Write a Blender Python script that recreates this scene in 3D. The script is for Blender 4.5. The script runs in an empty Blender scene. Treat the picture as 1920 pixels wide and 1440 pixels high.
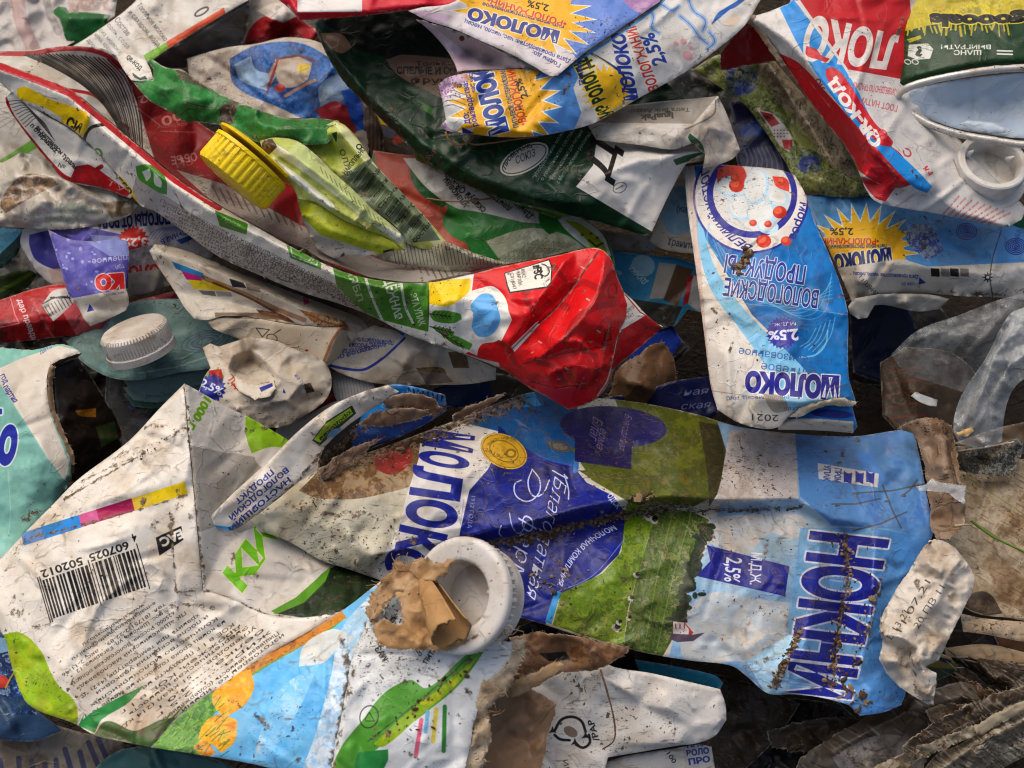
import bpy, math, random
import numpy as np
from mathutils import Vector, Matrix
from mathutils.geometry import delaunay_2d_cdt

SC = bpy.context.scene
COL = SC.collection
# ------------------------------------------------------------------ camera, sky, sun, exposure
TILT = math.radians(24.0)
DIST = 0.42            # metres from the lens to the middle of the heap
FRAME = 0.34           # metres of heap across the picture
AIM = np.array([0.0, 0.0, 0.070])
FWD = np.array([0.0, math.sin(TILT), -math.cos(TILT)])
RGT = np.array([1.0, 0.0, 0.0])
UPV = np.array([0.0, math.cos(TILT), math.sin(TILT)])
EYE = AIM - DIST * FWD
cd = bpy.data.cameras.new('camera')
cam = bpy.data.objects.new('camera', cd)
COL.objects.link(cam)
cam.location = Vector(EYE)
cam.rotation_euler = (TILT, 0, 0)
cd.sensor_width = 36.0
cd.lens = 36.0 * DIST / FRAME
cd.clip_start, cd.clip_end = 0.01, 50.0
cd.dof.use_dof = True
cd.dof.focus_distance = 0.405
cd.dof.aperture_fstop = 20.0
SC.camera = cam

SUN_EL, SUN_AZ = math.radians(52), math.radians(-28)   # azimuth measured from +Y (away from the viewer) towards +X
wd = bpy.data.worlds.new('World'); SC.world = wd; wd.use_nodes = True
wn = wd.node_tree.nodes; wl = wd.node_tree.links
sky = wn.new('ShaderNodeTexSky'); sky.sky_type = 'NISHITA'; sky.sun_disc = False
sky.sun_elevation = SUN_EL; sky.sun_rotation = SUN_AZ
sky.air_density = 1.0; sky.dust_density = 6.0; sky.ozone_density = 0.6
bg = wn['Background']; bg.inputs['Strength'].default_value = 0.115
wl.new(sky.outputs['Color'], bg.inputs['Color'])
sl = bpy.data.lights.new('sun', 'SUN'); sun = bpy.data.objects.new('sun', sl); COL.objects.link(sun)
sl.energy = 1.2; sl.angle = math.radians(62); sl.color = (1.0, 0.965, 0.915)
sd = Vector((math.sin(SUN_AZ) * math.cos(SUN_EL), math.cos(SUN_AZ) * math.cos(SUN_EL), math.sin(SUN_EL)))
sun.rotation_euler = sd.to_track_quat('Z', 'Y').to_euler()
sun.location = (0, 0, 2)
SC.view_settings.view_transform = 'Standard'; SC.view_settings.look = 'None'
SC.view_settings.exposure = 0.22; SC.view_settings.gamma = 1.0
SC.view_settings.use_curve_mapping = False
SC.cycles.max_bounces = 6; SC.cycles.diffuse_bounces = 3; SC.cycles.glossy_bounces = 2; SC.cycles.transparent_max_bounces = 12; SC.cycles.filter_width = 1.1
SC.cycles.use_denoising = True; SC.cycles.denoising_input_passes = 'RGB_ALBEDO_NORMAL'; SC.cycles.denoising_prefilter = 'ACCURATE'

# ------------------------------------------------------------------ layout helpers
def at(px, py, h):
    """point of the heap at height h (mm) above the ground, from the photograph's plan"""
    px = np.asarray(px, float); py = np.asarray(py, float); h = np.asarray(h, float)
    k = FRAME / DIST / 1920.0
    d = (FWD[None] + ((px.ravel() - 960) * k)[:, None] * RGT[None] - ((py.ravel() - 720) * k)[:, None] * UPV[None])
    s = (h.ravel() * 1e-3 - EYE[2]) / d[:, 2]
    return EYE[None] + d * s[:, None]

def hexc(s):
    return tuple(int(s[i:i + 2], 16) / 255.0 for i in (0, 2, 4))
def lin(c):
    return tuple((x / 12.92 if x <= .04045 else ((x + .055) / 1.055) ** 2.4) for x in c)

def hermite(pts, step, closed=True, corner=38):
    """smooth curve through points; keeps sharp corners"""
    P = np.array(pts, float); n = len(P); out = []
    def turn(i):
        a = P[i] - P[i - 1]; b = P[(i + 1) % n] - P[i]
        c = np.dot(a[:2], b[:2]) / (np.linalg.norm(a[:2]) * np.linalg.norm(b[:2]) + 1e-9)
        return math.degrees(math.acos(max(-1, min(1, c))))
    m = n if closed else n - 1
    for i in range(m):
        p, q = P[i], P[(i + 1) % n]; ch = q - p; L = np.linalg.norm(ch[:2])
        t0 = ch; t1 = ch
        if (closed or i > 0) and turn(i) < corner:
            t = q - P[i - 1]; t0 = t / (np.linalg.norm(t[:2]) + 1e-9) * L
        if (closed or i < n - 2) and turn((i + 1) % n) < corner:
            t = P[(i + 2) % n] - p; t1 = t / (np.linalg.norm(t[:2]) + 1e-9) * L
        k = max(1, int(round(L / step)))
        for j in range(k):
            u = j / k; u2, u3 = u * u, u * u * u
            x = (2 * u3 - 3 * u2 + 1) * p + (u3 - 2 * u2 + u) * t0 + (-2 * u3 + 3 * u2) * q + (u3 - u2) * t1
            if P.shape[1] > 2: x[2] = p[2] + (q[2] - p[2]) * u
            out.append(x)
    if not closed: out.append(P[-1])
    return np.array(out)

def inside(poly, pts):
    x, y = pts[:, 0], pts[:, 1]; r = np.zeros(len(pts), bool); n = len(poly)
    for i in range(n):
        x0, y0 = poly[i - 1, :2]; x1, y1 = poly[i, :2]
        if y0 == y1: continue
        m = ((y0 > y) != (y1 > y)) & (x < (x1 - x0) * (y - y0) / (y1 - y0) + x0)
        r ^= m
    return r

def segdist(line, pts, closed=False):
    d = np.full(len(pts), 1e9); L = [tuple(p[:2]) for p in line]
    if closed: L = L + [L[0]]
    for a, b in zip(L[:-1], L[1:]):
        a = np.array(a); b = np.array(b); e = b - a; ll = max(1e-9, e @ e)
        t = np.clip(((pts - a) @ e) / ll, 0, 1)
        d = np.minimum(d, np.hypot(*(pts - a - t[:, None] * e).T))
    return d

def cdt(V, edges, face):
    """triangles inside the outline; y is flipped so that faces look at the viewer"""
    v2 = [Vector((p[0], -p[1])) for p in V]
    ov, oe, of, iv, ie, if_ = delaunay_2d_cdt(v2, edges, [face], 1, 1e-4)
    W = np.array([(p.x, -p.y) for p in ov])
    src = np.array([(o[0] if o else -1) for o in iv])
    tr = np.array([f for f in of if len(f) == 3], int).reshape(-1, 3)
    return W, src, tr

def tin(V, H, tris, pts):
    out = np.full(len(pts), np.nan)
    for t in tris:
        a, b, c = V[t[0]], V[t[1]], V[t[2]]
        lo = np.minimum(np.minimum(a, b), c) - .01; hi = np.maximum(np.maximum(a, b), c) + .01
        m = np.where((pts[:, 0] >= lo[0]) & (pts[:, 0] <= hi[0]) & (pts[:, 1] >= lo[1]) & (pts[:, 1] <= hi[1]))[0]
        if not len(m): continue
        den = (b[1] - c[1]) * (a[0] - c[0]) + (c[0] - b[0]) * (a[1] - c[1])
        if abs(den) < 1e-9: continue
        q = pts[m]
        l0 = ((b[1] - c[1]) * (q[:, 0] - c[0]) + (c[0] - b[0]) * (q[:, 1] - c[1])) / den
        l1 = ((c[1] - a[1]) * (q[:, 0] - c[0]) + (a[0] - c[0]) * (q[:, 1] - c[1])) / den
        l2 = 1 - l0 - l1
        k = (l0 > -1e-3) & (l1 > -1e-3) & (l2 > -1e-3)
        out[m[k]] = l0[k] * H[t[0]] + l1[k] * H[t[1]] + l2[k] * H[t[2]]
    bad = np.where(np.isnan(out))[0]
    if len(bad):
        for i in bad:
            out[i] = H[np.argmin(((V - pts[i]) ** 2).sum(1))]
    return out

class Tin:
    def __init__(self, pts3, edges, nface):
        P = np.array(pts3, float)
        W, src, tr = cdt(P[:, :2], edges, list(range(nface)))
        H = np.full(len(W), np.nan); k = src >= 0; H[k] = P[src[k], 2]
        for i in np.where(~k)[0]:
            j = np.argsort(((W[k] - W[i]) ** 2).sum(1))[:2]; H[i] = H[np.where(k)[0][j]].mean()
        self.V, self.H, self.T = W, H, tr
    def __call__(self, pts):
        return tin(self.V, self.H, self.T, np.asarray(pts, float).reshape(-1, 2))

# ------------------------------------------------------------------ printed artwork (drawn into a sheet of its own)
_FO = bpy.data.objects.new('lettering', bpy.data.curves.new('lettering', 'FONT'))
_GL = {}
def glyphs(s, bold):
    key = (s, bold)
    if key not in _GL:
        cu = _FO.data; cu.body = s; cu.resolution_u = 3; cu.offset = bold
        me = bpy.data.meshes.new_from_object(_FO)
        v = np.array([x.co[:2] for x in me.vertices], float).reshape(-1, 2)
        ed = []
        for p in me.polygons:
            q = list(p.vertices); ar = sum(v[q[i - 1], 0] * v[q[i], 1] - v[q[i], 0] * v[q[i - 1], 1] for i in range(len(q)))
            if ar < 0: q = q[::-1]
            ed += [(q[i - 1], q[i]) for i in range(len(q))]
        ed = np.array(ed, int).reshape(-1, 2)
        bpy.data.meshes.remove(me)
        _GL[key] = (v, ed)
    return _GL[key]

def vnoise(w, h, cell, rng):
    gx, gy = int(w / cell) + 3, int(h / cell) + 3
    g = rng.random((gy, gx)); X = np.arange(w) / cell; Y = np.arange(h) / cell
    xi = X.astype(int); yi = Y.astype(int); fx = X - xi; fy = (Y - yi)[:, None]
    fx = fx * fx * (3 - 2 * fx); fy = fy * fy * (3 - 2 * fy)
    a = g[yi][:, xi]; b = g[yi][:, xi + 1]; c = g[yi + 1][:, xi]; d = g[yi + 1][:, xi + 1]
    return (a * (1 - fx) + b * fx) * (1 - fy) + (c * (1 - fx) + d * fx) * fy

class Art:
    def __init__(self, box, base, s=1.0, seed=0):
        self.x0, self.y0, x1, y1 = box; self.s = s
        self.w = max(8, int((x1 - self.x0) * s)); self.h = max(8, int((y1 - self.y0) * s))
        self.box = (self.x0, self.y0, self.x0 + self.w / s, self.y0 + self.h / s)
        self.im = np.empty((self.h, self.w, 3), np.float32); self.im[:] = hexc(base)
        self.rng = np.random.default_rng(seed + 5)
    def _px(self, p):
        p = np.array(p, float)[:, :2]; return (p - (self.x0, self.y0)) * self.s
    def _mask(self, V, E, ss=3, winding=False):
        """coverage of an edge set (even-odd, or by winding), V in texture pixels"""
        lo = np.floor(V.min(0)).astype(int) - 1; hi = np.ceil(V.max(0)).astype(int) + 2
        lo = np.maximum(lo, 0); hi = np.minimum(hi, (self.w, self.h))
        if (hi <= lo).any(): return None
        W, H = (hi - lo) * ss
        A = (V[E[:, 0]] - lo) * ss; B = (V[E[:, 1]] - lo) * ss
        sw = A[:, 1] > B[:, 1]; sg = np.where(sw, -1, 1); A[sw], B[sw] = B[sw].copy(), A[sw].copy()
        r0 = np.clip(np.ceil(A[:, 1] - .5), 0, H).astype(int); r1 = np.clip(np.ceil(B[:, 1] - .5), 0, H).astype(int)
        n = np.maximum(r1 - r0, 0)
        if n.sum() == 0: return None
        idx = np.repeat(np.arange(len(n)), n)
        row = np.arange(n.sum()) - np.repeat(np.cumsum(n) - n, n) + r0[idx]
        t = (row + .5 - A[idx, 1]) / (B[idx, 1] - A[idx, 1])
        x = np.clip(np.round(A[idx, 0] + t * (B[idx, 0] - A[idx, 0])), 0, W).astype(int)
        D = np.zeros((H, W + 1), np.int32)
        if winding: np.add.at(D, (row, x), sg[idx]); return lo, (np.cumsum(D, 1)[:, :W] != 0).astype(np.float32).reshape(H // ss, ss, W // ss, ss).mean((1, 3))
        o = np.lexsort((x, row)); row, x = row[o], x[o]
        rank = np.arange(len(row)) - np.searchsorted(row, row)
        np.add.at(D, (row, x), np.where(rank % 2 == 0, 1, -1))
        M = (np.cumsum(D, 1)[:, :W] > 0).astype(np.float32)
        M = M.reshape(H // ss, ss, W // ss, ss).mean((1, 3))
        return lo, M
    def _blend(self, lo, M, col, a=1.0):
        h, w = M.shape; sub = self.im[lo[1]:lo[1] + h, lo[0]:lo[0] + w]
        m = (M * a)[..., None]
        sub[:] = sub * (1 - m) + (np.array(hexc(col), np.float32) if isinstance(col, str) else col) * m
    def P(self, pts, col, a=1.0, sm=False):
        if sm: pts = hermite([p[:2] for p in pts], 4, True, 70)
        V = self._px(pts); n = len(V)
        r = self._mask(V, np.stack([np.arange(n), (np.arange(n) + 1) % n], 1), 2)
        if r: self._blend(r[0], r[1], col, a)
    def E(self, cx, cy, rx, ry, rot, col, a=1.0, n=48):
        t = np.linspace(0, 2 * math.pi, n, endpoint=False); c, s = math.cos(math.radians(rot)), math.sin(math.radians(rot))
        x, y = rx * np.cos(t), ry * np.sin(t)
        self.P(np.stack([cx + x * c - y * s, cy + x * s + y * c], 1), col, a)
    def ring(self, cx, cy, rx, ry, rot, w, col):
        t = np.linspace(0, 2 * math.pi, 60); c, s = math.cos(math.radians(rot)), math.sin(math.radians(rot))
        x, y = rx * np.cos(t), ry * np.sin(t)
        self.L(np.stack([cx + x * c - y * s, cy + x * s + y * c], 1), w, col)
    def L(self, pts, w, col, a=1.0, sm=False):
        if sm: pts = hermite([p[:2] for p in pts], 5, False, 170)
        V = self._px(pts); w = w * self.s
        lo = np.maximum(np.floor(V.min(0) - w - 1).astype(int), 0); hi = np.minimum(np.ceil(V.max(0) + w + 2).astype(int), (self.w, self.h))
        if (hi <= lo).any(): return
        M = np.zeros((hi[1] - lo[1], hi[0] - lo[0]), np.float32)
        for p, q in zip(V[:-1], V[1:]):
            l2 = np.maximum(np.floor(np.minimum(p, q) - w - 1).astype(int), lo); h2 = np.minimum(np.ceil(np.maximum(p, q) + w + 2).astype(int), hi)
            if (h2 <= l2).any(): continue
            X, Y = np.meshgrid(np.arange(l2[0], h2[0]) + .5, np.arange(l2[1], h2[1]) + .5)
            e = q - p; ll = max(1e-9, e @ e); t = np.clip(((X - p[0]) * e[0] + (Y - p[1]) * e[1]) / ll, 0, 1)
            d = np.hypot(X - p[0] - t * e[0], Y - p[1] - t * e[1])
            sub = M[l2[1] - lo[1]:h2[1] - lo[1], l2[0] - lo[0]:h2[0] - lo[0]]
            np.maximum(sub, np.clip(w / 2 - d + .5, 0, 1) * min(1, w), out=sub)
        self._blend(lo, M, col, a)
    def T(self, s, x0, y0, x1, y1, h, col, ol=None, ow=0, bold=0.0, shear=0.0, h2=None, arc=0.0, a=1.0, trap=0.0):
        """lettering on the line (x0,y0)->(x1,y1); h = height of a capital; arc = bulge of the line towards the letters' tops"""
        v, ed = glyphs(s, bold)
        if len(ed) == 0: return
        mn, mx = v[:, 0].min(), v[:, 0].max()
        u = (v[:, 0] - mn) / max(1e-6, mx - mn); t = v[:, 1] / 0.729
        d = np.array([x1 - x0, y1 - y0], float); L = np.linalg.norm(d); d /= L; up = np.array([d[1], -d[0]])
        hh = h + ((h2 if h2 is not None else h) - h) * u
        Q = np.array([x0, y0])[None] + (u * L + shear * t * hh)[:, None] * d + (t * hh + arc * 4 * u * (1 - u))[:, None] * up
        if trap:                       # letters fan out from an arched line
            Q = Q + (trap * t * (u - .5) * L)[:, None] * d
        V = (Q - (self.x0, self.y0)) * self.s
        r = self._mask(V, ed, 4 if h * self.s < 40 else 3, True)
        if not r: return
        lo, M = r
        if ol:
            k = ow * self.s; R = int(math.ceil(k)); Mp = np.pad(M, R); D = np.zeros_like(Mp)
            for dy in range(-R, R + 1):
                for dx in range(-R, R + 1):
                    q = k + .5 - math.hypot(dx, dy)
                    if q <= 0: continue
                    D = np.maximum(D, np.roll(np.roll(Mp, dy, 0), dx, 1) * min(1, q))
            l2 = np.array(lo) - R; c0 = np.maximum(-l2, 0); h2_, w2_ = D.shape
            e0 = np.minimum((self.w - l2[0], self.h - l2[1]), (w2_, h2_))
            self._blend(l2 + c0, D[c0[1]:e0[1], c0[0]:e0[0]], ol, a)
        self._blend(lo, M, col, a)
    def lines(self, strs, x0, y0, x1, y1, h, gap, col, **k):
        d = np.array([x1 - x0, y1 - y0], float); d /= np.linalg.norm(d); dn = np.array([-d[1], d[0]]); full = max(len(s) for s in strs)
        for i, s in enumerate(strs):
            f = max(.15, len(s) / full); o = dn * gap * i
            self.T(s, x0 + o[0], y0 + o[1], x0 + o[0] + (x1 - x0) * f, y0 + o[1] + (y1 - y0) * f, h, col, **k)
    def burst(self, cx, cy, ri, ro, n, col, a0=0.0, sq=1.0, rot=0.0):
        pts = []; c, s = math.cos(math.radians(rot)), math.sin(math.radians(rot))
        for i in range(2 * n):
            r = ro if i % 2 == 0 else ri; t = a0 + math.pi * i / n
            x, y = r * math.cos(t), r * math.sin(t) * sq; pts.append((cx + x * c - y * s, cy + x * s + y * c))
        self.P(pts, col)
    def paint(self, pts, cols, cell=14, a=1.0, sm=True, stretch=1.0):
        """brushy fill: several inks broken up by noise"""
        if sm: pts = hermite([p[:2] for p in pts], 4, True, 70)
        V = self._px(pts); n = len(V); r = self._mask(V, np.stack([np.arange(n), (np.arange(n) + 1) % n], 1), 2)
        if not r: return
        lo, M = r; h, w = M.shape
        N = sum(vnoise(w, h, max(1.3, cell * self.s * f_), self.rng) * g_ for f_, g_ in ((1.6, .36), (.7, .28), (.3, .2), (.12, .16)))
        N = np.clip((N - .24) / .52, 0, .999) * (len(cols) - 1); i = N.astype(int); f = np.clip((N - i) * 1.3 - .15, 0, 1)[..., None]
        C = np.array([hexc(c) for c in cols], np.float32)
        self._blend(lo, M, C[i] * (1 - f) + C[np.minimum(i + 1, len(cols) - 1)] * f, a)
    def image(self, name):
        im = bpy.data.images.new(name, self.w, self.h)
        g = np.clip(self.im, 0, 1) ** 1.16 * (1 + (self.rng.random((self.h, self.w, 1)).astype(np.float32) - .5) * .03)
        buf = np.ones((self.h, self.w, 4), np.float32); buf[..., :3] = np.clip(g, 0, 1)[::-1]
        im.pixels.foreach_set(buf.ravel()); im.update(); im.pack()
        return im
# ------------------------------------------------------------------ materials
def _ng_grime():
    g = bpy.data.node_groups.new('grime', 'ShaderNodeTree'); I = g.interface
    for n, t, d in (('Color', 'NodeSocketColor', (.8, .8, .8, 1)), ('Specks', 'NodeSocketFloat', .5), ('Film', 'NodeSocketFloat', .4), ('Wear', 'NodeSocketFloat', .5), ('Seed', 'NodeSocketFloat', 0.)):
        s = I.new_socket(n, in_out='INPUT', socket_type=t); s.default_value = d
    for n, t in (('Color', 'NodeSocketColor'), ('Matte', 'NodeSocketFloat'), ('Height', 'NodeSocketFloat')):
        I.new_socket(n, in_out='OUTPUT', socket_type=t)
    N, L = g.nodes, g.links
    gi = N.new('NodeGroupInput'); go = N.new('NodeGroupOutput')
    tc = N.new('ShaderNodeTexCoord'); ad = N.new('ShaderNodeVectorMath'); ad.operation = 'ADD'
    L.new(tc.outputs['Object'], ad.inputs[0]); L.new(gi.outputs['Seed'], ad.inputs[1])
    def noise(scale, det=3, rough=.55, vec=None, dist=0):
        n = N.new('ShaderNodeTexNoise'); n.inputs['Scale'].default_value = scale; n.inputs['Detail'].default_value = det
        n.inputs['Roughness'].default_value = rough; n.inputs['Distortion'].default_value = dist
        L.new(vec or ad.outputs[0], n.inputs['Vector']); return n.outputs['Fac']
    def val(x, sock):
        if isinstance(x, (int, float)): sock.default_value = x
        else: L.new(x, sock)
    def m(op, a, b=0., c=0., clamp=False):
        n = N.new('ShaderNodeMath'); n.operation = op; n.use_clamp = clamp
        val(a, n.inputs[0]); val(b, n.inputs[1]); val(c, n.inputs[2]); return n.outputs[0]
    def ss(x, lo, hi):
        n = N.new('ShaderNodeMapRange'); n.interpolation_type = 'SMOOTHSTEP'
        val(x, n.inputs['Value']); val(lo, n.inputs['From Min']); val(hi, n.inputs['From Max']); return n.outputs[0]
    def mix(f, a, b):
        n = N.new('ShaderNodeMix'); n.data_type = 'RGBA'; val(f, n.inputs['Factor'])
        (L.new(a, n.inputs['A']) if not isinstance(a, tuple) else setattr(n.inputs['A'], 'default_value', a + (1,)))
        (L.new(b, n.inputs['B']) if not isinstance(b, tuple) else setattr(n.inputs['B'], 'default_value', b + (1,)))
        return n.outputs['Result']
    def attr(nm):
        a = N.new('ShaderNodeAttribute'); a.attribute_name = nm; return a.outputs['Fac']
    # stretched coordinates for dragged smears
    mp = N.new('ShaderNodeMapping'); mp.inputs['Rotation'].default_value = (0, 0, .6); mp.inputs['Scale'].default_value = (1, 5.5, 1)
    L.new(ad.outputs[0], mp.inputs['Vector'])
    reg = ss(noise(38, 2), .36, .66)
    tone = noise(210, 4, .6)
    filmn = ss(noise(95, 4, .68), .34, .78)
    film = m('MULTIPLY', m('ADD', m('MULTIPLY', filmn, 1.6), .08), m('MULTIPLY', gi.outputs['Film'], m('ADD', m('MULTIPLY', reg, .6), .55)), clamp=True)
    ml = N.new('ShaderNodeVectorMath'); ml.operation = 'MULTIPLY_ADD'; L.new(gi.outputs['Color'], ml.inputs[0]); ml.inputs[1].default_value = (.60, .475, .33); ml.inputs[2].default_value = (.018, .013, .008)
    c = mix(film, gi.outputs['Color'], ml.outputs[0])
    # creases of crumpled board: a broken net of fold lines
    wv = N.new('ShaderNodeTexNoise'); wv.inputs['Scale'].default_value = 60; wv.inputs['Detail'].default_value = 3; L.new(ad.outputs[0], wv.inputs['Vector'])
    wm = N.new('ShaderNodeVectorMath'); wm.operation = 'MULTIPLY_ADD'; L.new(wv.outputs['Color'], wm.inputs[0]); wm.inputs[1].default_value = (.016, .016, .016); L.new(ad.outputs[0], wm.inputs[2])
    def crack(scale, wdt):
        v = N.new('ShaderNodeTexVoronoi'); v.feature = 'DISTANCE_TO_EDGE'; v.inputs['Scale'].default_value = scale; L.new(wm.outputs[0], v.inputs['Vector'])
        return m('SUBTRACT', 1.0, ss(v.outputs['Distance'], 0.0, wdt))
    brk = ss(noise(70, 2), .46, .60)
    cr = m('MULTIPLY', m('MAXIMUM', crack(46, .035), m('MULTIPLY', crack(130, .05), .55)), brk)
    # dragged smears
    sm = ss(noise(170, 3.5, .64, mp.outputs[0]), m('SUBTRACT', .67, m('MULTIPLY', gi.outputs['Specks'], .10)), m('SUBTRACT', .78, m('MULTIPLY', gi.outputs['Specks'], .08)))
    smr = m('MULTIPLY', sm, m('ADD', m('MULTIPLY', reg, .62), .16))
    c = mix(smr, c, (.12, .078, .048))
    st = noise(33, 3, .5); stn = m('MULTIPLY', m('MULTIPLY', ss(st, .56, .60), m('SUBTRACT', 1.25, ss(st, .60, .74))), m('MULTIPLY', gi.outputs['Film'], .85))
    ml2 = N.new('ShaderNodeVectorMath'); ml2.operation = 'MULTIPLY_ADD'; L.new(c, ml2.inputs[0]); ml2.inputs[1].default_value = (.52, .38, .24); ml2.inputs[2].default_value = (.012, .008, .004)
    c = mix(stn, c, ml2.outputs[0])
    # scuffs: ink rubbed pale
    sc_ = ss(noise(420, 3, .7, mp.outputs[0]), .70, .76)
    c = mix(m('MULTIPLY', m('MULTIPLY', sc_, gi.outputs['Wear']), .5), c, (.55, .52, .47))
    crd = m('MULTIPLY', m('MULTIPLY', cr, m('ADD', m('MULTIPLY', gi.outputs['Specks'], .55), .08)), ss(noise(340, 3), .40, .58))
    c = mix(crd, c, (.10, .066, .04))
    # crumbs of soil stuck to the print
    k = m('MULTIPLY', m('ADD', m('MULTIPLY', ss(noise(21, 3, .6), .42, .68), 1.05), .10), gi.outputs['Specks'])
    s1 = noise(620, 2.5, .6, dist=.4)
    sp1 = ss(s1, m('SUBTRACT', .735, m('MULTIPLY', k, .145)), m('SUBTRACT', .765, m('MULTIPLY', k, .14)))
    mp2 = N.new('ShaderNodeMapping'); mp2.inputs['Rotation'].default_value = (0, 0, -.9); mp2.inputs['Scale'].default_value = (1, 2.6, 1); L.new(ad.outputs[0], mp2.inputs['Vector'])
    s2 = noise(1050, 2, .55, mp2.outputs[0])
    sp2 = ss(s2, m('SUBTRACT', .745, m('MULTIPLY', k, .15)), m('SUBTRACT', .785, m('MULTIPLY', k, .15)))
    sp = m('MAXIMUM', sp1, m('MULTIPLY', sp2, .8))
    dark = mix(ss(tone, .35, .65), (.028, .017, .010), (.115, .070, .040))
    c = mix(m('MULTIPLY', sp, .9), c, dark)
    # worn edges and dirt caught in creases
    e = m('MULTIPLY', ss(m('ADD', attr('edge'), m('MULTIPLY', m('SUBTRACT', noise(330, 3, .65), .5), 1.5)), .62, .95), gi.outputs['Wear'])
    c = mix(m('MULTIPLY', e, .75), c, mix(ss(noise(260, 3), .42, .6), (.47, .42, .34), (.13, .09, .06)))
    gr = ss(m('ADD', attr('grime'), m('MULTIPLY', m('SUBTRACT', noise(430, 3.5, .7), .5), 1.9)), .55, .85)
    c = mix(m('MULTIPLY', gr, .93), c, mix(ss(noise(800, 3, .6), .40, .62), (.040, .025, .014), (.21, .14, .082)))
    L.new(c, go.inputs['Color'])
    mt = m('MAXIMUM', m('MAXIMUM', sp, gr), m('MULTIPLY', m('MAXIMUM', film, smr), .7))
    L.new(mt, go.inputs['Matte'])
    hgt = m('ADD', m('ADD', m('MULTIPLY', m('MAXIMUM', sp, gr), .5), m('MULTIPLY', cr, .55)), m('ADD', m('MULTIPLY', noise(260, 3, .6), .45), m('MULTIPLY', noise(900, 2), .10)))
    L.new(hgt, go.inputs['Height'])
    return g
GRIME = _ng_grime()
_seed = [0]

def material(name, color=(.7, .7, .7), image=None, rough=.33, spec=.35, specks=.5, film=.35, wear=.5, metal=0., bump=.35, dist=.0008):
    mt = bpy.data.materials.new(name); mt.use_nodes = True; N, L = mt.node_tree.nodes, mt.node_tree.links
    b = N['Principled BSDF']; g = N.new('ShaderNodeGroup'); g.node_tree = GRIME
    _seed[0] += 1; g.inputs['Seed'].default_value = (_seed[0] * .7317) % 9.7
    g.inputs['Specks'].default_value = specks; g.inputs['Film'].default_value = film; g.inputs['Wear'].default_value = wear
    if image is not None:
        t = N.new('ShaderNodeTexImage'); t.image = image; t.extension = 'EXTEND'; L.new(t.outputs['Color'], g.inputs['Color'])
    else: g.inputs['Color'].default_value = tuple(lin(hexc(color)) if isinstance(color, str) else color) + (1,)
    L.new(g.outputs['Color'], b.inputs['Base Color'])
    r = N.new('ShaderNodeMapRange'); L.new(g.outputs['Matte'], r.inputs['Value']); r.inputs['To Min'].default_value = rough; r.inputs['To Max'].default_value = .85
    L.new(r.outputs[0], b.inputs['Roughness'])
    b.inputs['Specular IOR Level'].default_value = spec * .72; b.inputs['Metallic'].default_value = metal
    bp = N.new('ShaderNodeBump'); bp.inputs['Strength'].default_value = bump; bp.inputs['Distance'].default_value = dist
    L.new(g.outputs['Height'], bp.inputs['Height']); L.new(bp.outputs[0], b.inputs['Normal'])
    return mt

PULP = material('torn_pulp', 'b8a183', rough=.9, spec=.1, specks=.75, film=.7, bump=.8, dist=.001)
PAPER = material('cut_paper_edge', 'd6ccbb', rough=.8, spec=.15, specks=.7, film=.8, bump=.6)
FOILBACK = material('lining', 'b9b6ae', rough=.45, spec=.4, specks=.6, film=.6)
MUD = material('mud', (.028, .021, .016), rough=.9, spec=.2, specks=.9, film=.9, bump=1., dist=.003)

def clear_film(name, haze=.08, tint=(.93, .95, .95)):
    mt = bpy.data.materials.new(name); mt.use_nodes = True; N, L = mt.node_tree.nodes, mt.node_tree.links
    for n in list(N): N.remove(n)
    o = N.new('ShaderNodeOutputMaterial'); tr = N.new('ShaderNodeBsdfTransparent'); tr.inputs[0].default_value = tint + (1,)
    df = N.new('ShaderNodeBsdfPrincipled'); df.inputs['Base Color'].default_value = (.78, .79, .78, 1); df.inputs['Roughness'].default_value = .10
    df.inputs['Specular IOR Level'].default_value = .8
    tc = N.new('ShaderNodeTexCoord'); n1 = N.new('ShaderNodeTexNoise'); n1.inputs['Scale'].default_value = 120; n1.inputs['Detail'].default_value = 6; n1.inputs['Roughness'].default_value = .65
    L.new(tc.outputs['Object'], n1.inputs['Vector'])
    mr = N.new('ShaderNodeMapRange'); mr.inputs['From Min'].default_value = .4; mr.inputs['From Max'].default_value = .85; mr.inputs['To Min'].default_value = haze; mr.inputs['To Max'].default_value = min(1, haze + .2)
    L.new(n1.outputs['Fac'], mr.inputs['Value'])
    lw = N.new('ShaderNodeLayerWeight'); lw.inputs['Blend'].default_value = .35
    mx = N.new('ShaderNodeMath'); mx.operation = 'MULTIPLY_ADD'; mx.inputs[1].default_value = .16; mx.use_clamp = True
    L.new(lw.outputs['Facing'], mx.inputs[0]); L.new(mr.outputs[0], mx.inputs[2])
    bp = N.new('ShaderNodeBump'); bp.inputs['Strength'].default_value = .8; bp.inputs['Distance'].default_value = .0015; L.new(n1.outputs['Fac'], bp.inputs['Height']); L.new(bp.outputs[0], df.inputs['Normal'])
    ms = N.new('ShaderNodeMixShader'); L.new(mx.outputs[0], ms.inputs[0]); L.new(tr.outputs[0], ms.inputs[1]); L.new(df.outputs[0], ms.inputs[2]); L.new(ms.outputs[0], o.inputs[0])
    return mt

# ------------------------------------------------------------------ things and their parts
SURF = {}
def thing(name, label, cat, px, py, h=0, group=None):
    o = bpy.data.objects.new(name, None); COL.objects.link(o); o.empty_display_size = .01
    o.location = Vector(at([px], [py], [h])[0]); o['label'] = label; o['category'] = cat
    if group: o['group'] = group
    return o

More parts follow.
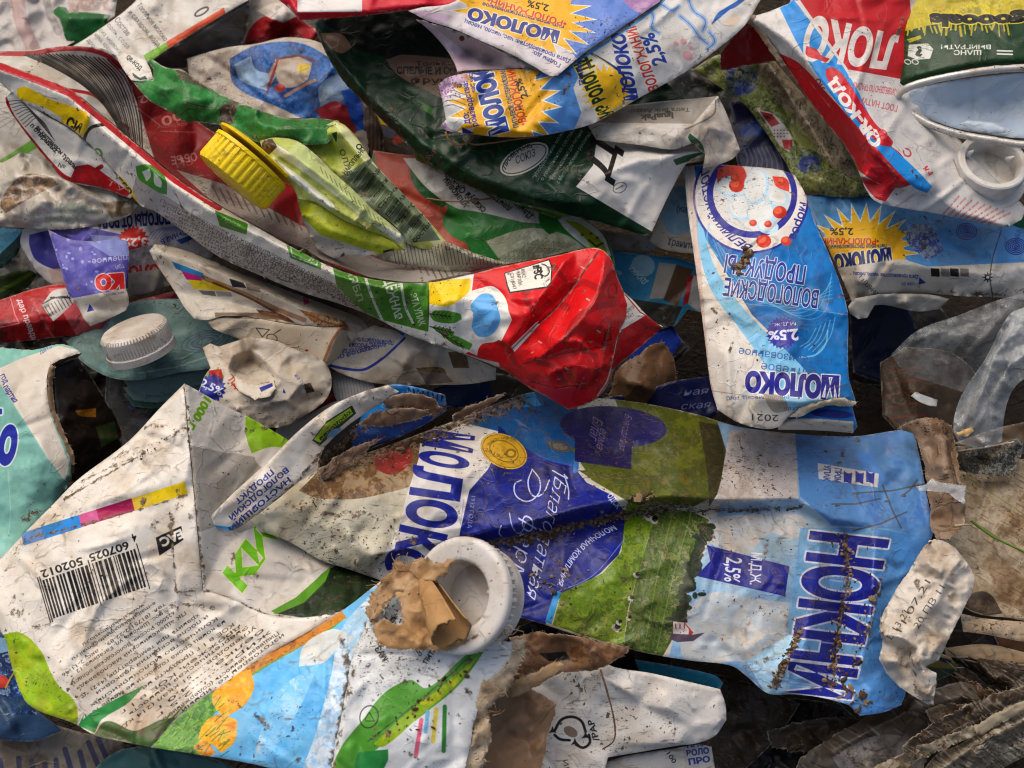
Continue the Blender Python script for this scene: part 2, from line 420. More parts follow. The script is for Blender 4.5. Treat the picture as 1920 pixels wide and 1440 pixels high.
def link(name, V, F, mats, root=None, uv=None, mi=None, attrs=None, smooth=True):
    me = bpy.data.meshes.new(name); V = np.asarray(V, float)
    org = np.array(root.matrix_world.translation if root and root.parent is None and False else (root_loc(root) if root else (0, 0, 0)))
    me.from_pydata((V - org).tolist(), [], [list(map(int, f)) for f in F])
    for m_ in mats: me.materials.append(m_)
    if mi is not None: me.polygons.foreach_set('material_index', np.asarray(mi, np.int32))
    if uv is not None:
        ul = me.uv_layers.new(name='print'); li = np.empty(len(me.loops), np.int32); me.loops.foreach_get('vertex_index', li)
        ul.data.foreach_set('uv', np.asarray(uv, np.float32)[li].ravel())
    for k, a in (attrs or {}).items():
        at_ = me.attributes.new(k, 'FLOAT', 'POINT'); at_.data.foreach_set('value', np.asarray(a, np.float32))
    if smooth: me.polygons.foreach_set('use_smooth', np.ones(len(me.polygons), bool))
    me.update()
    o = bpy.data.objects.new(name, me); COL.objects.link(o)
    if root: o.parent = root
    else: pass
    return o

def root_loc(r):
    v = np.array(r.location)
    while r.parent is not None:
        r = r.parent; v = v + np.array(r.location)
    return v

def sheet(name, root, outline, base='d8d2c6', art=None, ctrl=(), creases=(), step=6.0, rough=.45, fine=.10, smooth=2, thick=.42, rnd=(5, .5),
          rag=0.0, mat=None, edge=None, back=None, grime=(), seed=None, s=1.0, curve=True, key=None, body=0.0, ckgrime=0.34, edged=1.0, solo=None, folds=1.7, dirt=1.0, **mk):
    """a creased piece of carton: outline, points and creases carry heights (mm); art draws its print"""
    sd_ = seed if seed is not None else sum(ord(c) * (i + 1) for i, c in enumerate(name)) + len(outline) * 7 + int(outline[0][0])
    rng = np.random.default_rng(sd_); rough *= 1.75; fine *= 2.4; step = min(step, 4.5); smooth = 1 if smooth == 2 else smooth
    O = np.array(outline, float)
    D = hermite(O, step) if curve else hermite(O, step, corner=-1)
    if rag:
        n = len(D); tgt = np.roll(D[:, :2], -1, 0) - np.roll(D[:, :2], 1, 0); nn = np.stack([-tgt[:, 1], tgt[:, 0]], 1) / (np.linalg.norm(tgt, axis=1)[:, None] + 1e-6)
        r = rng.normal(0, 1, n); r = .5 * r + .8 * np.interp(np.arange(n), np.arange(0, n + 4, 4), rng.normal(0, 1, len(np.arange(0, n + 4, 4))))
        D[:, :2] += nn * (r * rag * .6)[:, None]
    C = [np.array(c, float)[:, :3] for c in creases]
    poly = D[:, :2]
    # 1 coarse facets
    ctr = [p for p in np.array(ctrl, float).reshape(-1, 3) if inside(poly, p[None, :2])[0]]
    cp = [];
    for c in C:
        k = inside(poly, c[:, :2]); cp.append(c[k] if k.sum() > 1 else c[:0])
    sub = D[::max(1, int(24 / step))]
    def build(extra):
        pts = [tuple(p) for p in sub]; nf = len(pts); ed = []
        for p in ctr: pts.append(tuple(p))
        for c in cp:
            i0 = len(pts); pts += [tuple(p) for p in c]; ed += [(i0 + i, i0 + i + 1) for i in range(len(c) - 1)]
        pts += [tuple(p) for p in extra]
        return Tin(pts, ed, nf)
    T0 = build([])
    lo, hi = poly.min(0), poly.max(0); area = float(np.prod(hi - lo))
    def scatter(cell, amp, T):
        if amp <= 0: return []
        n = int(area / cell ** 2); q = rng.random((n, 2)) * (hi - lo) + lo
        q = q[inside(sub[:, :2], q)]
        if not len(q): return []
        q = q[segdist(poly, q, True) > cell * .25]
        for c in cp:
            if len(c) > 1 and len(q): q = q[segdist(c, q) > cell * .3]
        if not len(q): return []
        return np.column_stack([q, T(q) + rng.normal(0, amp, len(q))]).tolist()
    e1 = scatter(62, rough, T0); T1 = build(e1)
    e2 = scatter(24, fine, T1); T2 = build(e1 + e2); e3 = scatter(11, fine * .30, T2); T2 = build(e1 + e2 + e3) if len(e3) else T2
    # 2 dense mesh
    gx = np.arange(lo[0], hi[0], step); gy = np.arange(lo[1], hi[1], step * .87)
    X, Y = np.meshgrid(gx, gy); X = X + (np.arange(len(gy)) % 2)[:, None] * step * .5
    q = np.stack([X.ravel(), Y.ravel()], 1) + rng.normal(0, step * .08, (X.size, 2))
    q = q[inside(poly, q)]
    if len(q): q = q[segdist(poly, q, True) > step * .55]
    cl = [hermite(c, step, False) for c in cp if len(c) > 1]
    for c in cl:
        if len(q): q = q[segdist(c, q) > step * .45]
    allp = np.concatenate([poly, q] + [c[:, :2] for c in cl]) if (len(q) or cl) else poly
    W, src, tr = cdt(allp, [], list(range(len(poly))))
    H = T2(W); H[:] = np.where(np.isnan(H), D[:, 2].mean(), H)
    E = np.unique(np.sort(np.concatenate([tr[:, [0, 1]], tr[:, [1, 2]], tr[:, [2, 0]]]), 1), axis=0, return_counts=True)
    ed, cnt = E
    deg = np.bincount(ed.ravel(), minlength=len(W)).astype(float); deg[deg == 0] = 1
    for _ in range(smooth):
        acc = np.zeros(len(W)); np.add.at(acc, ed[:, 0], H[ed[:, 1]]); np.add.at(acc, ed[:, 1], H[ed[:, 0]])
        H = .68 * H + .32 * acc / deg
    # long folds left by crushing: narrow kinks, cracked along the top
    FW = np.zeros(len(W)); nf_ = int(np.clip(area / 26000 * folds, 0, 26))
    for _ in range(nf_):
        c_ = W[rng.integers(len(W))]; an = rng.uniform(0, math.pi); ln = rng.uniform(50, 190) * .5; e_ = np.array([math.cos(an), math.sin(an)]); bend = rng.normal(0, .0012)
        q_ = W - c_; u_ = q_ @ e_; v_ = q_ @ np.array([-e_[1], e_[0]]) - bend * u_ * u_; fade = np.clip(1.25 - np.abs(u_) / ln, 0, 1) ** .7
        am = rng.choice([-1, 1]) * rng.uniform(.4, 1.2) * min(1.4, rough / .6)
        H = H + am * fade * np.clip(1 - np.abs(v_) / rng.uniform(8, 17), 0, 1) + am * .35 * fade * np.tanh(v_ / 14) * np.clip(1 - np.abs(v_) / 60, 0, 1)
        FW = np.maximum(FW, fade * np.clip(1 - np.abs(v_) / 3.2, 0, 1))
    dO = segdist(poly[::2] if len(poly) > 80 else poly, W, True)
    if rnd and rnd[0] > 0: H = H - rnd[1] * np.clip(1 - dO / rnd[0], 0, 1) ** 2
    top = at(W[:, 0], W[:, 1], H)
    fn = np.cross(top[tr[:, 1]] - top[tr[:, 0]], top[tr[:, 2]] - top[tr[:, 0]])
    nv = np.zeros_like(top)
    for i in range(3): np.add.at(nv, tr[:, i], fn)
    nv /= np.linalg.norm(nv, axis=1)[:, None] + 1e-12
    # attributes
    ga = np.zeros(len(W))
    for c in cl:
        if ckgrime: ga = np.maximum(ga, ckgrime * np.clip(1 - segdist(c, W) / 9, 0, 1))
    for gspec in grime:
        if gspec[0] == 'l': ga = np.maximum(ga, gspec[3] * np.clip(1.15 - segdist(gspec[1], W) / gspec[2], 0, 1))
        else:
            _, x, y, r, a = gspec; ga = np.maximum(ga, a * np.clip(1.2 - np.hypot(W[:, 0] - x, W[:, 1] - y) / r, 0, 1))
    ea = np.maximum(np.clip(1 - dO / 7, 0, 1) * edged, FW * .78)
    for c in cl: ea = np.maximum(ea, .74 * np.clip(1 - segdist(c, W) / 3.5, 0, 1))
    ga = np.maximum(ga, FW * .45)
    for _ in range(int(np.clip(area / 26000 * dirt, 0, 26))):      # dried smears
        c_ = W[rng.integers(len(W))]; an = rng.uniform(0, math.pi); ln = rng.uniform(18, 90); q_ = W - c_; u_ = q_ @ np.array([math.cos(an), math.sin(an)]); v_ = q_ @ np.array([-math.sin(an), math.cos(an)])
        ga = np.maximum(ga, rng.uniform(.46, .72) * np.clip(1.2 - np.hypot(u_ / ln, v_ / rng.uniform(6, 16)), 0, 1))
    # print
    box = (lo[0] - 3, lo[1] - 3, hi[0] + 3, hi[1] + 3)
    if mat is None:
        if art is not None:
            A = Art(box, base, s, sd_); art(A); mat = material(name, image=A.image(name + '_print'), **mk); box = A.box
        else: mat = material(name, base, **mk)
    uv = np.stack([(W[:, 0] - box[0]) / (box[2] - box[0]), 1 - (W[:, 1] - box[1]) / (box[3] - box[1])], 1)
    # thickness
    n = len(W); bd = ed[cnt == 1]; isb = np.zeros(n, bool); isb[bd.ravel()] = True
    bot = top - nv * (thick * 1e-3)
    V = np.concatenate([top, bot]); UV = np.concatenate([uv, uv])
    half = {}
    for t in tr:
        for a, b in ((t[0], t[1]), (t[1], t[2]), (t[2], t[0])): half[(a, b)] = 1
    rim = []
    for a, b in bd:
        if (a, b) not in half: a, b = b, a
        rim.append((b, a, a + n, b + n))
    F = [tuple(t) for t in tr] + [(t[0] + n, t[2] + n, t[1] + n) for t in tr] + rim
    MI = [0] * len(tr) + [2] * len(tr) + [1] * len(rim)
    if body > 0:      # the flattened pack's other wall, a little inside the outline
        c0 = poly.mean(0); inset = (W - c0); L_ = np.linalg.norm(inset, axis=1)[:, None] + 1e-6
        W2 = W - inset / L_ * min(9, 200)
        low = at(W2[:, 0], W2[:, 1], H - body)
        V = np.concatenate([V, low]); UV = np.concatenate([UV, uv])
        o2 = 2 * n
        F += [(t[0] + o2, t[2] + o2, t[1] + o2) for t in tr]; MI += [2] * len(tr)
        for (b, a, a2, b2) in rim:
            F.append((b2, a2, a + o2, b + o2)); MI.append(0)
    k = len(V) // n
    ga_, ea_ = np.tile(ga, k), np.tile(ea, k)
    rid = sorted({i for r_ in F[len(tr) * 2:len(tr) * 2 + len(rim)] for i in r_}); mp_ = {v: len(V) + i for i, v in enumerate(rid)}   # rim keeps a crisp edge
    V = np.concatenate([V, V[rid]]); UV = np.concatenate([UV, UV[rid]]); ga_ = np.concatenate([ga_, ga_[rid]]); ea_ = np.concatenate([ea_, ea_[rid]])
    for i in range(len(tr) * 2, len(tr) * 2 + len(rim)): F[i] = tuple(mp_[v] for v in F[i])
    ob = link(name, V, F, [mat, edge or PAPER, back or FOILBACK], root, UV, MI, {'grime': ga_, 'edge': ea_})
    nm = key or ob.name
    SURF[nm] = (T2, rnd, poly)
    if rag >= 1.5 and edge is PULP:       # fuzz of paper fibres along the tear
        bt = top[np.where(isb)[0]]; bw = W[np.where(isb)[0]]; c0 = bw.mean(0); FV = []; FF = []
        for i in rng.integers(len(bt), size=int(len(bt) * .45)):
            o_ = bw[i] - c0; o_ /= np.linalg.norm(o_) + 1e-6; an = math.atan2(-o_[1], o_[0]) + rng.normal(0, .8); l = rng.uniform(.0003, .0012); p = bt[i].copy(); P_ = [p.copy()]
            for j in range(3): an += rng.normal(0, .45); p = p + l / 3 * np.array([math.cos(an), math.sin(an), rng.normal(0, .45)]); P_.append(p.copy())
            v, f = tube('', None, P_, np.linspace(.00010, .00003, 4), None, 3); k_ = len(FV); FV += list(v); FF += [tuple(q + k_ for q in g) for g in f]
        fo = link('torn_fibres', FV, FF, [PULP], ob); fo['kind'] = 'stuff'
    if solo:
        ob['label'], ob['category'] = solo[0], solo[1]
    return ob

def surf_h(key, pts):
    T, rnd, poly = SURF[key]; return T(pts)

def tube(name, root, pts3, radii, mat, seg=8, closed_ends=True, uvs=False):
    P = np.array(pts3, float); n = len(P); R = np.broadcast_to(np.asarray(radii, float), (n,)); V = []; F = []
    up = np.array([.13, .27, .95])
    for i in range(n):
        t = P[min(i + 1, n - 1)] - P[max(i - 1, 0)]; t /= np.linalg.norm(t) + 1e-12
        a = np.cross(t, up); a /= np.linalg.norm(a) + 1e-9; b = np.cross(t, a)
        for j in range(seg):
            th = 2 * math.pi * j / seg; V.append(P[i] + R[i] * (math.cos(th) * a + math.sin(th) * b))
    for i in range(n - 1):
        for j in range(seg):
            k = (j + 1) % seg; F.append((i * seg + j, i * seg + k, (i + 1) * seg + k, (i + 1) * seg + j))
    if closed_ends: F.append(tuple(range(seg))[::-1]); F.append(tuple((n - 1) * seg + j for j in range(seg)))
    return V, F

def frame_of(axis, up=(0, 0, 1)):
    z = np.array(axis, float); z /= np.linalg.norm(z); x = np.cross(np.array(up, float), z)
    if np.linalg.norm(x) < 1e-6: x = np.array([1., 0, 0])
    x /= np.linalg.norm(x); y = np.cross(z, x); return np.stack([x, y, z], 1)

def lathe(name, root, centre, axis, prof, mat, seg=96, ribs=None, squash=1.0, up=(0, 0, 1), mats=None, soil=0.0):
    """profile [(r,z)] mm round an axis; ribs = (first, last profile index, count, depth mm)"""
    M = frame_of(axis, up); V = []; F = []; n = len(prof)
    for j in range(seg):
        th = 2 * math.pi * j / seg
        for i, (r, z) in enumerate(prof):
            rr = r
            if ribs and ribs[0] <= i <= ribs[1]:
                ph = (th * ribs[2] / (2 * math.pi)) % 1.0; rr = r - ribs[3] * (1 if ph > .55 else 0)
            V.append(np.array(centre) + M @ (np.array([rr * math.cos(th), rr * math.sin(th) * squash, z]) * 1e-3))
    for j in range(seg):
        k = (j + 1) % seg
        for i in range(n - 1):
            F.append((j * n + i, k * n + i, k * n + i + 1, j * n + i + 1))
    o = link(name, V, F, [mat], root, attrs={'grime': np.full(len(V), soil), 'edge': np.zeros(len(V))})
    es = o.modifiers.new('edges', 'EDGE_SPLIT'); es.split_angle = math.radians(38)
    return o
# ------------------------------------------------------------------ the setting
def ground():
    n = 60; xs = np.linspace(-1.6, 1.6, n); X, Y = np.meshgrid(xs, xs); rng = np.random.default_rng(3)
    V = np.stack([X.ravel(), Y.ravel(), rng.normal(0, .003, n * n) - .004], 1)
    F = [(j * n + i, j * n + i + 1, (j + 1) * n + i + 1, (j + 1) * n + i) for j in range(n - 1) for i in range(n - 1)]
    o = link('ground', V, F, [MUD], None, attrs={'grime': np.zeros(len(V)), 'edge': np.zeros(len(V))}); o['kind'] = 'structure'
ground()

# ================================================================== kefir carton, lower left
kef = thing('drink_carton', 'big white and green carton with a barcode and a torn-open screw neck', 'carton', 380, 1180, 70, )
def a_k1(a):
    W = 'e9e4da'
    # colour bar
    P, Q = np.array([45, 998.]), np.array([346, 903.]); nrm = np.array([6., 23.])
    for c, u0, u1 in (('6d9fe0', -.02, .105), ('1b8fdc', .105, .34), ('cf5f96', .34, .45), ('b4175f', .45, .67), ('e6c83c', .67, .79), ('f0d300', .79, 1.0)):
        p, q = P + (Q - P) * u0, P + (Q - P) * u1; a.P([p, q, q + nrm, p + nrm], c)
    # barcode, seen upside down
    b0, b1 = np.array([70, 1086.]), np.array([258, 1022.]); dn = np.array([24., 82.])
    rng = np.random.default_rng(11); x = 0.0; first = True
    while x < 95:
        w = rng.choice([1, 1, 2, 2, 3]); tall = x < 3 or x > 91 or 45 < x < 50
        if tall: w = 1
        p, q = b0 + (b1 - b0) * (x / 95), b0 + (b1 - b0) * ((x + w * .92) / 95); e = dn * (1.0 if tall else .93)
        st = dn * (-.04 if tall else 0.06); a.P([p + st, q + st, q + e, p + e], '161412'); x += w + rng.choice([1, 1, 2])
    for t, u0, u1 in (('4', 1.0, .955), ('607025', .92, .53), ('502012', .46, .05)):
        p, q = b0 + (b1 - b0) * u0 + (-4, -12 if t != '4' else -22), b0 + (b1 - b0) * u1 + (-4, -12 if t != '4' else -22)
        a.T(t, p[0], p[1], q[0], q[1], 15, '1a1714', bold=.02)
    # EAC mark
    a.P([(292, 1008), (340, 986), (344, 1012), (299, 1042)], '16130f')
    a.T('EAC', 339, 992, 298, 1011, 17, W, bold=.05)
    # address and contents, read from the right
    rows = [('www.sheksnamaslo.ru', 268, 1132, 154, 1207), ('e-mail:sheksnamaslo@mail.ru', 290, 1128, 134, 1234), ('тел. (81751)2-22-89, факс: 2-11-46', 308, 1130, 115, 1264),
            ('пос. Шексна, ул. Гагарина, 12', 303, 1147, 142, 1257), ('625000, Россия, Вологодская область', 325, 1146, 130, 1283), ('ПК «Шекснинский маслозавод»', 346, 1146, 143, 1290),
            ('хранить при температуре (4±2) °С', 372, 1150, 150, 1304), ('и после вскрытия упаковки', 388, 1153, 180, 1297), ('Количество молочнокислых', 405, 1157, 168, 1322), ('на конец срока годности не менее 10', 420, 1163, 172, 1334),
            ('КОЕ в 1 г продукта не менее 10', 436, 1168, 190, 1342), ('дрожжей, КОЕ в 1 г', 450, 1172, 225, 1335), ('Энергетическая ценность', 462, 1172, 240, 1338), ('углеводов.......51 ккал (214 кДж)', 478, 1174, 205, 1378),
            ('белка.......4,0 г', 492, 1178, 290, 1330), ('жира........2,5 г', 506, 1182, 292, 1342), ('Пищевая ценность (содержание в 100 г).', 520, 1184, 265, 1377), ('изготовлен кефирный', 530, 1188, 340, 1330)]
    for t, x0, y0, x1, y1 in rows: a.T(t, x0, y0, x1, y1, 6.8, '2a241e', bold=.0, a=.95)
    a.paint([(5, 1190), (38, 1186), (75, 1218), (95, 1260), (112, 1288), (138, 1312), (146, 1340), (143, 1365), (90, 1360), (30, 1310)], ['8fae0c', '9cc015', 'b5c81c', '86a810'], 40)
    a.P([(150, 1362), (160, 1345), (200, 1320), (272, 1284), (240, 1318), (190, 1350), (178, 1374)], '2f9a4c', sm=True); a.P([(146, 1362), (158, 1338), (152, 1366)], '2f9a4c')
    a.paint([(176, 1378), (200, 1352), (250, 1370), (275, 1362), (300, 1350), (330, 1345), (290, 1402), (220, 1398)], ['5c6a48', '4f7a3c', '6f7f5a', '7a7468'], 16)
    for x0, y0, x1, y1 in ((300, 1365, 318, 1340), (285, 1378, 310, 1352), (320, 1350, 345, 1322)): a.L([(x0, y0), (x1, y1)], 3, '6b8b4a')
sheet('barcode_panel', kef, [(345, 720, 97), (351, 800, 97), (361, 900, 96), (370, 1000, 94), (380, 1106, 86), (434, 1123, 84), (500, 1152, 84), (567, 1158, 84), (638, 1147, 85), (600, 1172, 84), (560, 1195, 84), (480, 1240, 85), (405, 1293, 87), (335, 1342, 89), (283, 1401, 92), (233, 1391, 91), (177, 1378, 90), (140, 1357, 89), (67, 1330, 88), (43, 1307, 87), (20, 1243, 86), (7, 1193, 86), (-25, 1150, 84), (-60, 1090, 82), (0, 1047, 82), (45, 1000, 83), (100, 945, 84), (145, 900, 85), (240, 828, 88), (300, 765, 92)],
      'e3ddd2', a_k1, ctrl=[(170, 1070, 95), (250, 1000, 96), (300, 1100, 92), (200, 1180, 92), (300, 1220, 85), (420, 1220, 81), (120, 1250, 92), (230, 1300, 89), (90, 1050, 92)],
      creases=[[(120, 935, 88), (200, 890, 92), (270, 850, 95), (352, 805, 95)], [(48, 1010, 89), (150, 985, 93), (260, 955, 95), (350, 928, 93)], [(318, 960, 93), (325, 1040, 90), (330, 1110, 87), (380, 1108, 85)]], ckgrime=.78, rough=.6, folds=2.2, dirt=2.2, s=1.5, body=5, specks=.72, film=.45,
      grime=[('l', [(150, 905), (240, 860), (352, 800)], 9, .7), ('l', [(20, 1040), (80, 985), (150, 960)], 16, .62), ('l', [(400, 1140), (330, 1130), (300, 1150)], 12, .7), ('l', [(140, 1330), (260, 1290), (360, 1230)], 12, .6), ('s', 270, 940, 14, .8), ('s', 345, 950, 14, .6), ('l', [(345, 725), (352, 800), (362, 900), (373, 1010)], 7, .7), ('s', 55, 1255, 12, .6), ('s', 330, 1140, 12, .7)], key='k1')
def a_k2(a):
    a.P([(352, 834), (420, 848), (500, 860), (560, 850), (620, 870), (690, 900), (720, 1000), (540, 960), (450, 1000), (410, 985), (368, 1000)], 'a9a49c')  # grey of the side turned from the light, painted into the print
    a.T('1000 г', 384, 742, 352, 800, 16, '74a81a', bold=.05, shear=.15)
    a.P([(460, 782), (475, 780), (546, 830), (560, 846), (510, 838), (472, 850), (462, 820)], '8db61c', sm=True)
    a.E(510, 862, 32, 20, 10, 'd6d0c6')
    for s_, x0, y0, x1, y1, h in (('КИ', 452, 1110, 520, 1010, 46),): a.T(s_, x0, y0, x1, y1, h, '7cc31e', ol='e8e2a0', ow=1.5, bold=.05, shear=.2)
    a.paint([(513, 1150), (570, 1110), (620, 1065), (700, 1050), (720, 1100), (650, 1148), (580, 1158)], ['1d3a1c', '27401f', '142814', '304a28'], 18)
    a.P([(508, 1146), (555, 1120), (600, 1080), (622, 1060), (610, 1090), (570, 1130), (520, 1151)], '5f9a24')
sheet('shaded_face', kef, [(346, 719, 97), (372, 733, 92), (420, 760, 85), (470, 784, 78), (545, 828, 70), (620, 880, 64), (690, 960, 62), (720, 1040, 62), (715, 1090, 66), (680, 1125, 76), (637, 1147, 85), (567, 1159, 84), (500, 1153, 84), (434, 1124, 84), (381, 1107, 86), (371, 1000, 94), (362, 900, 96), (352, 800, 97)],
      'd3cdc3', a_k2, ctrl=[(430, 850, 84), (450, 960, 82), (440, 1060, 84), (540, 1010, 74), (560, 1100, 76)], creases=[[(381, 1106, 86), (410, 1040, 84), (470, 985, 82), (540, 965, 76)]], rough=.4, s=1.3, specks=.75, film=.3,
      grime=[('s', 440, 1050, 22, .75), ('s', 480, 1075, 18, .75), ('l', [(385, 1105), (440, 1125), (500, 1152), (570, 1160), (640, 1148)], 6, .8), ('l', [(352, 760), (360, 900), (372, 1000), (384, 1100)], 8, .75)])
def a_k3(a):
    a.paint([(640, 1140), (560, 1190), (420, 1280), (330, 1340), (260, 1400), (400, 1450), (640, 1490), (690, 1200), (720, 1090)], ['6cbcec', '7cc4ee', '60b4e8'], 60, sm=False)
    a.paint([(640, 1140), (560, 1190), (470, 1240), (400, 1290), (330, 1340), (270, 1405), (380, 1425), (372, 1400), (395, 1350), (430, 1300), (500, 1250), (560, 1215), (640, 1165)], ['4f8a35', '3f7a30', '7fae45', '5f9a3a', '8aa060'], 12)
    a.paint([(640, 1145), (560, 1193), (480, 1238), (405, 1291), (420, 1300), (490, 1252), (570, 1208), (650, 1158)], ['b8752a', 'd09038', '8a5a26'], 10)
    a.paint([(400, 1300), (430, 1268), (470, 1255), (476, 1290), (460, 1320), (440, 1335), (420, 1345), (400, 1322)], ['f2b21a', 'e8a018', 'f6c23a'], 14)
    a.paint([(380, 1360), (410, 1340), (445, 1350), (440, 1390), (415, 1412), (395, 1395), (370, 1400)], ['f0a818', 'f6be30', 'd98f1a'], 14)
    a.paint([(362, 1398), (385, 1390), (405, 1412), (380, 1425)], ['e8a018', 'c8862a'], 8)
    for i in range(70):
        x, y = a.rng.uniform(300, 420), a.rng.uniform(1310, 1420); a.L([(x, y), (x + a.rng.uniform(8, 24), y - a.rng.uniform(8, 26))], 1.6, str(a.rng.choice(['78a840', '3c7028', '9ab860', '5c8a3c'])), .8)
    a.paint([(640, 1180), (690, 1120), (720, 1090), (690, 1180), (660, 1300), (620, 1460), (560, 1460), (590, 1380), (620, 1270)], ['c3dcee', 'dce6ee', 'a8d0ee', 'd4d8d8'], 22)
    a.paint([(570, 1210), (620, 1180), (650, 1185), (610, 1240), (560, 1250)], ['dedcd4', 'cfd8dc', 'e4e2da'], 12); a.paint([(520, 1300), (600, 1240), (560, 1330), (500, 1420), (470, 1430)], ['a4d2ee', '84c6ee', 'd0e0ea'], 26)
sheet('meadow_panel', kef, [(638, 1147, 85), (600, 1172, 84), (560, 1195, 84), (480, 1240, 85), (405, 1293, 87), (335, 1342, 89), (283, 1401, 92), (367, 1414, 92), (467, 1431, 92), (560, 1453, 93), (610, 1465, 95), (620, 1440, 97), (642, 1330, 99), (660, 1240, 100), (687, 1170, 99), (716, 1088, 96), (690, 1108, 92), (665, 1128, 88)],
      'e3ddd2', a_k3, ctrl=[(520, 1330, 95), (600, 1230, 94), (420, 1390, 93), (560, 1400, 96)], rough=.4, s=1.2, body=5, specks=.7, film=.2, grime=[('l', [(640, 1200), (655, 1260), (640, 1340), (618, 1440)], 16, .75), ('s', 650, 1170, 20, .55), ('s', 640, 1140, 18, .5)])
def a_k4(a):
    a.P([(615, 1460), (640, 1400), (680, 1350), (720, 1300), (770, 1275), (800, 1290), (860, 1240), (900, 1205), (915, 1200), (905, 1225), (860, 1285), (800, 1335), (740, 1380), (690, 1420), (660, 1470)], '5da03a', sm=True)
    a.paint([(700, 1395), (760, 1340), (830, 1285), (885, 1240), (900, 1228), (850, 1290), (790, 1340), (720, 1400)], ['a9ba1c', '8fb020', 'c0c428'], 16)
    a.L([(690, 1390), (780, 1320), (860, 1250), (905, 1206)], 3, '3f7d2c')
    a.P([(672, 1410), (728, 1405), (728, 1425), (700, 1480), (650, 1480)], '2f8a45')
    for c, x0, y0, x1, y1 in (('d86a86', 790, 1350, 780, 1415), ('7fb8d8', 802, 1335, 798, 1372), ('dccb5a', 818, 1330, 812, 1390), ('3f8a3c', 834, 1325, 832, 1408)): a.L([(x0, y0), (x1, y1)], 8, c)
    a.ring(692, 1344, 17, 21, 15, 2, '2f2c28'); a.L([(684, 1350), (692, 1335), (702, 1352), (686, 1352)], 1.6, '2f2c28')
    for t, x0, y0, x1, y1, h in (('ПИТЬЕВ', 800, 1245, 828, 1205, 9), ('МУЗ', 728, 1235, 712, 1210, 12), ('сов', 792, 1228, 782, 1212, 8), ('ЯР', 745, 1160, 728, 1148, 12), ('УПАК', 740, 1150, 728, 1162, 9)): a.T(t, x0, y0, x1, y1, h, '2a2826', bold=.03)
    a.paint([(690, 1170), (715, 1095), (760, 1080), (740, 1140), (712, 1200)], ['bcd8e8', 'd8dcda', 'c8d0d0'], 12)
sheet('spout_panel', kef, [(716, 1088, 96), (745, 1068, 99), (800, 1085, 102), (840, 1130, 103), (880, 1180, 104), (935, 1198, 105), (962, 1204, 104), (958, 1240, 102), (930, 1268, 101), (903, 1290, 100), (893, 1340, 99), (880, 1400, 97), (868, 1470, 95), (610, 1470, 95), (620, 1440, 97), (642, 1330, 99), (660, 1240, 100), (687, 1170, 99)],
      'd9dbda', a_k4, ctrl=[(760, 1250, 103), (720, 1380, 101), (830, 1300, 103), (800, 1400, 100)], creases=[[(690, 1175, 101), (668, 1250, 101), (650, 1330, 100), (628, 1440, 98)]], ckgrime=.55, rough=.4, rag=2, s=1.3, body=5, specks=.85, film=.15,
      grime=[('l', [(690, 1390), (780, 1320), (860, 1252)], 7, .65), ('s', 880, 1240, 14, .7), ('l', [(662, 1250), (645, 1340), (625, 1440)], 10, .7)], key='k4')
# fuzzy torn board round the neck
sheet('torn_edge', kef, [(962, 1195, 104), (985, 1203, 103), (980, 1230, 102), (968, 1262, 101), (948, 1296, 99), (922, 1326, 98), (918, 1390, 96), (895, 1470, 93), (855, 1470, 95), (876, 1400, 97), (890, 1340, 99), (898, 1292, 101), (930, 1262, 102), (950, 1235, 104)], 'b9a88f', rough=1.3, fine=.6, rag=5, step=5, rnd=(6, 1.5), edge=PULP, back=PULP, specks=.6, film=.8, bump=1.0)
sheet('torn_edge', kef, [(692, 1165, 104), (686, 1140, 102), (700, 1112, 103), (722, 1082, 105), (738, 1052, 106), (760, 1058, 107), (785, 1045, 107), (818, 1052, 116), (856, 1050, 118), (842, 1080, 117), (800, 1096, 112), (772, 1112, 108), (744, 1120, 107), (722, 1140, 106), (706, 1168, 105)], 'a98a64', rough=1.5, fine=.8, rag=6, step=5, rnd=(5, 1.5), edge=PULP, back=PULP, specks=.55, film=.7, bump=1.0)
sheet('torn_flap', kef, [(704, 1166, 112), (720, 1158, 114), (740, 1172, 112), (756, 1168, 110), (752, 1130, 109), (742, 1112, 108), (780, 1096, 110), (800, 1100, 110), (812, 1150, 109), (830, 1196, 110), (880, 1194, 113), (920, 1176, 114), (944, 1180, 114), (938, 1192, 112), (900, 1206, 111), (850, 1216, 110), (790, 1219, 109), (735, 1215, 111), (706, 1205, 112)],
      'a88357', rough=1.0, fine=.5, rag=4, step=4, edge=PULP, back=PULP, specks=.35, film=.4)
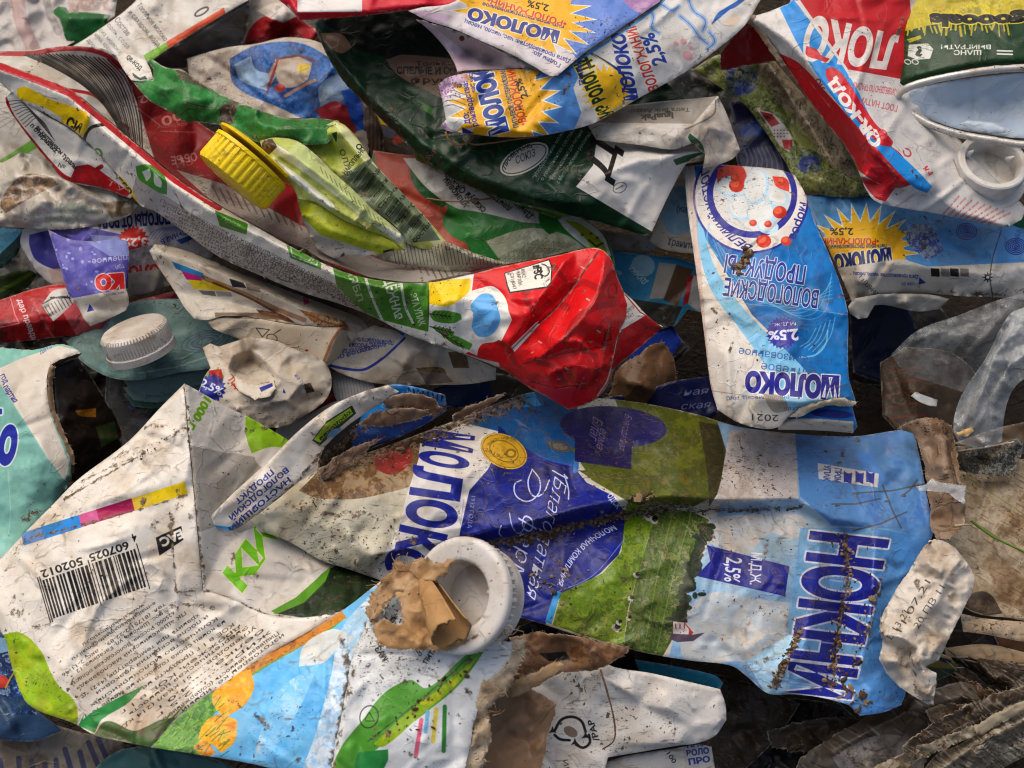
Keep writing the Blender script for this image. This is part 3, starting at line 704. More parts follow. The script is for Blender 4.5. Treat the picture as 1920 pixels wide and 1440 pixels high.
# the rolled tongue of board: an open cone
def roll():
    a0, a1 = at([797, 842], [1088, 1186], [110, 117]); t = (a1 - a0); Ln = np.linalg.norm(t); t /= Ln
    x = np.cross(t, (0, 0, 1)); x /= np.linalg.norm(x); y = np.cross(x, t); V = []; F = []; n, m = 26, 20; rng = np.random.default_rng(8)
    for layer in (1.0, .93):
        for i in range(m + 1):
            u = i / m; c = a0 + t * Ln * u; R = (.0022 + .0040 * u ** .8) * layer
            for j in range(n + 1):
                th = math.radians(-200 + 330 * j / n); rr = R * (1 - .22 * j / n) * (1 + .05 * math.sin(3 * th + 4 * u)); e = t * rng.normal(0, .0005) * (u > .97)
                V.append(c + rr * (math.cos(th) * x + math.sin(th) * y) + e)
    k = (m + 1) * (n + 1)
    for i in range(m):
        for j in range(n):
            q = (i * (n + 1) + j, i * (n + 1) + j + 1, (i + 1) * (n + 1) + j + 1, (i + 1) * (n + 1) + j); F.append(q); F.append(tuple(v + k for v in q[::-1]))
    for j in range(n): F.append((m * (n + 1) + j, m * (n + 1) + j + 1, m * (n + 1) + j + 1 + k, m * (n + 1) + j + k))
    for i in range(m):
        for j in (0, n): F.append((i * (n + 1) + j, (i + 1) * (n + 1) + j, (i + 1) * (n + 1) + j + k, i * (n + 1) + j + k))
    link('torn_roll', V, F, [material('brown_board', 'ad875a', rough=.85, spec=.15, specks=.25, film=.35, bump=.6)], kef, attrs={'grime': np.zeros(len(V)), 'edge': np.zeros(len(V))})
roll()
WHITEPL = material('white_plastic', 'd8d5cf', rough=.32, spec=.5, specks=.62, film=.22, bump=.12)
def neck():
    c = at([862], [1116], [111])[0]
    ax = np.array([-.50, -.16, .80])
    prof = [(0, -9.5), (9.4, -9.5), (9.4, -.2), (9.8, .4), (10.6, .7), (13.8, .85), (14.4, .95), (15.4, .8), (16.0, .3), (16.2, -.4), (16.2, -1.6), (16.0, -1.8), (16.0, -4.4), (14.6, -4.6), (14.2, -11)]
    lathe('spout_ring', kef, c, ax, prof, material('dusty_white_plastic', 'd2cdc6', rough=.36, spec=.5, specks=.75, film=.4, bump=.15), 132, ribs=(11, 12, 50, 1.2), up=(0, 1, 0), soil=.16)
    for i, (x, y, x2, y2) in enumerate(((896, 1052, 884, 1056), (930, 1112, 914, 1110))):
        V, F = tube('tab', kef, at([x, x2], [y, y2], [112, 111]), [.0011, .0005], WHITEPL, 6); link('locking_tab', V, F, [WHITEPL], kef)
neck()
def fibres(root, pts, n, ln, seed, hmm):
    rng = np.random.default_rng(seed); V = []; F = []
    for i in range(n):
        x, y = pts[rng.integers(len(pts))]; x += rng.normal(0, 7); y += rng.normal(0, 7); an = rng.uniform(0, 6.28); l = ln * rng.uniform(.3, 1.2); k = rng.normal(0, .25)
        P = [(x, y, hmm + rng.uniform(-1, 2))]
        for j in range(5): an += k + rng.normal(0, .2); P.append((P[-1][0] + l / 5 * math.cos(an), P[-1][1] + l / 5 * math.sin(an), P[-1][2] + rng.normal(.2, .5)))
        P = np.array(P); v, f = tube('', None, at(P[:, 0], P[:, 1], P[:, 2]), np.linspace(.00014, .00005, 6), None, 4)
        o = len(V); V += list(v); F += [tuple(q + o for q in g) for g in f]
    o = link('paper_fibres', V, F, [PULP], root); o['kind'] = 'stuff'
fibres(kef, [(700, 1140), (715, 1095), (740, 1060), (765, 1050), (800, 1055), (840, 1055), (940, 1190), (975, 1215), (965, 1260), (940, 1300), (915, 1340)], 60, 24, 4, 106)
fibres(kef, [(940, 1190), (930, 1185), (915, 1190)], 14, 44, 14, 112)

# ================================================================== blue farm milk carton, centre
blu = thing('drink_carton', 'large flattened blue carton with a meadow picture and a dirt-filled middle crease', 'carton', 1150, 1030, 50)
def a_b1(a):
    G = '6f7f14'
    a.P([(380, 900), (560, 1120), (760, 1200), (880, 1000), (800, 780), (560, 830)], 'c9c4b0')
    a.paint([(640, 850), (760, 815), (850, 800), (830, 880), (700, 930), (600, 935), (560, 920)], ['8a6a44', '6e5236', 'a58a66', '9a8f7e'], 22)
    a.paint([(705, 850), (745, 825), (770, 840), (768, 870), (735, 890), (705, 880)], ['a3322a', '8c2c26', '6e2a20'], 16)
    # white title band
    a.P([(790, 802), (870, 795), (935, 798), (930, 850), (915, 880), (880, 920), (862, 1000), (855, 1060), (800, 1110), (690, 1090), (705, 1060), (745, 1000), (762, 930), (785, 860)], 'd9d5cf')
    # sky blue band above the oval
    a.P([(860, 790), (960, 735), (1080, 735), (1090, 850), (1076, 885), (1010, 870), (940, 810)], '125f98'); a.P([(940, 740), (1000, 733), (1015, 760), (970, 765)], '2f9ed8')
    a.L([(938, 815), (985, 845), (1040, 866), (1076, 874)], 5, '2f62b4')
    a.paint([(935, 798), (970, 830), (1020, 862), (1075, 875), (1100, 905), (1150, 930), (1172, 960), (1173, 1000), (1160, 1040), (1125, 1075), (1080, 1105), (1035, 1130), (1020, 1180), (960, 1165), (880, 1130), (858, 1060), (862, 1000), (880, 920), (915, 880), (930, 850)], ['0c1866', '12227e', '182c94', '101e74'], 60, sm=False)
    a.P([(1076, 862), (1086, 862), (1084, 888), (1074, 886)], '2f7fc4')
    a.P([(1040, 1108), (1052, 1110), (1034, 1170), (1022, 1166)], '2496d4')
    # meadow
    a.P([(1070, 840), (1210, 840), (1210, 960), (1110, 900)], '5f6a18')
    a.paint([(1150, 740), (1300, 750), (1345, 775), (1368, 860), (1360, 920), (1300, 950), (1180, 940), (1120, 905), (1085, 882), (1180, 880), (1186, 838)], ['5c6216', '6a6e1c', '4e5814', '6e6622'], 26, sm=False)
    a.P([(1078, 800), (1185, 835), (1183, 880), (1078, 865)], '241a58'); a.E(1150, 800, 100, 38, 4, '221c66')
    a.paint([(1175, 945), (1240, 950), (1215, 1010), (1195, 1080), (1178, 1140), (1168, 1215), (1036, 1172), (1052, 1112), (1130, 1075), (1165, 1035)], ['7a941a', '66851a', '889c26', '5a7818', '74901c'], 20, sm=False)
    a.paint([(1235, 950), (1300, 960), (1330, 975), (1300, 1040), (1285, 1120), (1260, 1200), (1240, 1235), (1168, 1215), (1180, 1140), (1200, 1060)], ['4e6a1e', '6a7a34', '3d5a20', '8a8a56', '557a26'], 10, sm=False)
    for i in range(6): a.L([(1300 - i * 12, 950), (1262 - i * 10, 1080), (1232 - i * 8, 1215)], 2.2, ('8f9a4a', '6f7f30', '7c6f48')[i % 3], .6)
    a.paint([(1310, 790), (1365, 800), (1362, 860), (1350, 915), (1330, 950), (1325, 880)], ['4a4420', '3a3a1c', '585028'], 14)
    # sky and clouds
    SKY = [(1345, 790), (1400, 800), (1720, 795), (1770, 1000), (1720, 1350), (1440, 1320), (1250, 1250), (1262, 1200), (1290, 1110), (1320, 1040), (1340, 985), (1355, 920), (1366, 860)]
    a.paint(SKY, ['8fb2cf', '86acd0', '9abad2', 'a8c0d2'], 60, sm=False)
    a.P([(1490, 800), (1725, 795), (1760, 1000), (1640, 990), (1560, 985), (1500, 930), (1495, 860)], '5f92c8'); a.paint([(1560, 815), (1725, 795), (1765, 1010), (1650, 1000), (1600, 900)], ['5a8cc8', '6698cc', '5080c0'], 50, sm=False)
    a.paint([(1368, 805), (1490, 812), (1495, 880), (1497, 935), (1340, 945), (1352, 900)], ['c2bcb8', 'b8b2b0', 'ccc6c0', 'b4b8c0'], 24, sm=False)
    a.paint([(1330, 970), (1400, 965), (1500, 965), (1515, 980), (1490, 1010), (1440, 1000), (1400, 1040), (1330, 1020)], ['c8c2bc', 'b4bec6', 'ccc4be'], 24)
    a.paint([(1290, 1140), (1340, 1110), (1400, 1120), (1480, 1130), (1470, 1200), (1440, 1240), (1380, 1240), (1290, 1240), (1275, 1200)], ['c4c2bc', 'bcc0c0', 'b0bcc6', 'cdc9c2'], 24)
    a.P([(1500, 990), (1660, 990), (1740, 1010), (1700, 1360), (1480, 1330), (1480, 1180), (1490, 1080)], '74a8d2'); a.paint([(1640, 990), (1750, 1010), (1720, 1100), (1690, 1340), (1560, 1340), (1620, 1200)], ['5d98d0', '5490cc', '68a0d4'], 40, sm=False)
    a.paint([(1400, 1240), (1480, 1190), (1500, 1190), (1470, 1300), (1440, 1310)], ['b9dcf0', 'a8d2ee', 'd4e6f0'], 20, sm=False)
    # trees on the horizon, chapel, cows
    for i in range(150):
        u = a.rng.random(); x = 1322 - 50 * u + a.rng.normal(0, 6 + 4 * math.sin(u * 20)); y = 990 + 175 * u + a.rng.normal(0, 5); a.E(x, y, a.rng.uniform(3, 10), a.rng.uniform(3, 9), 0, str(a.rng.choice(['26321c', '1e2a18', '34401f'])), .9, 12)
    a.P([(1262, 1165), (1290, 1168), (1297, 1182), (1296, 1196), (1262, 1192)], 'c9c0c0'); a.P([(1275, 1158), (1283, 1166), (1300, 1186), (1290, 1198), (1292, 1180)], 'a8352c'); a.P([(1258, 1188), (1300, 1190), (1322, 1186), (1300, 1202), (1270, 1204), (1256, 1198)], '5a4a5c')
    for x in (1267, 1275, 1283): a.L([(x, 1170), (x, 1178)], 2, '7a3a34')
    for x, y, r in ((1215, 968, 11), (1225, 975, 9), (1192, 1079, 6), (1182, 1123, 6), (1155, 1178, 9), (1160, 1168, 6), (1178, 1160, 5)):
        a.E(x, y, r, r * .7, 40, 'd0ccc0'); a.E(x + 3, y - 3, r * .6, r * .6, 0, '1c1a18')
    # lettering
    B = '1c2a90'
    for t, p0, p1, h in (('М', (803, 804), (798, 836), 84), ('О', (794, 841), (789, 868), 84), ('Л', (780, 872), (772, 928), 86), ('О', (771, 931), (763, 982), 86), ('К', (755, 984), (744, 1034), 82), ('О', (732, 1022), (722, 1080), 70)):
        a.T(t, p0[0], p0[1], p1[0], p1[1], h, B, bold=.045)
    for pts in ([(1058, 890), (1066, 918), (1066, 936)], [(1036, 882), (1064, 897), (1058, 890)], [(998, 880), (1012, 900), (1010, 925), (990, 940), (968, 930), (965, 908), (978, 900)], [(998, 880), (990, 905), (1000, 930), (1018, 925), (1030, 900)]): a.L(pts, 2.6, 'd8dcf4', sm=True)
    a.T('Благодатная', 1040, 892, 986, 1112, 27, 'd8dcf4', shear=.5, bold=-.01)
    for pts in ([(955, 962), (962, 990), (975, 1000), (985, 980)], [(940, 985), (936, 1000), (945, 1010)]): a.L(pts, 2.2, 'c4caf0', sm=True)
    a.T('ферма', 982, 962, 952, 1112, 30, 'd0d6f2', shear=.35, bold=-.01)
    for t, x0, y0, x1, y1 in (('ОДСК', 1138, 930, 1157, 955),): a.T(t, x0, y0, x1, y1, 11, 'dfe3f6', bold=.02)
    a.T('МОЛОЧНАЯ КОМПАНИЯ.', 1150, 985, 1045, 1096, 11, 'd4daf4', bold=.02, arc=-20)
    a.L([(1172, 1010), (1110, 1080), (1040, 1112)], 1.2, '8f9ae0', sm=True); a.L([(870, 935), (863, 985)], 1, '8f9ae0'); a.T('1932 ГОДА', 884, 930, 876, 990, 8, 'aab2ea')
    a.T('Благодатная', 1172, 775, 1160, 840, 14, '9a7f9c', shear=.4); a.T('ферма', 1128, 790, 1118, 838, 16, '9a7f9c', shear=.4); a.T('Благ', 1112, 780, 1104, 820, 20, '9a7f9c', shear=.4)
    a.E(945, 846, 46, 31, 25, 'a87f1a'); a.E(945, 846, 41, 27, 25, 'd2aa30'); a.ring(945, 846, 28, 18, 25, 1.6, '8a6a18'); a.ring(945, 846, 44, 29.5, 25, 1.5, 'e4c860'); a.E(958, 850, 10, 9, 0, '9a7a1c'); a.E(958, 850, 6, 5, 0, 'd8b440'); a.T('2019', 908, 845, 935, 858, 7, '7a5e14'); a.T('гарантия качества', 912, 838, 968, 826, 6, '7a5e14', arc=8)
    a.E(1050, 837, 23, 10, 12, '5f5a58'); a.E(1050, 837, 14, 6, 12, '7a746c')
    # flag with the fat content
    a.P([(1325, 1022), (1480, 1062), (1472, 1118), (1306, 1080), (1332, 1052)], '1c2692')
    a.T('М.Д.Ж.', 1409, 1036, 1406, 1096, 20, 'dfe2f0', bold=.02); a.T('2,5%', 1363, 1044, 1358, 1090, 30, 'dfe2f0', bold=.02)
    # printer's mark
    a.P([(1533, 868), (1648, 888), (1646, 914), (1535, 898)], 'd4d2d0'); a.T('ПРОМ', 1566, 878, 1564, 904, 12, '3a4a8a', bold=.03); a.T('УПАК', 1546, 872, 1544, 902, 12, '3a4a8a', bold=.03)
    for x in (1582, 1604, 1624): a.P([(x, 882), (x + 8, 888), (x + 16, 886), (x + 14, 908), (x + 6, 904), (x, 904)], '2a38a0', sm=True)
    # big outlined lettering, crumpled
    a.T('НОКНИ', 1528, 996, 1478, 1298, 132, '1e2a94', ol='d6d8e2', ow=4, bold=.05, h2=112, shear=-.05)
    for i in range(5): a.L([(1566 - i * 8, 1030 + i * 58), (1600 - i * 8, 1034 + i * 58)], 3, 'd6d8e2', .7)
    for x0, y0, x1, y1 in ((1600, 925, 1745, 905), (1655, 910, 1690, 990), (1600, 995, 1700, 960), (1560, 945, 1650, 935), (1720, 900, 1690, 930)): a.L([(x0, y0), ((x0 + x1) / 2, (y0 + y1) / 2 + 5), (x1, y1)], 3, '5f5148', .7)
sheet('front_panel', blu, [(425, 990, 80), (470, 955, 80), (530, 925, 79), (590, 885, 76), (650, 862, 72), (720, 838, 70), (800, 808, 68), (870, 782, 66), (930, 757, 64), (1000, 735, 62), (1060, 742, 60), (1180, 752, 58), (1300, 775, 58), (1385, 800, 58), (1500, 814, 57), (1600, 818, 57), (1680, 807, 56), (1712, 804, 56), (1725, 860, 58), (1740, 940, 60), (1750, 985, 60), (1746, 1012, 59), (1732, 1050, 57), (1705, 1120, 57), (1692, 1200, 57), (1700, 1290, 58), (1690, 1322, 60), (1655, 1336, 62), (1612, 1342, 63), (1590, 1322, 63), (1540, 1308, 63), (1490, 1302, 64), (1440, 1300, 64), (1400, 1268, 66), (1370, 1248, 66), (1290, 1238, 66), (1200, 1222, 67), (1080, 1190, 68), (1000, 1165, 68), (900, 1140, 68), (780, 1110, 68), (690, 1080, 69), (650, 1066, 72), (600, 1050, 74), (550, 1020, 78), (500, 1000, 80)],
      'c9c4b8', a_b1, ctrl=[(1000, 850, 69), (1150, 850, 65), (1450, 870, 63), (1650, 900, 61), (870, 880, 75), (1150, 1080, 72), (1300, 1100, 71), (1450, 1100, 70), (1070, 1100, 72), (640, 930, 82), (690, 1010, 79), (760, 900, 78), (820, 960, 78), (1480, 1240, 73), (1660, 1060, 62), (1680, 960, 62)],
      creases=[[(700, 1040, 80), (780, 1025, 76), (862, 1008, 73), (980, 982, 76), (1090, 952, 79), (1180, 936, 77), (1260, 930, 75), (1340, 936, 72), (1490, 934, 69), (1560, 972, 66), (1640, 982, 64)],
               [(862, 1024, 66), (980, 1006, 66), (1090, 980, 66), (1200, 959, 64), (1260, 956, 62), (1340, 957, 62), (1490, 951, 63), (1560, 990, 61)],
               [(1582, 1000, 58), (1592, 1080, 55), (1575, 1160, 54), (1566, 1240, 54), (1560, 1280, 57)], [(1540, 1000, 66), (1528, 1120, 68), (1505, 1230, 70), (1470, 1296, 66)], [(1640, 1020, 66), (1632, 1150, 67), (1608, 1260, 66)],
               [(1500, 1190, 68), (1480, 1240, 73), (1445, 1298, 65)], [(590, 930, 84), (580, 975, 81), (592, 1010, 78), (577, 1045, 75)], [(470, 965, 82), (560, 955, 85), (640, 930, 83), (720, 905, 79)]],
      rough=.75, fine=.17, folds=2.6, dirt=2.4, s=1.2, body=6, specks=.85, film=.36, key='blue', ckgrime=.42, grime=[('l', [(880, 1024), (980, 1010), (1090, 984), (1180, 962), (1250, 955)], 17, .92), ('l', [(1200, 945), (1290, 948)], 13, .95), ('l', [(1290, 957), (1400, 958), (1500, 952)], 8, .8), ('l', [(1584, 1000), (1592, 1080), (1575, 1160), (1566, 1240), (1560, 1290)], 13, .78), ('l', [(1505, 1180), (1480, 1230), (1455, 1290)], 12, .8), ('l', [(600, 890), (700, 850), (800, 815), (900, 775), (980, 750)], 34, .86), ('l', [(540, 945), (620, 965), (700, 960)], 20, .66), ('l', [(1000, 1000), (1050, 1060), (1090, 1100)], 18, .62), ('l', [(1300, 970), (1340, 1010)], 14, .6), ('l', [(480, 965), (560, 940), (640, 905)], 12, .62), ('l', [(690, 1060), (760, 1010), (830, 985), (870, 960)], 8, .66), ('s', 775, 1015, 18, .85), ('l', [(1660, 1060), (1640, 1130), (1628, 1190)], 12, .75), ('s', 1140, 990, 26, .5), ('l', [(1500, 945), (1620, 950), (1700, 930)], 6, .62), ('s', 600, 1030, 16, .5), ('s', 1385, 860, 12, .5), ('s', 1540, 885, 26, .5)])
def a_b2(a):
    a.L([(395, 992), (430, 996), (450, 988)], 16, '2a9fe0')
    a.P([(585, 826), (612, 790), (660, 760), (668, 775), (625, 812), (600, 836)], '2f4a20'); a.P([(588, 824), (612, 794), (656, 765), (662, 775), (622, 806), (600, 830)], 'a6c428'); a.P([(612, 822), (618, 806), (640, 802), (630, 818)], '6fb4e0')
    a.T('городский', 660, 766, 598, 822, 7, '2a3018', bold=.02)
    a.T('НАСТОЯЩИЙ', 540, 894, 428, 990, 10, '2c3a92', bold=.03); a.T('ВОЛОГОДСКИЙ', 536, 876, 428, 968, 10, '2c3a92', bold=.03); a.T('ПРОДУКТ', 508, 880, 440, 938, 10, '2c3a92', bold=.03)
sheet('gable_flap', blu, [(395, 986, 89), (397, 965, 91), (440, 922, 93), (500, 868, 94), (560, 808, 95), (620, 762, 95), (680, 735, 94), (728, 722, 91), (748, 734, 87), (700, 765, 87), (650, 800, 88), (612, 835, 88), (592, 872, 88), (540, 920, 88), (492, 958, 88), (450, 988, 87), (428, 997, 86)],
      'dcd6cb', a_b2, ctrl=[(500, 905, 95), (610, 800, 96)], rough=.25, s=1.6, specks=.75, film=.3, grime=[('l', [(440, 990), (500, 955), (560, 900), (600, 850), (660, 795)], 9, .8), ('s', 530, 910, 9, .8)])
def a_b3(a):
    a.P([(690, 735), (740, 718), (800, 728), (840, 742), (836, 775), (770, 800), (660, 840)], '1f86cc'); a.P([(660, 805), (760, 775), (830, 772), (800, 800), (660, 848)], '1c55a4'); a.T('(кислоты)', 735, 736, 712, 760, 9, 'c8dcee')
    for i in range(9): a.L([(766 + i * 9, 728 + i * 2), (772 + i * 8, 744 + i)], 3, '1a2030')
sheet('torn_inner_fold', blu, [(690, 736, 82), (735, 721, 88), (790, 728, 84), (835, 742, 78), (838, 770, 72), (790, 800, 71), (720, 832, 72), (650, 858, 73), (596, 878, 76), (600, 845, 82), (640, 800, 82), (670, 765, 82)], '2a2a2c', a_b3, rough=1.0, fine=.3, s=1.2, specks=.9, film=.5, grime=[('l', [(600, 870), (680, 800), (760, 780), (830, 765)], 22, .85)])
for pts in ([(672, 795, 84), (700, 775, 86), (745, 765, 87), (800, 768, 86), (812, 778, 84), (770, 790, 83), (715, 800, 83)], [(716, 748, 88), (770, 738, 88), (815, 748, 86), (830, 770, 83), (815, 780, 82), (770, 770, 84), (722, 766, 86)], [(850, 775, 76), (900, 752, 76), (945, 738, 76), (930, 752, 75), (880, 778, 74), (850, 790, 73)], [(600, 880, 80), (650, 845, 80), (690, 830, 79), (720, 820, 78), (680, 850, 78), (640, 880, 79), (600, 905, 80)]):
    sheet('torn_board', blu, pts, '6a5240', rough=1.0, fine=.5, rag=3, step=5, edge=PULP, back=PULP, specks=.8, film=.6, bump=.9)
sheet('torn_board', blu, [(1680, 805, 64), (1712, 788, 66), (1760, 784, 66), (1785, 800, 66), (1796, 850, 66), (1800, 905, 67), (1812, 945, 68), (1806, 990, 68), (1780, 1010, 67), (1755, 1010, 65), (1742, 985, 63), (1746, 960, 64), (1738, 900, 63), (1724, 850, 63), (1712, 812, 62)], '86705c', creases=[[(1762, 790, 69), (1772, 830, 69), (1782, 890, 70), (1790, 920, 70)], [(1770, 790, 64), (1782, 840, 64), (1794, 905, 65)]], rough=.9, fine=.4, rag=3, step=5, edge=PULP, back=PULP, specks=.85, film=.8, bump=1.2, grime=[('l', [(1768, 790), (1782, 860), (1796, 910)], 7, .8), ('s', 1735, 800, 22, .7), ('s', 1760, 940, 24, .65)])
def a_foil(a):
    for t, x0, y0, x1, y1 in (('11.07.21', 1690, 1186, 1745, 1092), ('20 ПВ 11', 1722, 1180, 1772, 1102), ('L 13 21', 1672, 1200, 1705, 1150)): a.T(t, x0, y0, x1, y1, 13, '3a3632', bold=-.01)
sheet('crumpled_end', blu, [(1752, 1010, 72), (1778, 1018, 73), (1806, 1045, 73), (1826, 1080, 72), (1822, 1110, 72), (1808, 1140, 74), (1792, 1172, 73), (1776, 1205, 72), (1760, 1238, 71), (1735, 1250, 72), (1755, 1262, 74), (1754, 1290, 75), (1750, 1320, 72), (1730, 1316, 70), (1690, 1290, 70), (1662, 1262, 70), (1648, 1235, 70), (1654, 1205, 72), (1650, 1170, 72), (1672, 1120, 72), (1705, 1070, 72), (1735, 1022, 71)],
      'd2cbc0', a_foil, creases=[[(1800, 1050, 78), (1770, 1090, 79), (1740, 1140, 79), (1728, 1170, 77)], [(1660, 1190, 79), (1690, 1195, 82), (1720, 1215, 77), (1700, 1225, 71), (1682, 1240, 78)], [(1740, 1190, 74), (1720, 1240, 82), (1745, 1235, 76), (1765, 1200, 75)], [(1700, 1250, 70), (1712, 1268, 71), (1718, 1300, 70)], [(1735, 1265, 79), (1740, 1285, 78), (1722, 1292, 74), (1742, 1300, 78)]], rough=1.7, fine=.8, smooth=0, step=4, rag=1.2, s=1.3, specks=.75, film=.45, folds=5, edged=.8, grime=[('l', [(1705, 1225), (1716, 1262), (1716, 1310)], 9, .7), ('s', 1742, 1170, 9, .7), ('l', [(1662, 1180), (1650, 1205)], 8, .6)])
CF1 = clear_film('torn_clear_film', .25)
sheet('torn_film', blu, [(1718, 912, 70), (1735, 908, 72), (1748, 898, 72), (1760, 904, 73), (1788, 908, 74), (1812, 910, 74), (1808, 945, 72), (1795, 938, 72), (1780, 925, 72), (1740, 920, 71), (1724, 920, 70)], 'c8ccd0', rough=.8, fine=.3, step=4, rag=1.5, thick=.15, rnd=(0, 0), mat=CF1, edge=CF1, back=CF1)

# ================================================================== long red, green and white carton
red = thing('drink_carton', 'long white carton with a green band and a bright red crushed end', 'carton', 640, 480, 60)
def a_r1(a):
    a.P([(960, 440), (1260, 440), (1260, 780), (1050, 780), (860, 668), (890, 655), (905, 640), (940, 640), (960, 600), (945, 560), (905, 545), (890, 520)], 'd8141e')
    a.P([(840, 500), (1000, 440), (1000, 560), (870, 560)], 'd8141e')
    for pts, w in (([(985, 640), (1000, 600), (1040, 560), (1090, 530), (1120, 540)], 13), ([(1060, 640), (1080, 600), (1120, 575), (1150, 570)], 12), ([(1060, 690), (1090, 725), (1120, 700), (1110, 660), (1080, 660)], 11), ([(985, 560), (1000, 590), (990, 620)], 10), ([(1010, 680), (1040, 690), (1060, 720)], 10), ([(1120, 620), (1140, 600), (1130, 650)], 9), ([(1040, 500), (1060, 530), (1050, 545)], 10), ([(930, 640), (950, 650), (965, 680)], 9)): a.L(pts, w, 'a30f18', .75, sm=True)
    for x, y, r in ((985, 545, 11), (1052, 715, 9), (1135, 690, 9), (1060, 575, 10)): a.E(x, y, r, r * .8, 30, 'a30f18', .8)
    # cloud, sun and twigs
    a.P([(806, 500), (890, 500), (885, 545), (902, 540), (925, 537), (948, 560), (953, 590), (945, 625), (930, 640), (905, 645), (897, 655), (895, 668), (880, 660), (840, 630), (803, 618)], 'e6e3da', sm=True)
    a.P([(804, 526), (882, 522), (880, 545), (862, 562), (840, 574), (803, 570)], 'f0cc00', sm=True); a.P([(897, 555), (910, 550), (925, 555), (934, 580), (938, 600), (925, 625), (900, 632), (885, 615), (888, 590), (882, 575)], '6db2e6', sm=True)
    for pts in ([(806, 592), (815, 582), (862, 588), (866, 598), (850, 606), (815, 602)], [(806, 612), (830, 614), (852, 622), (850, 630), (830, 626)], [(820, 620), (860, 632), (886, 645), (880, 656), (850, 645)]): a.P(pts, '5a9a34', sm=True)
    for x0, y0, x1, y1 in ((804, 588, 848, 594), (806, 612, 848, 624), (818, 620, 870, 650)):
        a.L([(x0, y0), (x1, y1)], 1.5, '1c2618'); dx, dy = (x1 - x0), (y1 - y0)
        for k in range(1, 6): a.L([(x0 + dx * k / 6, y0 + dy * k / 6), (x0 + dx * (k / 6 + .12), y0 + dy * (k / 6 + .12) - 6)], 1.2, '1c2618'); a.L([(x0 + dx * k / 6, y0 + dy * k / 6), (x0 + dx * (k / 6 + .14), y0 + dy * (k / 6 + .14) + 5)], 1.2, '1c2618')
    a.L([(802, 500), (804, 570), (802, 620)], 2, '2a3a1c')
    # certificate tag
    a.P([(945, 512), (1030, 486), (1036, 500), (1034, 530), (1026, 540), (955, 550), (950, 535)], '2a2420', sm=False); a.P([(947, 513), (1029, 488), (1034, 502), (1032, 529), (1025, 537), (957, 547), (952, 534)], 'e4dfd4')
    a.T('FSC', 1000, 502, 1003, 524, 16, '2a2622', bold=.03); a.T('МИКС', 977, 505, 979, 521, 7, '2a2622'); a.T('КАРТОН', 968, 510, 972, 535, 7, '2a2622'); a.T('C014047', 956, 512, 962, 543, 7, '2a2622')
    a.L([(1006, 500), (1014, 504), (1012, 510), (1022, 518), (1030, 510), (1024, 498), (1016, 495)], 2, '2a2622', sm=True); a.L([(1000, 500), (1010, 498), (1008, 508), (1016, 508)], 3, '2a2622')
    a.P([(958, 650), (1004, 605), (1010, 602), (1012, 608), (965, 660)], 'd8d4ca'); a.L([(960, 655), (1012, 602)], 1.2, '7a0f14')
    a.L([(1121, 472), (1082, 528), (1042, 578), (1010, 606)], 3, '6a0a10'); a.L([(1146, 690), (1138, 716), (1120, 742)], 3, 'd8d0c8'); a.L([(1152, 672), (1146, 700)], 1.6, 'd8d0c8'); a.L([(985, 712), (1040, 728), (1085, 722)], 2, '7a0c12'); a.L([(975, 684), (1040, 666), (1148, 646)], 1.6, '8a0e14')  # dark lines paint crease shade into the red; pale ones are wear
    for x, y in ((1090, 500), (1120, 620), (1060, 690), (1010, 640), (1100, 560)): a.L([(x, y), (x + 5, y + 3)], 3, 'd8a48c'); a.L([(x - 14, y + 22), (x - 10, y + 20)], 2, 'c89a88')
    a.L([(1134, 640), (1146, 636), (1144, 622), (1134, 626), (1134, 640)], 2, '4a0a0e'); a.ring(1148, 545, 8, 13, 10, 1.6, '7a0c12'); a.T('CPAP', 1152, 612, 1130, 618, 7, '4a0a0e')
    a.P([(850, 655), (900, 672), (935, 680), (938, 688), (920, 686), (860, 668)], 'd8d2c6')
    # green band
    a.P([(622, 490), (804, 515), (802, 622), (640, 580)], '4f8d2a'); a.P([(536, 455), (602, 482), (602, 506), (545, 484)], '5c9a36', sm=False); a.P([(403, 394), (465, 420), (462, 440), (412, 424)], '4f8d2a')
    a.T('прав...', 415, 412, 460, 432, 9, '8fbf6a'); a.L([(545, 462), (596, 484), (594, 498), (548, 480), (545, 462)], 2, 'd6dccc'); a.L([(578, 490), (590, 478), (584, 494), (594, 496)], 1.5, 'd6dccc')
    for x0, x1 in ((688, 705), (752, 760)): a.L([(x0 - 6, 500), (x0, 530), (x1, 575), (x1 + 14, 605)], 5, 'cfd4c4', sm=True)
    a.T('АДЁЖНАЯ', 714, 510, 742, 600, 25, 'd6dacc', h2=13, bold=.03); a.T('ЭТА УПАК', 768, 552, 786, 612, 13, 'cdd2c2', bold=.02); a.T('ПЯБЛ', 648, 505, 672, 566, 17, 'b9c8a4', bold=.02, h2=10)
    # grey small print on the lower side
    GL = ['Продукт изготовлен из нормализованного молока', 'хранить при температуре от +2 до +25 °С', 'после вскрытия хранить в холодильнике', 'не более пяти суток пищевая ценность', 'белки жиры углеводы в 100 г продукта', 'энергетическая ценность кДж ккал', 'изготовитель адрес производства', 'срок годности шесть месяцев', 'масса нетто']
    a.P([(255, 330), (330, 380), (420, 440), (560, 505), (630, 535), (690, 592), (560, 550), (410, 485), (300, 405), (245, 370)], 'b7b0a6')
    for i, t in enumerate(GL):
        o = i * 9.5; a.T(t, 300 + i * 3, 378 + o, 622 + i * 6, 534 + o * .55, 6.2, '57504a', a=.8)
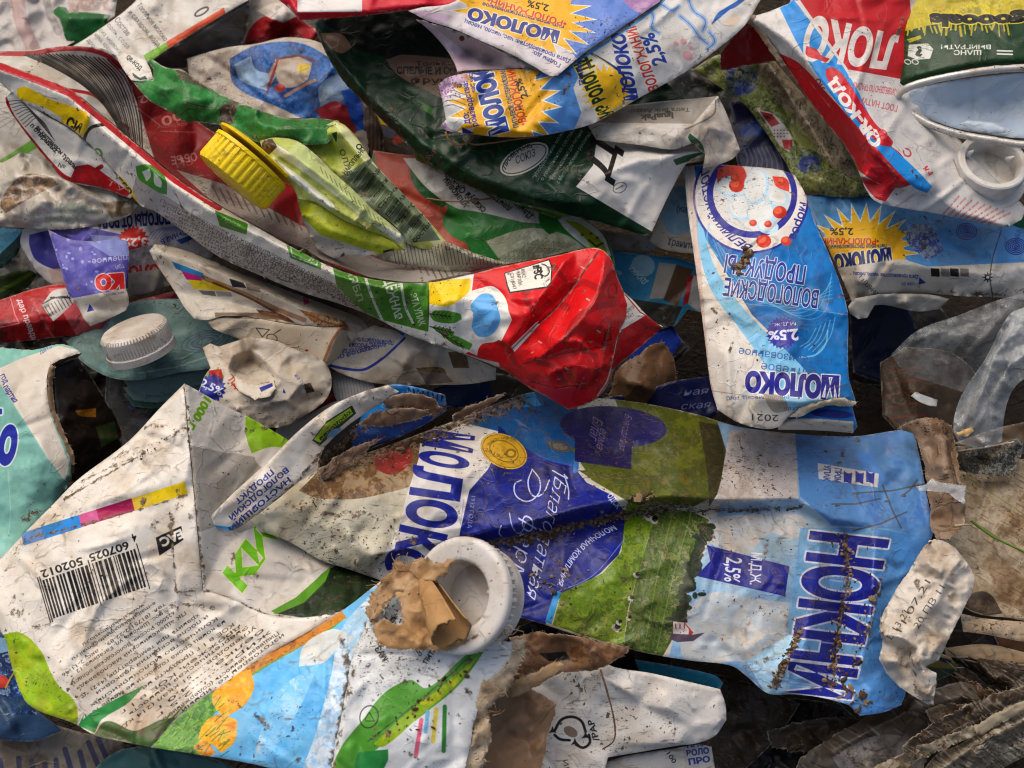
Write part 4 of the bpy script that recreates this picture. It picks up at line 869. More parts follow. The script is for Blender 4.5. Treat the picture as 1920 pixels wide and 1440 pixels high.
    # leaf mark, ring, yellow field
    a.P([(254, 312), (275, 308), (300, 318), (312, 340), (313, 365), (300, 362), (280, 350), (260, 335)], '4f9a2f', sm=True); a.P([(266, 322), (280, 316), (283, 330), (275, 340)], 'dfe4d4', sm=True); a.P([(288, 322), (303, 340), (302, 352), (290, 346)], 'dfe4d4', sm=True)
    a.E(184, 287, 8, 10, -30, '4f9a2f'); a.E(184, 287, 4, 6, -30, 'e2ddd2')
    a.L([(196, 233), (170, 240), (158, 262), (164, 276)], 6, '23211f', sm=True)
    a.P([(33, 166), (48, 163), (90, 184), (135, 200), (165, 215), (165, 240), (145, 268), (150, 285), (180, 300), (235, 340), (262, 382), (250, 378), (200, 330), (170, 300), (125, 262), (108, 235), (118, 222), (80, 200), (40, 186), (32, 178)], 'f0cd08', sm=True)
    a.T('СИ', 122, 236, 148, 252, 19, '2a2418', bold=.05, shear=-.2); a.L([(126, 258), (146, 268)], 3, '2a2418'); a.T('ДЕГО-', 204, 326, 246, 372, 11, '2a2418', bold=.03); a.T('1 л', 232, 345, 240, 356, 5, '2a2418')
    for i in range(7): a.L([(150 + i * 4, 290 + i * 5), (166 + i * 6, 298 + i * 6)], 1.2, '4a4418', .8)
    a.L([(-30, 118), (0, 124), (60, 146), (130, 174), (186, 218), (262, 282), (330, 338), (410, 388)], 14, 'b8222e'); 
    a.P([(80, 208), (92, 216), (90, 228), (78, 230)], '2a2622'); a.P([(82, 212), (89, 218), (87, 225), (81, 226)], 'ddd8cc')
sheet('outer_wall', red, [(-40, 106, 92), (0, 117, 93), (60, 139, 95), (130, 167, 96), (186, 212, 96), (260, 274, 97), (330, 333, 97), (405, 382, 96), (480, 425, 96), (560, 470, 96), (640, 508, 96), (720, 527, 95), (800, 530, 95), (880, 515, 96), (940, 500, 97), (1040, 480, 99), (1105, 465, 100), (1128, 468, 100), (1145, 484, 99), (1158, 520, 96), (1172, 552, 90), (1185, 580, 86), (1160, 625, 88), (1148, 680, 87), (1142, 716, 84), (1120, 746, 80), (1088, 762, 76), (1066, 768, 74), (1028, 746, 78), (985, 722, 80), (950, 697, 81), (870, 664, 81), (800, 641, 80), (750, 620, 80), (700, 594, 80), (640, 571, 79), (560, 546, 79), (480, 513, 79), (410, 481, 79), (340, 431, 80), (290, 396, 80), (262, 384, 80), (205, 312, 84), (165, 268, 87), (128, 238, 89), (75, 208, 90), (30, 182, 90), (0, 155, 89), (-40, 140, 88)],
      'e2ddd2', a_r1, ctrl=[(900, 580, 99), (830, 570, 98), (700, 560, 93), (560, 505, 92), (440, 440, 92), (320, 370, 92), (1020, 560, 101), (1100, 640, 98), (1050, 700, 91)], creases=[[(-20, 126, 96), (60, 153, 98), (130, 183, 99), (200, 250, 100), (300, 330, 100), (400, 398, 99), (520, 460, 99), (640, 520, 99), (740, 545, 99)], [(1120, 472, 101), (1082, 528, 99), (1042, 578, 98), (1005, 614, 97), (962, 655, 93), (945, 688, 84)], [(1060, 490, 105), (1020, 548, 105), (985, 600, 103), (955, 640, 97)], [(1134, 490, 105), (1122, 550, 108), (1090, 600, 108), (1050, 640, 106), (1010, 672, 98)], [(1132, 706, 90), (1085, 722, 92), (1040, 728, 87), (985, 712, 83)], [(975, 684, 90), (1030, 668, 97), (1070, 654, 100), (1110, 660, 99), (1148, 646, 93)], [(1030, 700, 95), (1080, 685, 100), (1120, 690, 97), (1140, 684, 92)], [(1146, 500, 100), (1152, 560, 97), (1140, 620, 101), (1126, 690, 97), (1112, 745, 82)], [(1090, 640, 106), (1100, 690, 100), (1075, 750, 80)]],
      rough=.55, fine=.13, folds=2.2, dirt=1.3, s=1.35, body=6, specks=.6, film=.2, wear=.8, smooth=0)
def a_r2(a):
    a.P([(160, 90), (400, 200), (640, 420), (900, 500), (880, 540), (700, 530), (420, 400), (270, 290)], '8e1018')
    a.P([(0, 80), (60, 88), (150, 84), (215, 92), (260, 200), (290, 300), (200, 230), (120, 170), (-40, 120)], 'c9c4b8')
    a.L([(-30, 98), (0, 100), (60, 100), (110, 92), (160, 92), (200, 104), (225, 125)], 9, 'b02a34', sm=True)
    a.L([(-40, 112), (0, 122), (60, 148), (110, 166), (140, 170), (175, 178), (196, 196), (215, 222), (240, 240)], 6, 'a8202a', sm=True)
    for i in range(24):
        o = i / 23; x0, y0 = 45 + 165 * o ** 1.2, 103 - 6 * math.sin(o * 3) + 10 * o
        a.L([(x0, y0), (x0 + 55 - 22 * o, y0 + 24 + 14 * o), (x0 + 118 - 66 * o, y0 + 62 + 40 * o), (x0 + 168 - 110 * o, y0 + 110 + 72 * o), (x0 + 190 - 128 * o, y0 + 160 + 60 * o)], 2.6 if i % 3 else 1.6, '23211e', .85, sm=True)
    a.L([(247, 160), (250, 190), (262, 205), (300, 235)], 2, 'b06a66', sm=True)
    a.T('32', 290, 172, 258, 182, 15, 'b8807a', bold=.02); a.T('00', 340, 206, 300, 222, 18, 'b8807a', bold=.02); a.T('контактиа', 350, 230, 296, 236, 7, 'a06a64')
    a.L([(300, 246), (365, 248)], 1.5, 'a86e68'); a.T('ОБЪЕ', 368, 286, 320, 294, 15, 'c0908a', bold=.02); a.T('ЛЯМ', 290, 250, 272, 238, 12, '9a5a56'); a.T('СМ', 360, 300, 330, 306, 9, 'a87470')
    a.P([(330, 318), (420, 345), (560, 420), (720, 490), (900, 512), (900, 530), (720, 530), (560, 470), (410, 388)], 'a9a298')
    for i in range(34): a.L([(398 + i * 14, 348 + i * 5), (412 + i * 14, 376 + i * 5)], 3, '5c554e', .7)
    a.L([(330, 340), (400, 384), (410, 388)], 6, '9a1a22')
sheet('inner_wall', red, [(-40, 96, 90), (0, 96, 89), (60, 93, 87), (110, 87, 85), (155, 87, 83), (195, 92, 80), (225, 112, 74), (240, 138, 66), (262, 150, 58), (330, 200, 42), (420, 260, 40), (560, 340, 44), (700, 420, 60), (880, 490, 70), (940, 500, 90), (880, 520, 92), (800, 536, 92), (720, 534, 92), (640, 515, 92), (560, 477, 92), (480, 432, 92), (405, 389, 92), (330, 340, 92), (260, 282, 92), (186, 220, 92), (130, 174, 92), (60, 147, 92), (0, 126, 90), (-40, 116, 90)],
      '8e1018', a_r2, ctrl=[(100, 115, 84), (180, 140, 74), (230, 190, 60), (280, 230, 48), (360, 290, 44), (450, 360, 48), (560, 425, 56), (700, 480, 70)], rough=.3, fine=.06, s=1.4, specks=.55, film=.35, key='r2')
def a_r3(a):
    a.P([(10, 185), (25, 175), (60, 200), (65, 260), (30, 220)], 'd0cbc0')
    for i in range(9): a.L([(15 + i * 4, 190 + i * 6), (40 + i * 4, 190 + i * 4), (62 + i * 5, 215 + i * 6)], 1.3, '4a453e', sm=True)
    a.L([(10, 185), (22, 215), (58, 262), (100, 312), (122, 332), (145, 338), (190, 312)], 8, 'a81a24', sm=True)
    a.P([(130, 340), (142, 312), (165, 308), (185, 318), (245, 362), (235, 372), (190, 352)], 'c4141e')
    a.T('ақ қаптамасы тұралы', 66, 240, 140, 318, 9, '2a2622', bold=.03); a.T('п отырыныз.', 56, 236, 104, 288, 9, '2a2622', bold=.03); a.T('№', 108, 312, 120, 318, 8, '2a2622')
    a.T('ТУ', 198, 345, 232, 362, 11, 'd89a94')
sheet('side_flap', red, [(10, 183, 86), (20, 174, 88), (40, 182, 89), (75, 210, 89), (128, 240, 88), (168, 272, 85), (208, 315, 82), (250, 366, 78), (244, 372, 75), (190, 353, 73), (140, 344, 73), (116, 334, 74), (95, 308, 75), (58, 263, 78), (25, 218, 82), (12, 195, 84)], 'ddd7cc', a_r3, ctrl=[(110, 280, 79)], rough=.3, s=1.5, specks=.5, film=.2)
def a_r4(a):
    a.L([(1172, 552), (1200, 585), (1212, 592), (1165, 620)], 2, 'a01018'); a.P([(1160, 625), (1212, 590), (1260, 615), (1140, 720)], 'b0121a')
    for i, t in enumerate(('КОД ПРОДУКТА', 'КОМПЛЕКТ')): a.T(t, 1158, 596 + i * 12, 1190, 578 + i * 14, 6, '3a342e')
sheet('end_fold', red, [(1170, 548, 91), (1186, 562, 89), (1212, 590, 86), (1242, 614, 82), (1230, 625, 79), (1190, 660, 78), (1152, 692, 80), (1144, 715, 82), (1142, 690, 84), (1152, 640, 87), (1160, 600, 88)], 'd8d2c8', a_r4, rough=.3, s=1.4, specks=.6, film=.25, body=4)

# ================================================================== green carton with the yellow cap
gre = thing('juice_carton', 'green and lime carton with a yellow ribbed screw cap, twisted over the red interior', 'carton', 520, 300, 70)
def a_g1(a):
    a.paint([(240, 90), (700, 200), (660, 300), (400, 280), (240, 180)], ['2f8a3a', '3a8f46', '2a7a34', '44944e'], 40, sm=False)
    a.P([(325, 124), (360, 138), (470, 185), (520, 210), (470, 195), (400, 170), (345, 150)], '5a5c48', sm=True)
    a.P([(270, 112), (300, 122), (295, 145), (285, 150)], '2a7f3a')
    for pts in ([(345, 190), (380, 200), (430, 205), (480, 195), (560, 215), (630, 225)], [(420, 190), (410, 225)], [(340, 215), (352, 205), (365, 205)]): a.L(pts, 2.2, '4a4030', .8, sm=True)
    a.P([(413, 205), (428, 192), (447, 190), (440, 215), (430, 236), (418, 232)], '4a3a2c', sm=True)
sheet('front_panel', gre, [(272, 112, 93), (285, 110, 94), (300, 121, 95), (318, 128, 98), (340, 130, 99), (372, 152, 99), (430, 184, 99), (480, 204, 99), (540, 222, 99), (600, 222, 100), (634, 226, 102), (645, 240, 103), (612, 270, 105), (560, 272, 104), (520, 270, 103), (480, 266, 101), (440, 241, 98), (413, 235, 97), (373, 229, 96), (345, 228, 96), (327, 214, 96), (300, 200, 96), (277, 186, 96), (247, 151, 95), (262, 148, 95), (286, 150, 95), (288, 130, 94)],
      '2f9a35', a_g1, ctrl=[(300, 165, 101), (380, 190, 104), (480, 225, 106), (560, 238, 106), (340, 150, 103)], creases=[[(345, 192, 104), (380, 202, 101), (425, 205, 99), (470, 200, 104)], [(430, 205, 98), (440, 225, 98), (470, 262, 100)], [(330, 135, 103), (400, 168, 105), (480, 205, 105)], [(520, 240, 109), (580, 240, 107), (630, 235, 104)]], ckgrime=.6, rough=.9, fine=.2, s=1.2, body=4, specks=.95, film=.35, wear=.8, folds=2.5, grime=[('s', 430, 205, 18, .9), ('l', [(330, 215), (400, 232), (470, 255), (560, 262)], 12, .62), ('l', [(345, 150), (420, 185), (500, 212)], 14, .55)])
def a_g2(a):
    a.T('QR-КОД', 236, 108, 262, 132, 8, '24352a', bold=.03); a.P([(248, 136), (262, 146), (272, 142), (276, 148), (262, 150), (250, 144)], '16402a'); a.L([(240, 140), (250, 144)], 3, 'cfc8ba')
sheet('corner_flap', gre, [(220, 108, 92), (230, 99, 93), (248, 102, 94), (272, 111, 95), (282, 130, 96), (287, 148, 96), (268, 153, 96), (246, 150, 96), (234, 134, 95), (224, 118, 93)], 'ddd7cc', a_g2, rough=.3, s=1.6, specks=.6, film=.25)
def a_g3(a):
    a.P([(560, 240), (640, 220), (700, 320), (800, 420), (850, 470), (760, 470), (690, 400), (620, 330)], 'b9bf66')
    a.P([(622, 226), (650, 240), (760, 370), (835, 455), (815, 462), (740, 385), (690, 310), (640, 252)], 'd2d3a0'); a.P([(640, 330), (690, 300), (745, 350), (800, 412), (826, 450), (760, 456), (700, 400)], '7c8a6c')
    a.ring(590, 265, 17, 20, 30, 2, '2a3a1a'); a.L([(580, 262), (590, 252), (600, 262), (596, 276), (584, 276), (580, 262)], 1.6, '2a3a1a'); a.E(590, 266, 6, 7, 0, 'c8c44a')
    for pts in ([(618, 252), (632, 246), (630, 268), (620, 275)], [(622, 300), (634, 294), (630, 318), (622, 322)]): a.P(pts, '1f4a20', sm=True)
    rows = ['НАКОПЛЬНО', 'Содержание сахара', 'Углеводы', 'Энергетич.', 'Сроки', 'БЕЗ ПАК', 'При 2 °С', 'хранить', 'состав']
    for i, t in enumerate(rows):
        o = i / 8; x, y = 660 + 130 * o, 330 + 128 * o; a.T(t, x - 12, y - 2, x + 26 - 4 * o, y - 50 + 10 * o, 9 - 1.5 * (i % 3 == 1), '2c3822', bold=.02)
    for i in range(60):
        o = i / 60; x, y = 650 + 130 * o, 335 + 120 * o; a.L([(x, y), (x + 22, y - 30)], 1.6, '37452c' if i % 4 else '9aa67e', .55)
    a.T('ОЛЛЕ', 636, 282, 652, 330, 10, '2a3a1c'); a.T('О', 676, 282, 680, 272, 10, '23301a', bold=.03); a.T('С', 796, 388, 800, 380, 8, '2a2e20')
    a.paint([(560, 250), (615, 235), (640, 300), (622, 330), (590, 300)], ['a8b83a', 'b6c24a', '9aac34'], 20)
sheet('ingredients_panel', gre, [(556, 262, 103), (590, 245, 103), (628, 226, 104), (648, 236, 104), (672, 262, 103), (700, 304, 101), (745, 352, 98), (795, 404, 94), (836, 452, 90), (825, 468, 88), (790, 466, 87), (760, 452, 90), (742, 425, 93), (700, 392, 95), (655, 350, 97), (620, 318, 99), (586, 285, 101)],
      'b9bf66', a_g3, ctrl=[(640, 290, 98), (700, 350, 94), (760, 410, 90)], creases=[[(640, 250, 106), (690, 312, 103), (740, 365, 100), (800, 425, 94)]], rough=.5, fine=.15, s=1.5, specks=.7, film=.25)
def a_g4(a):
    a.paint([(480, 250), (545, 258), (610, 300), (710, 395), (770, 445), (765, 480), (640, 440), (560, 390), (500, 320)], ['c0c676', 'b4bc5e', 'ccd09a'], 30, sm=False)
    for pts in ([(500, 268), (550, 300), (620, 350), (690, 405), (750, 448)], [(505, 300), (560, 338), (620, 388)]): a.L(pts, 15, 'd6d7d0', .9, sm=True)
    a.P([(560, 262), (590, 285), (660, 352), (700, 392), (745, 430), (700, 420), (640, 370), (580, 320), (540, 285)], 'c2cc8a'); a.P([(495, 262), (510, 260), (520, 275), (505, 290), (488, 280)], '5a4634')
    for i in range(14): a.L([(600 + i * 9, 312 + i * 8), (606 + i * 9, 326 + i * 8)], 1.2, '4a5030', .7)
sheet('ribbed_fold', gre, [(487, 264, 106), (515, 258, 107), (556, 264, 107), (590, 288, 107), (622, 320, 105), (658, 352, 103), (700, 393, 100), (742, 428, 98), (758, 446, 97), (758, 468, 98), (728, 446, 99), (690, 432, 99), (640, 410, 100), (592, 380, 102), (560, 372, 102), (545, 345, 103), (516, 310, 104), (494, 284, 105)],
      'd2d3cb', a_g4, creases=[[(510, 270, 110), (560, 300, 111), (620, 345, 110), (690, 400, 106), (750, 446, 101)], [(505, 285, 106), (560, 322, 105), (620, 370, 104), (690, 418, 102)], [(515, 300, 108), (560, 340, 108), (620, 388, 106), (690, 428, 103)]], rough=.7, fine=.2, smooth=1, s=1.3, folds=3, specks=.75, film=.2, grime=[('s', 500, 275, 16, .85), ('l', [(600, 375), (680, 420), (740, 445)], 8, .65)])
def a_g5(a):
    a.paint([(560, 370), (640, 400), (760, 440), (770, 485), (640, 460), (590, 430)], ['bcc52c', 'c8cc3c', 'aeb828'], 22); a.P([(560, 400), (600, 440), (700, 472), (730, 490), (640, 510), (590, 470)], 'd5d0c4')
    a.P([(718, 470), (738, 466), (742, 484), (724, 494)], '1f3a2c'); a.P([(722, 474), (734, 470), (736, 480), (726, 486)], 'd0ccc0')
sheet('lime_flap', gre, [(556, 368, 100), (592, 378, 101), (640, 408, 99), (690, 430, 98), (728, 445, 98), (758, 468, 97), (740, 471, 94), (700, 478, 92), (650, 480, 90), (625, 484, 88), (598, 468, 88), (580, 440, 90), (566, 405, 94)], 'bcc52c', a_g5, ctrl=[(640, 445, 96)], creases=[[(575, 405, 99), (620, 432, 99), (680, 452, 97), (740, 466, 96)], [(590, 440, 94), (640, 462, 92), (700, 472, 92)]], folds=3, rough=.8, fine=.2, s=1.3, body=3, specks=.95, film=.2)
def a_g6(a):
    for i in range(40): x = 735 + i * 6.6; a.L([(x, 452 + (i % 3) * 3), (x + 8, 496)], 1.5, '4c4838', .65)
    for i, t in enumerate(('СО', 'Fat', 'Energy', 'SR', 'Aqua', 'НИИР')): a.T(t, 842 + i * 22, 470 + i * 5, 848 + i * 22, 456 + i * 5, 9, '33302a')
sheet('tail_fold', gre, [(742, 440, 88), (790, 462, 87), (828, 452, 90), (850, 458, 89), (895, 476, 87), (950, 492, 84), (1000, 500, 80), (985, 512, 80), (920, 514, 82), (850, 508, 83), (790, 500, 84), (730, 492, 84), (700, 480, 86), (720, 462, 87)], 'b5b29c', a_g6, creases=[[(835, 458, 92), (895, 482, 90), (960, 498, 86)]], rough=.4, s=1.3, specks=.8, film=.55)
YEL = material('yellow_plastic', 'f4d008', rough=.34, spec=.45, specks=1.05, film=.06, bump=.15)
def ycap():
    c = at([456], [318], [104])[0]; ax = np.array([-.52, -.62, -.18])
    prof = [(0, 6.2), (11, 6.2), (13.2, 5.6), (13.9, 4.6), (13.9, -3.0), (13.9, -3.2), (14.2, -3.4), (14.2, -4.6), (12.5, -4.8), (12.0, -4.0)]
    o = lathe('screw_cap', gre, c, ax, prof, YEL, 180, ribs=(3, 4, 36, .6), up=(0, 0, 1), soil=.27)
    lathe('cap_base', gre, c - frame_of(ax)[:, 2] * .0062, ax, [(0, 0), (11, 0), (14.6, -.1), (14.8, -.8), (13.5, -1.4), (0, -1.4)], YEL, 64)
ycap()
# ================================================================== white, blue and yellow milk carton, top middle
vol = thing('drink_carton', 'blue and white carton with yellow starbursts and a purple-stained edge, top middle', 'carton', 1080, 120, 80)
def star(a, cx, cy, ri, ro, n, sq, rot, off=(0, 0)):
    a.burst(cx, cy, ri + 5, ro + 7, n, 'e9ecec', 0.05, sq, rot); a.burst(cx, cy, ri, ro, n, 'efb81c', 0.05, sq, rot)
def a_v1(a):
    a.P([(930, -60), (1260, -60), (1250, 20), (1090, 120), (1040, 60), (960, 20)], '6f8fd0'); a.paint([(1000, -40), (1250, -40), (1230, 20), (1100, 110), (1050, 60)], ['7a96d4', '6a8cd0', '8aa0d4'], 40)
    star(a, 980, 28, 92, 136, 22, .62, 12); a.P([(860, -20), (1000, -60), (1080, -30), (1060, 40), (960, 60), (880, 20)], 'efb81c')
    a.P([(755, 20), (800, 22), (870, 24), (960, 68), (1070, 110), (1050, 145), (1020, 140), (880, 70)], 'd6cfd0'); a.P([(755, 18), (800, 20), (850, 30), (820, 52), (780, 40)], 'd0b8c8')
    a.T('МОЛОКО', 1050, 60, 880, 14, 21, '26358a', ol='e9e6dc', ow=2, bold=.06); a.T('питьевое пастеризованное', 1058, 48, 905, 4, 7, '26358a', bold=.03); a.T('•ВОЛОГЖАНИН•', 1064, 40, 915, -6, 12, 'cf4a28', ol='f0d890', ow=1, bold=.04); a.T('2,5%', 1030, 10, 990, 0, 13, '28241c', bold=.02)
    a.T('Дата производства: час, число, месяц', 1070, 112, 872, 36, 8, '3a3a86', bold=.02, arc=0); a.T('Годен до:', 1052, 120, 1000, 94, 8, '3a3a86', bold=.02)
    a.paint([(1120, -60), (1260, -60), (1250, 6), (1200, 24), (1150, -20)], ['b890b8', 'a884b4', 'c4a0c0'], 26)
sheet('top_flap', vol, [(766, 20, 110), (790, 14, 111), (850, 4, 112), (900, -40, 110), (1000, -60, 108), (1250, -60, 106), (1238, 2, 109), (1200, 28, 111), (1150, 62, 112), (1100, 96, 112), (1068, 122, 111), (1046, 142, 110), (1030, 142, 109), (1000, 124, 109), (955, 100, 109), (900, 76, 109), (850, 54, 109), (800, 38, 109)],
      'd6cfd0', a_v1, ctrl=[(1000, 30, 112), (1120, 10, 111)], rough=.3, s=1.5, specks=.75, film=.18, body=0)
def a_v2(a):
    a.P([(780, 30), (990, 100), (985, 140), (860, 140)], 'cdb9c2'); a.P([(800, 40), (880, 70), (960, 110), (985, 132), (900, 120)], 'b9aaa8'); a.L([(860, 138), (900, 136), (980, 132)], 9, '9a4a90'); a.E(866, 72, 5, 5, 0, '5a1a20')
sheet('inner_fold', vol, [(780, 36, 107), (850, 56, 107), (955, 104, 107), (988, 122, 106), (975, 134, 102), (930, 130, 100), (872, 132, 101), (858, 136, 102), (852, 118, 99), (836, 92, 98), (810, 62, 101)], 'cdb9c2', a_v2, ctrl=[(880, 100, 93), (920, 115, 94)], rough=.3, s=1.2, specks=.3, film=.2)
def a_v3(a):
    a.P([(900, 120), (1440, -60), (1440, 40), (1000, 280), (880, 280)], 'd9d6d0')
    a.P([(1040, 140), (1060, 130), (1100, 110), (1075, 165), (1090, 212), (1075, 245), (1020, 252)], '5f9ad6'); a.P([(980, 130), (1050, 120), (1066, 160), (1085, 215), (1060, 255), (960, 270)], '5f9ad6')
    star(a, 945, 195, 70, 104, 22, 1.0, 0); a.P([(885, 150), (905, 132), (985, 125), (1000, 200), (960, 260), (905, 262), (892, 200)], 'efb81c')
    a.T('МОЛОКО', 952, 246, 912, 98, 33, '22479a', ol='e8e8e4', ow=2.5, bold=.07); a.T('ПИТЬЕВОЕ ПАСТЕРИЗОВАН', 972, 238, 946, 128, 9, '22479a', bold=.03); a.T('•ВОЛОГЖАНИН', 988, 234, 962, 118, 15, 'cf3a28', bold=.03); a.T('2,5%', 990, 182, 976, 146, 13, '26221c', bold=.03)
    a.T('до:', 882, 232, 878, 210, 13, '3438a0', bold=.03); a.T('роизводства:', 896, 236, 876, 152, 11, '3438a0', bold=.03); a.T('час, число', 892, 172, 884, 128, 9, '3438a0', bold=.03)
    for i in range(4): a.L([(834, 172 + i * 9), (850, 169 + i * 9), (872, 178 + i * 9)], 1.3, '6a5a62')
    a.P([(866, 238), (890, 250), (868, 252)], '2a2f9a')
    a.paint([(815, 160), (845, 140), (875, 132), (880, 150), (850, 165), (832, 190), (838, 235), (870, 252), (830, 250), (820, 220)], ['9a6a9a', 'b58ab4', 'c8a8c4', '84508a'], 8, .7)
    for i in range(70): a.E(a.rng.uniform(820, 890), a.rng.uniform(140, 190), a.rng.uniform(.8, 2.2), a.rng.uniform(.8, 2), 0, '7a3a80', .7, 8)
    # second emblem on the folded edge
    a.burst(1138, 168, 34, 50, 22, 'efc020'); a.P([(1110, 140), (1168, 138), (1172, 160), (1140, 205), (1128, 200), (1112, 180)], 'efc020')
    a.T('ИЗ ВОЛОГДЫ', 1150, 212, 1096, 100, 26, '1c3a24', ol='f0cc30', ow=2, bold=.05); a.L([(1108, 100), (1130, 112), (1160, 132), (1174, 152), (1168, 172)], 4, '1c2c6a', sm=True); a.L([(1112, 102), (1134, 116), (1160, 136)], 2, 'd8c060')
    a.T('ТРАДИЦИИ', 1095, 160, 1088, 108, 8, '2c3a90', bold=.03)
    a.T('МОЛОКО', 1196, 188, 1170, 62, 24, '27409a', bold=.05, shear=.2); a.T('ВОЛОГЖАНИН', 1236, 168, 1188, 40, 19, 'c8432e', bold=.03, shear=.1); a.T('2,5%', 1250, 118, 1224, 60, 26, '2a4a98', bold=.03, shear=.15)
    for pts in ([(1210, 10), (1225, 30), (1222, 52), (1236, 62)], [(1290, -5), (1300, 20), (1322, 38), (1318, 58)], [(1275, 30), (1296, 48), (1312, 70), (1326, 82)], [(1240, 8), (1262, 20), (1272, 12)], [(1330, 60), (1340, 78), (1326, 92)]):
        a.L(pts, 9, '9fb8d8', .8, sm=True); a.L(pts, 1.8, '5a86c4', sm=True)
    for i in range(16):
        a.L([(1335 + i * 3, 45 - i * 2.6), (1350 + i * 5, 22 - i * 3), (1376 + i * 4, 14 - i * 3), (1400 + i * 3, -6 - i * 2)], 2.2, '2f6ab4', .85, sm=True)
    a.P([(1352, 44), (1378, 24), (1390, 34), (1376, 52)], 'e0cdb8', sm=True)
    for x, y, r in ((1290, 105, 8), (1282, 78, 5), (1296, 90, 4), (1268, 82, 4)): a.E(x, y, r * 1.4, r, 40, 'dba0a8', .8)
    a.L([(1060, 128), (1150, 72), (1210, 30), (1245, 0)], 5, '4a9ad8', .8)
sheet('front_panel', vol, [(822, 158, 103), (838, 146, 104), (868, 138, 104), (930, 132, 102), (985, 130, 104), (1030, 138, 106), (1048, 140, 108), (1068, 124, 109), (1100, 98, 110), (1150, 64, 110), (1200, 30, 109), (1240, 2, 107), (1290, -60, 106), (1460, -60, 104), (1420, 10, 103), (1396, 48, 102), (1345, 92, 100), (1290, 132, 99), (1205, 180, 98), (1115, 230, 97), (1060, 246, 97), (1000, 256, 97), (940, 257, 97), (880, 251, 97), (838, 245, 97), (826, 236, 98), (836, 224, 99), (830, 192, 101)],
      'd9d6d0', a_v3, ctrl=[(950, 190, 103), (1060, 190, 104), (1150, 140, 106), (1250, 90, 105), (1340, 20, 104)], creases=[[(836, 224, 101), (880, 234, 102), (940, 244, 102), (1000, 250, 101)], [(1048, 142, 109), (1070, 180, 105), (1082, 220, 101)]], rough=.35, fine=.12, s=1.5, body=4, specks=.5, film=.22, wear=.5)

# ================================================================== dark green juice carton
jui = thing('juice_carton', 'dark green juice carton with a white crumpled end panel, under the starburst carton', 'carton', 1000, 250, 50)
def a_j1(a):
    a.paint([(560, 0), (1250, 0), (1260, 460), (900, 400), (560, 150)], ['0e3a20', '0b321b', '124024', '092a18'], 60, sm=False)
    a.P([(598, 30), (900, 20), (860, 130), (730, 110), (620, 76)], '101c16'); a.P([(600, 62), (640, 64), (660, 88), (640, 100), (612, 84)], '8a6a52', sm=True)
    a.P([(724, 112), (760, 102), (900, 128), (940, 200), (860, 196), (790, 165), (745, 140)], '7a604e', sm=True); a.T('СПЕЛЫЕ И СОЧНЫЕ', 744, 138, 900, 140, 13, '1c1814', bold=.03); a.T('ФРУКТЫ', 770, 158, 880, 162, 12, '2a241e', bold=.02); a.T('Только', 780, 124, 850, 122, 9, '2a241e')
    for i in range(12): a.L([(780 + i * 10, 163 + i * 1), (800 + i * 10, 172 + i * 3)], 1.2, '4c3a30')
    a.E(983, 298, 50, 24, -28, 'd0c8ba'); a.ring(983, 298, 45, 20, -28, 1.8, '33463a'); a.T('ПРОВЕРЕНО', 948, 318, 1000, 276, 8, '2f3a32', bold=.03, arc=10); a.T('СОЮЗ', 968, 308, 1004, 292, 14, '3a443c', shear=.3)
    for i, t in enumerate(('*Изображение может', 'о компонентах состава', '**Рекомендовано для питания', 'с Методическими рекоменд.')): a.T(t, 1003 + i * 15, 336 + i * 3, 1062 + i * 16, 242 + i * 2, 7.5, 'b9c0b4', bold=.0)
    a.L([(960, 380), (1020, 392), (1100, 415), (1180, 436)], 5, '2f7a3c'); a.P([(790, 190), (815, 205), (810, 216), (795, 206)], '3f6f2a', sm=True)
    a.P([(1120, 255), (1380, 170), (1330, 330), (1225, 436), (1080, 350), (1112, 310)], 'd3cfc8')
    a.T('Д', 1140, 342, 1160, 276, 52, '1c1a18', bold=.02, shear=.3); a.ring(1162, 352, 13, 9, -25, 1.5, '6a665e'); a.L([(1155, 355), (1168, 348)], 2, '6a665e'); a.P([(1262, 300), (1288, 290), (1322, 284), (1322, 292), (1292, 302), (1268, 310)], '1c5a32')
for nm, ol, ct, cr in (('front_panel', [(588, 45, 88), (610, 20, 88), (800, -10, 90), (1000, 40, 84), (1200, 120, 82), (1290, 190, 82), (1330, 230, 80), (1322, 286, 80), (1290, 304, 80), (1262, 350, 80), (1236, 404, 80), (1222, 436, 78), (1208, 442, 77), (1150, 425, 78), (1070, 405, 78), (1010, 392, 78), (955, 378, 78), (900, 358, 79), (840, 330, 80), (780, 285, 80), (740, 248, 80), (690, 200, 80), (650, 160, 81), (622, 120, 83), (602, 80, 86)],
      [(760, 150, 84), (880, 240, 86), (980, 300, 87), (1060, 330, 86), (1200, 340, 87), (1180, 400, 83)], [[(622, 96, 87), (700, 190, 85), (800, 275, 85), (900, 335, 85), (1000, 370, 85), (1090, 380, 84)], [(1082, 352, 85), (1140, 325, 92), (1200, 300, 92), (1262, 292, 90), (1318, 284, 87)], [(1120, 262, 85), (1190, 268, 83), (1260, 280, 86)]]),):
    sheet(nm, jui, ol, '123c24', a_j1, ctrl=ct, creases=cr, rough=.45, fine=.15, s=1.4, body=6, specks=.42, film=.10, wear=.35, grime=[('s', 1105, 290, 16, .7), ('l', [(1082, 352), (1110, 340)], 8, .6)])
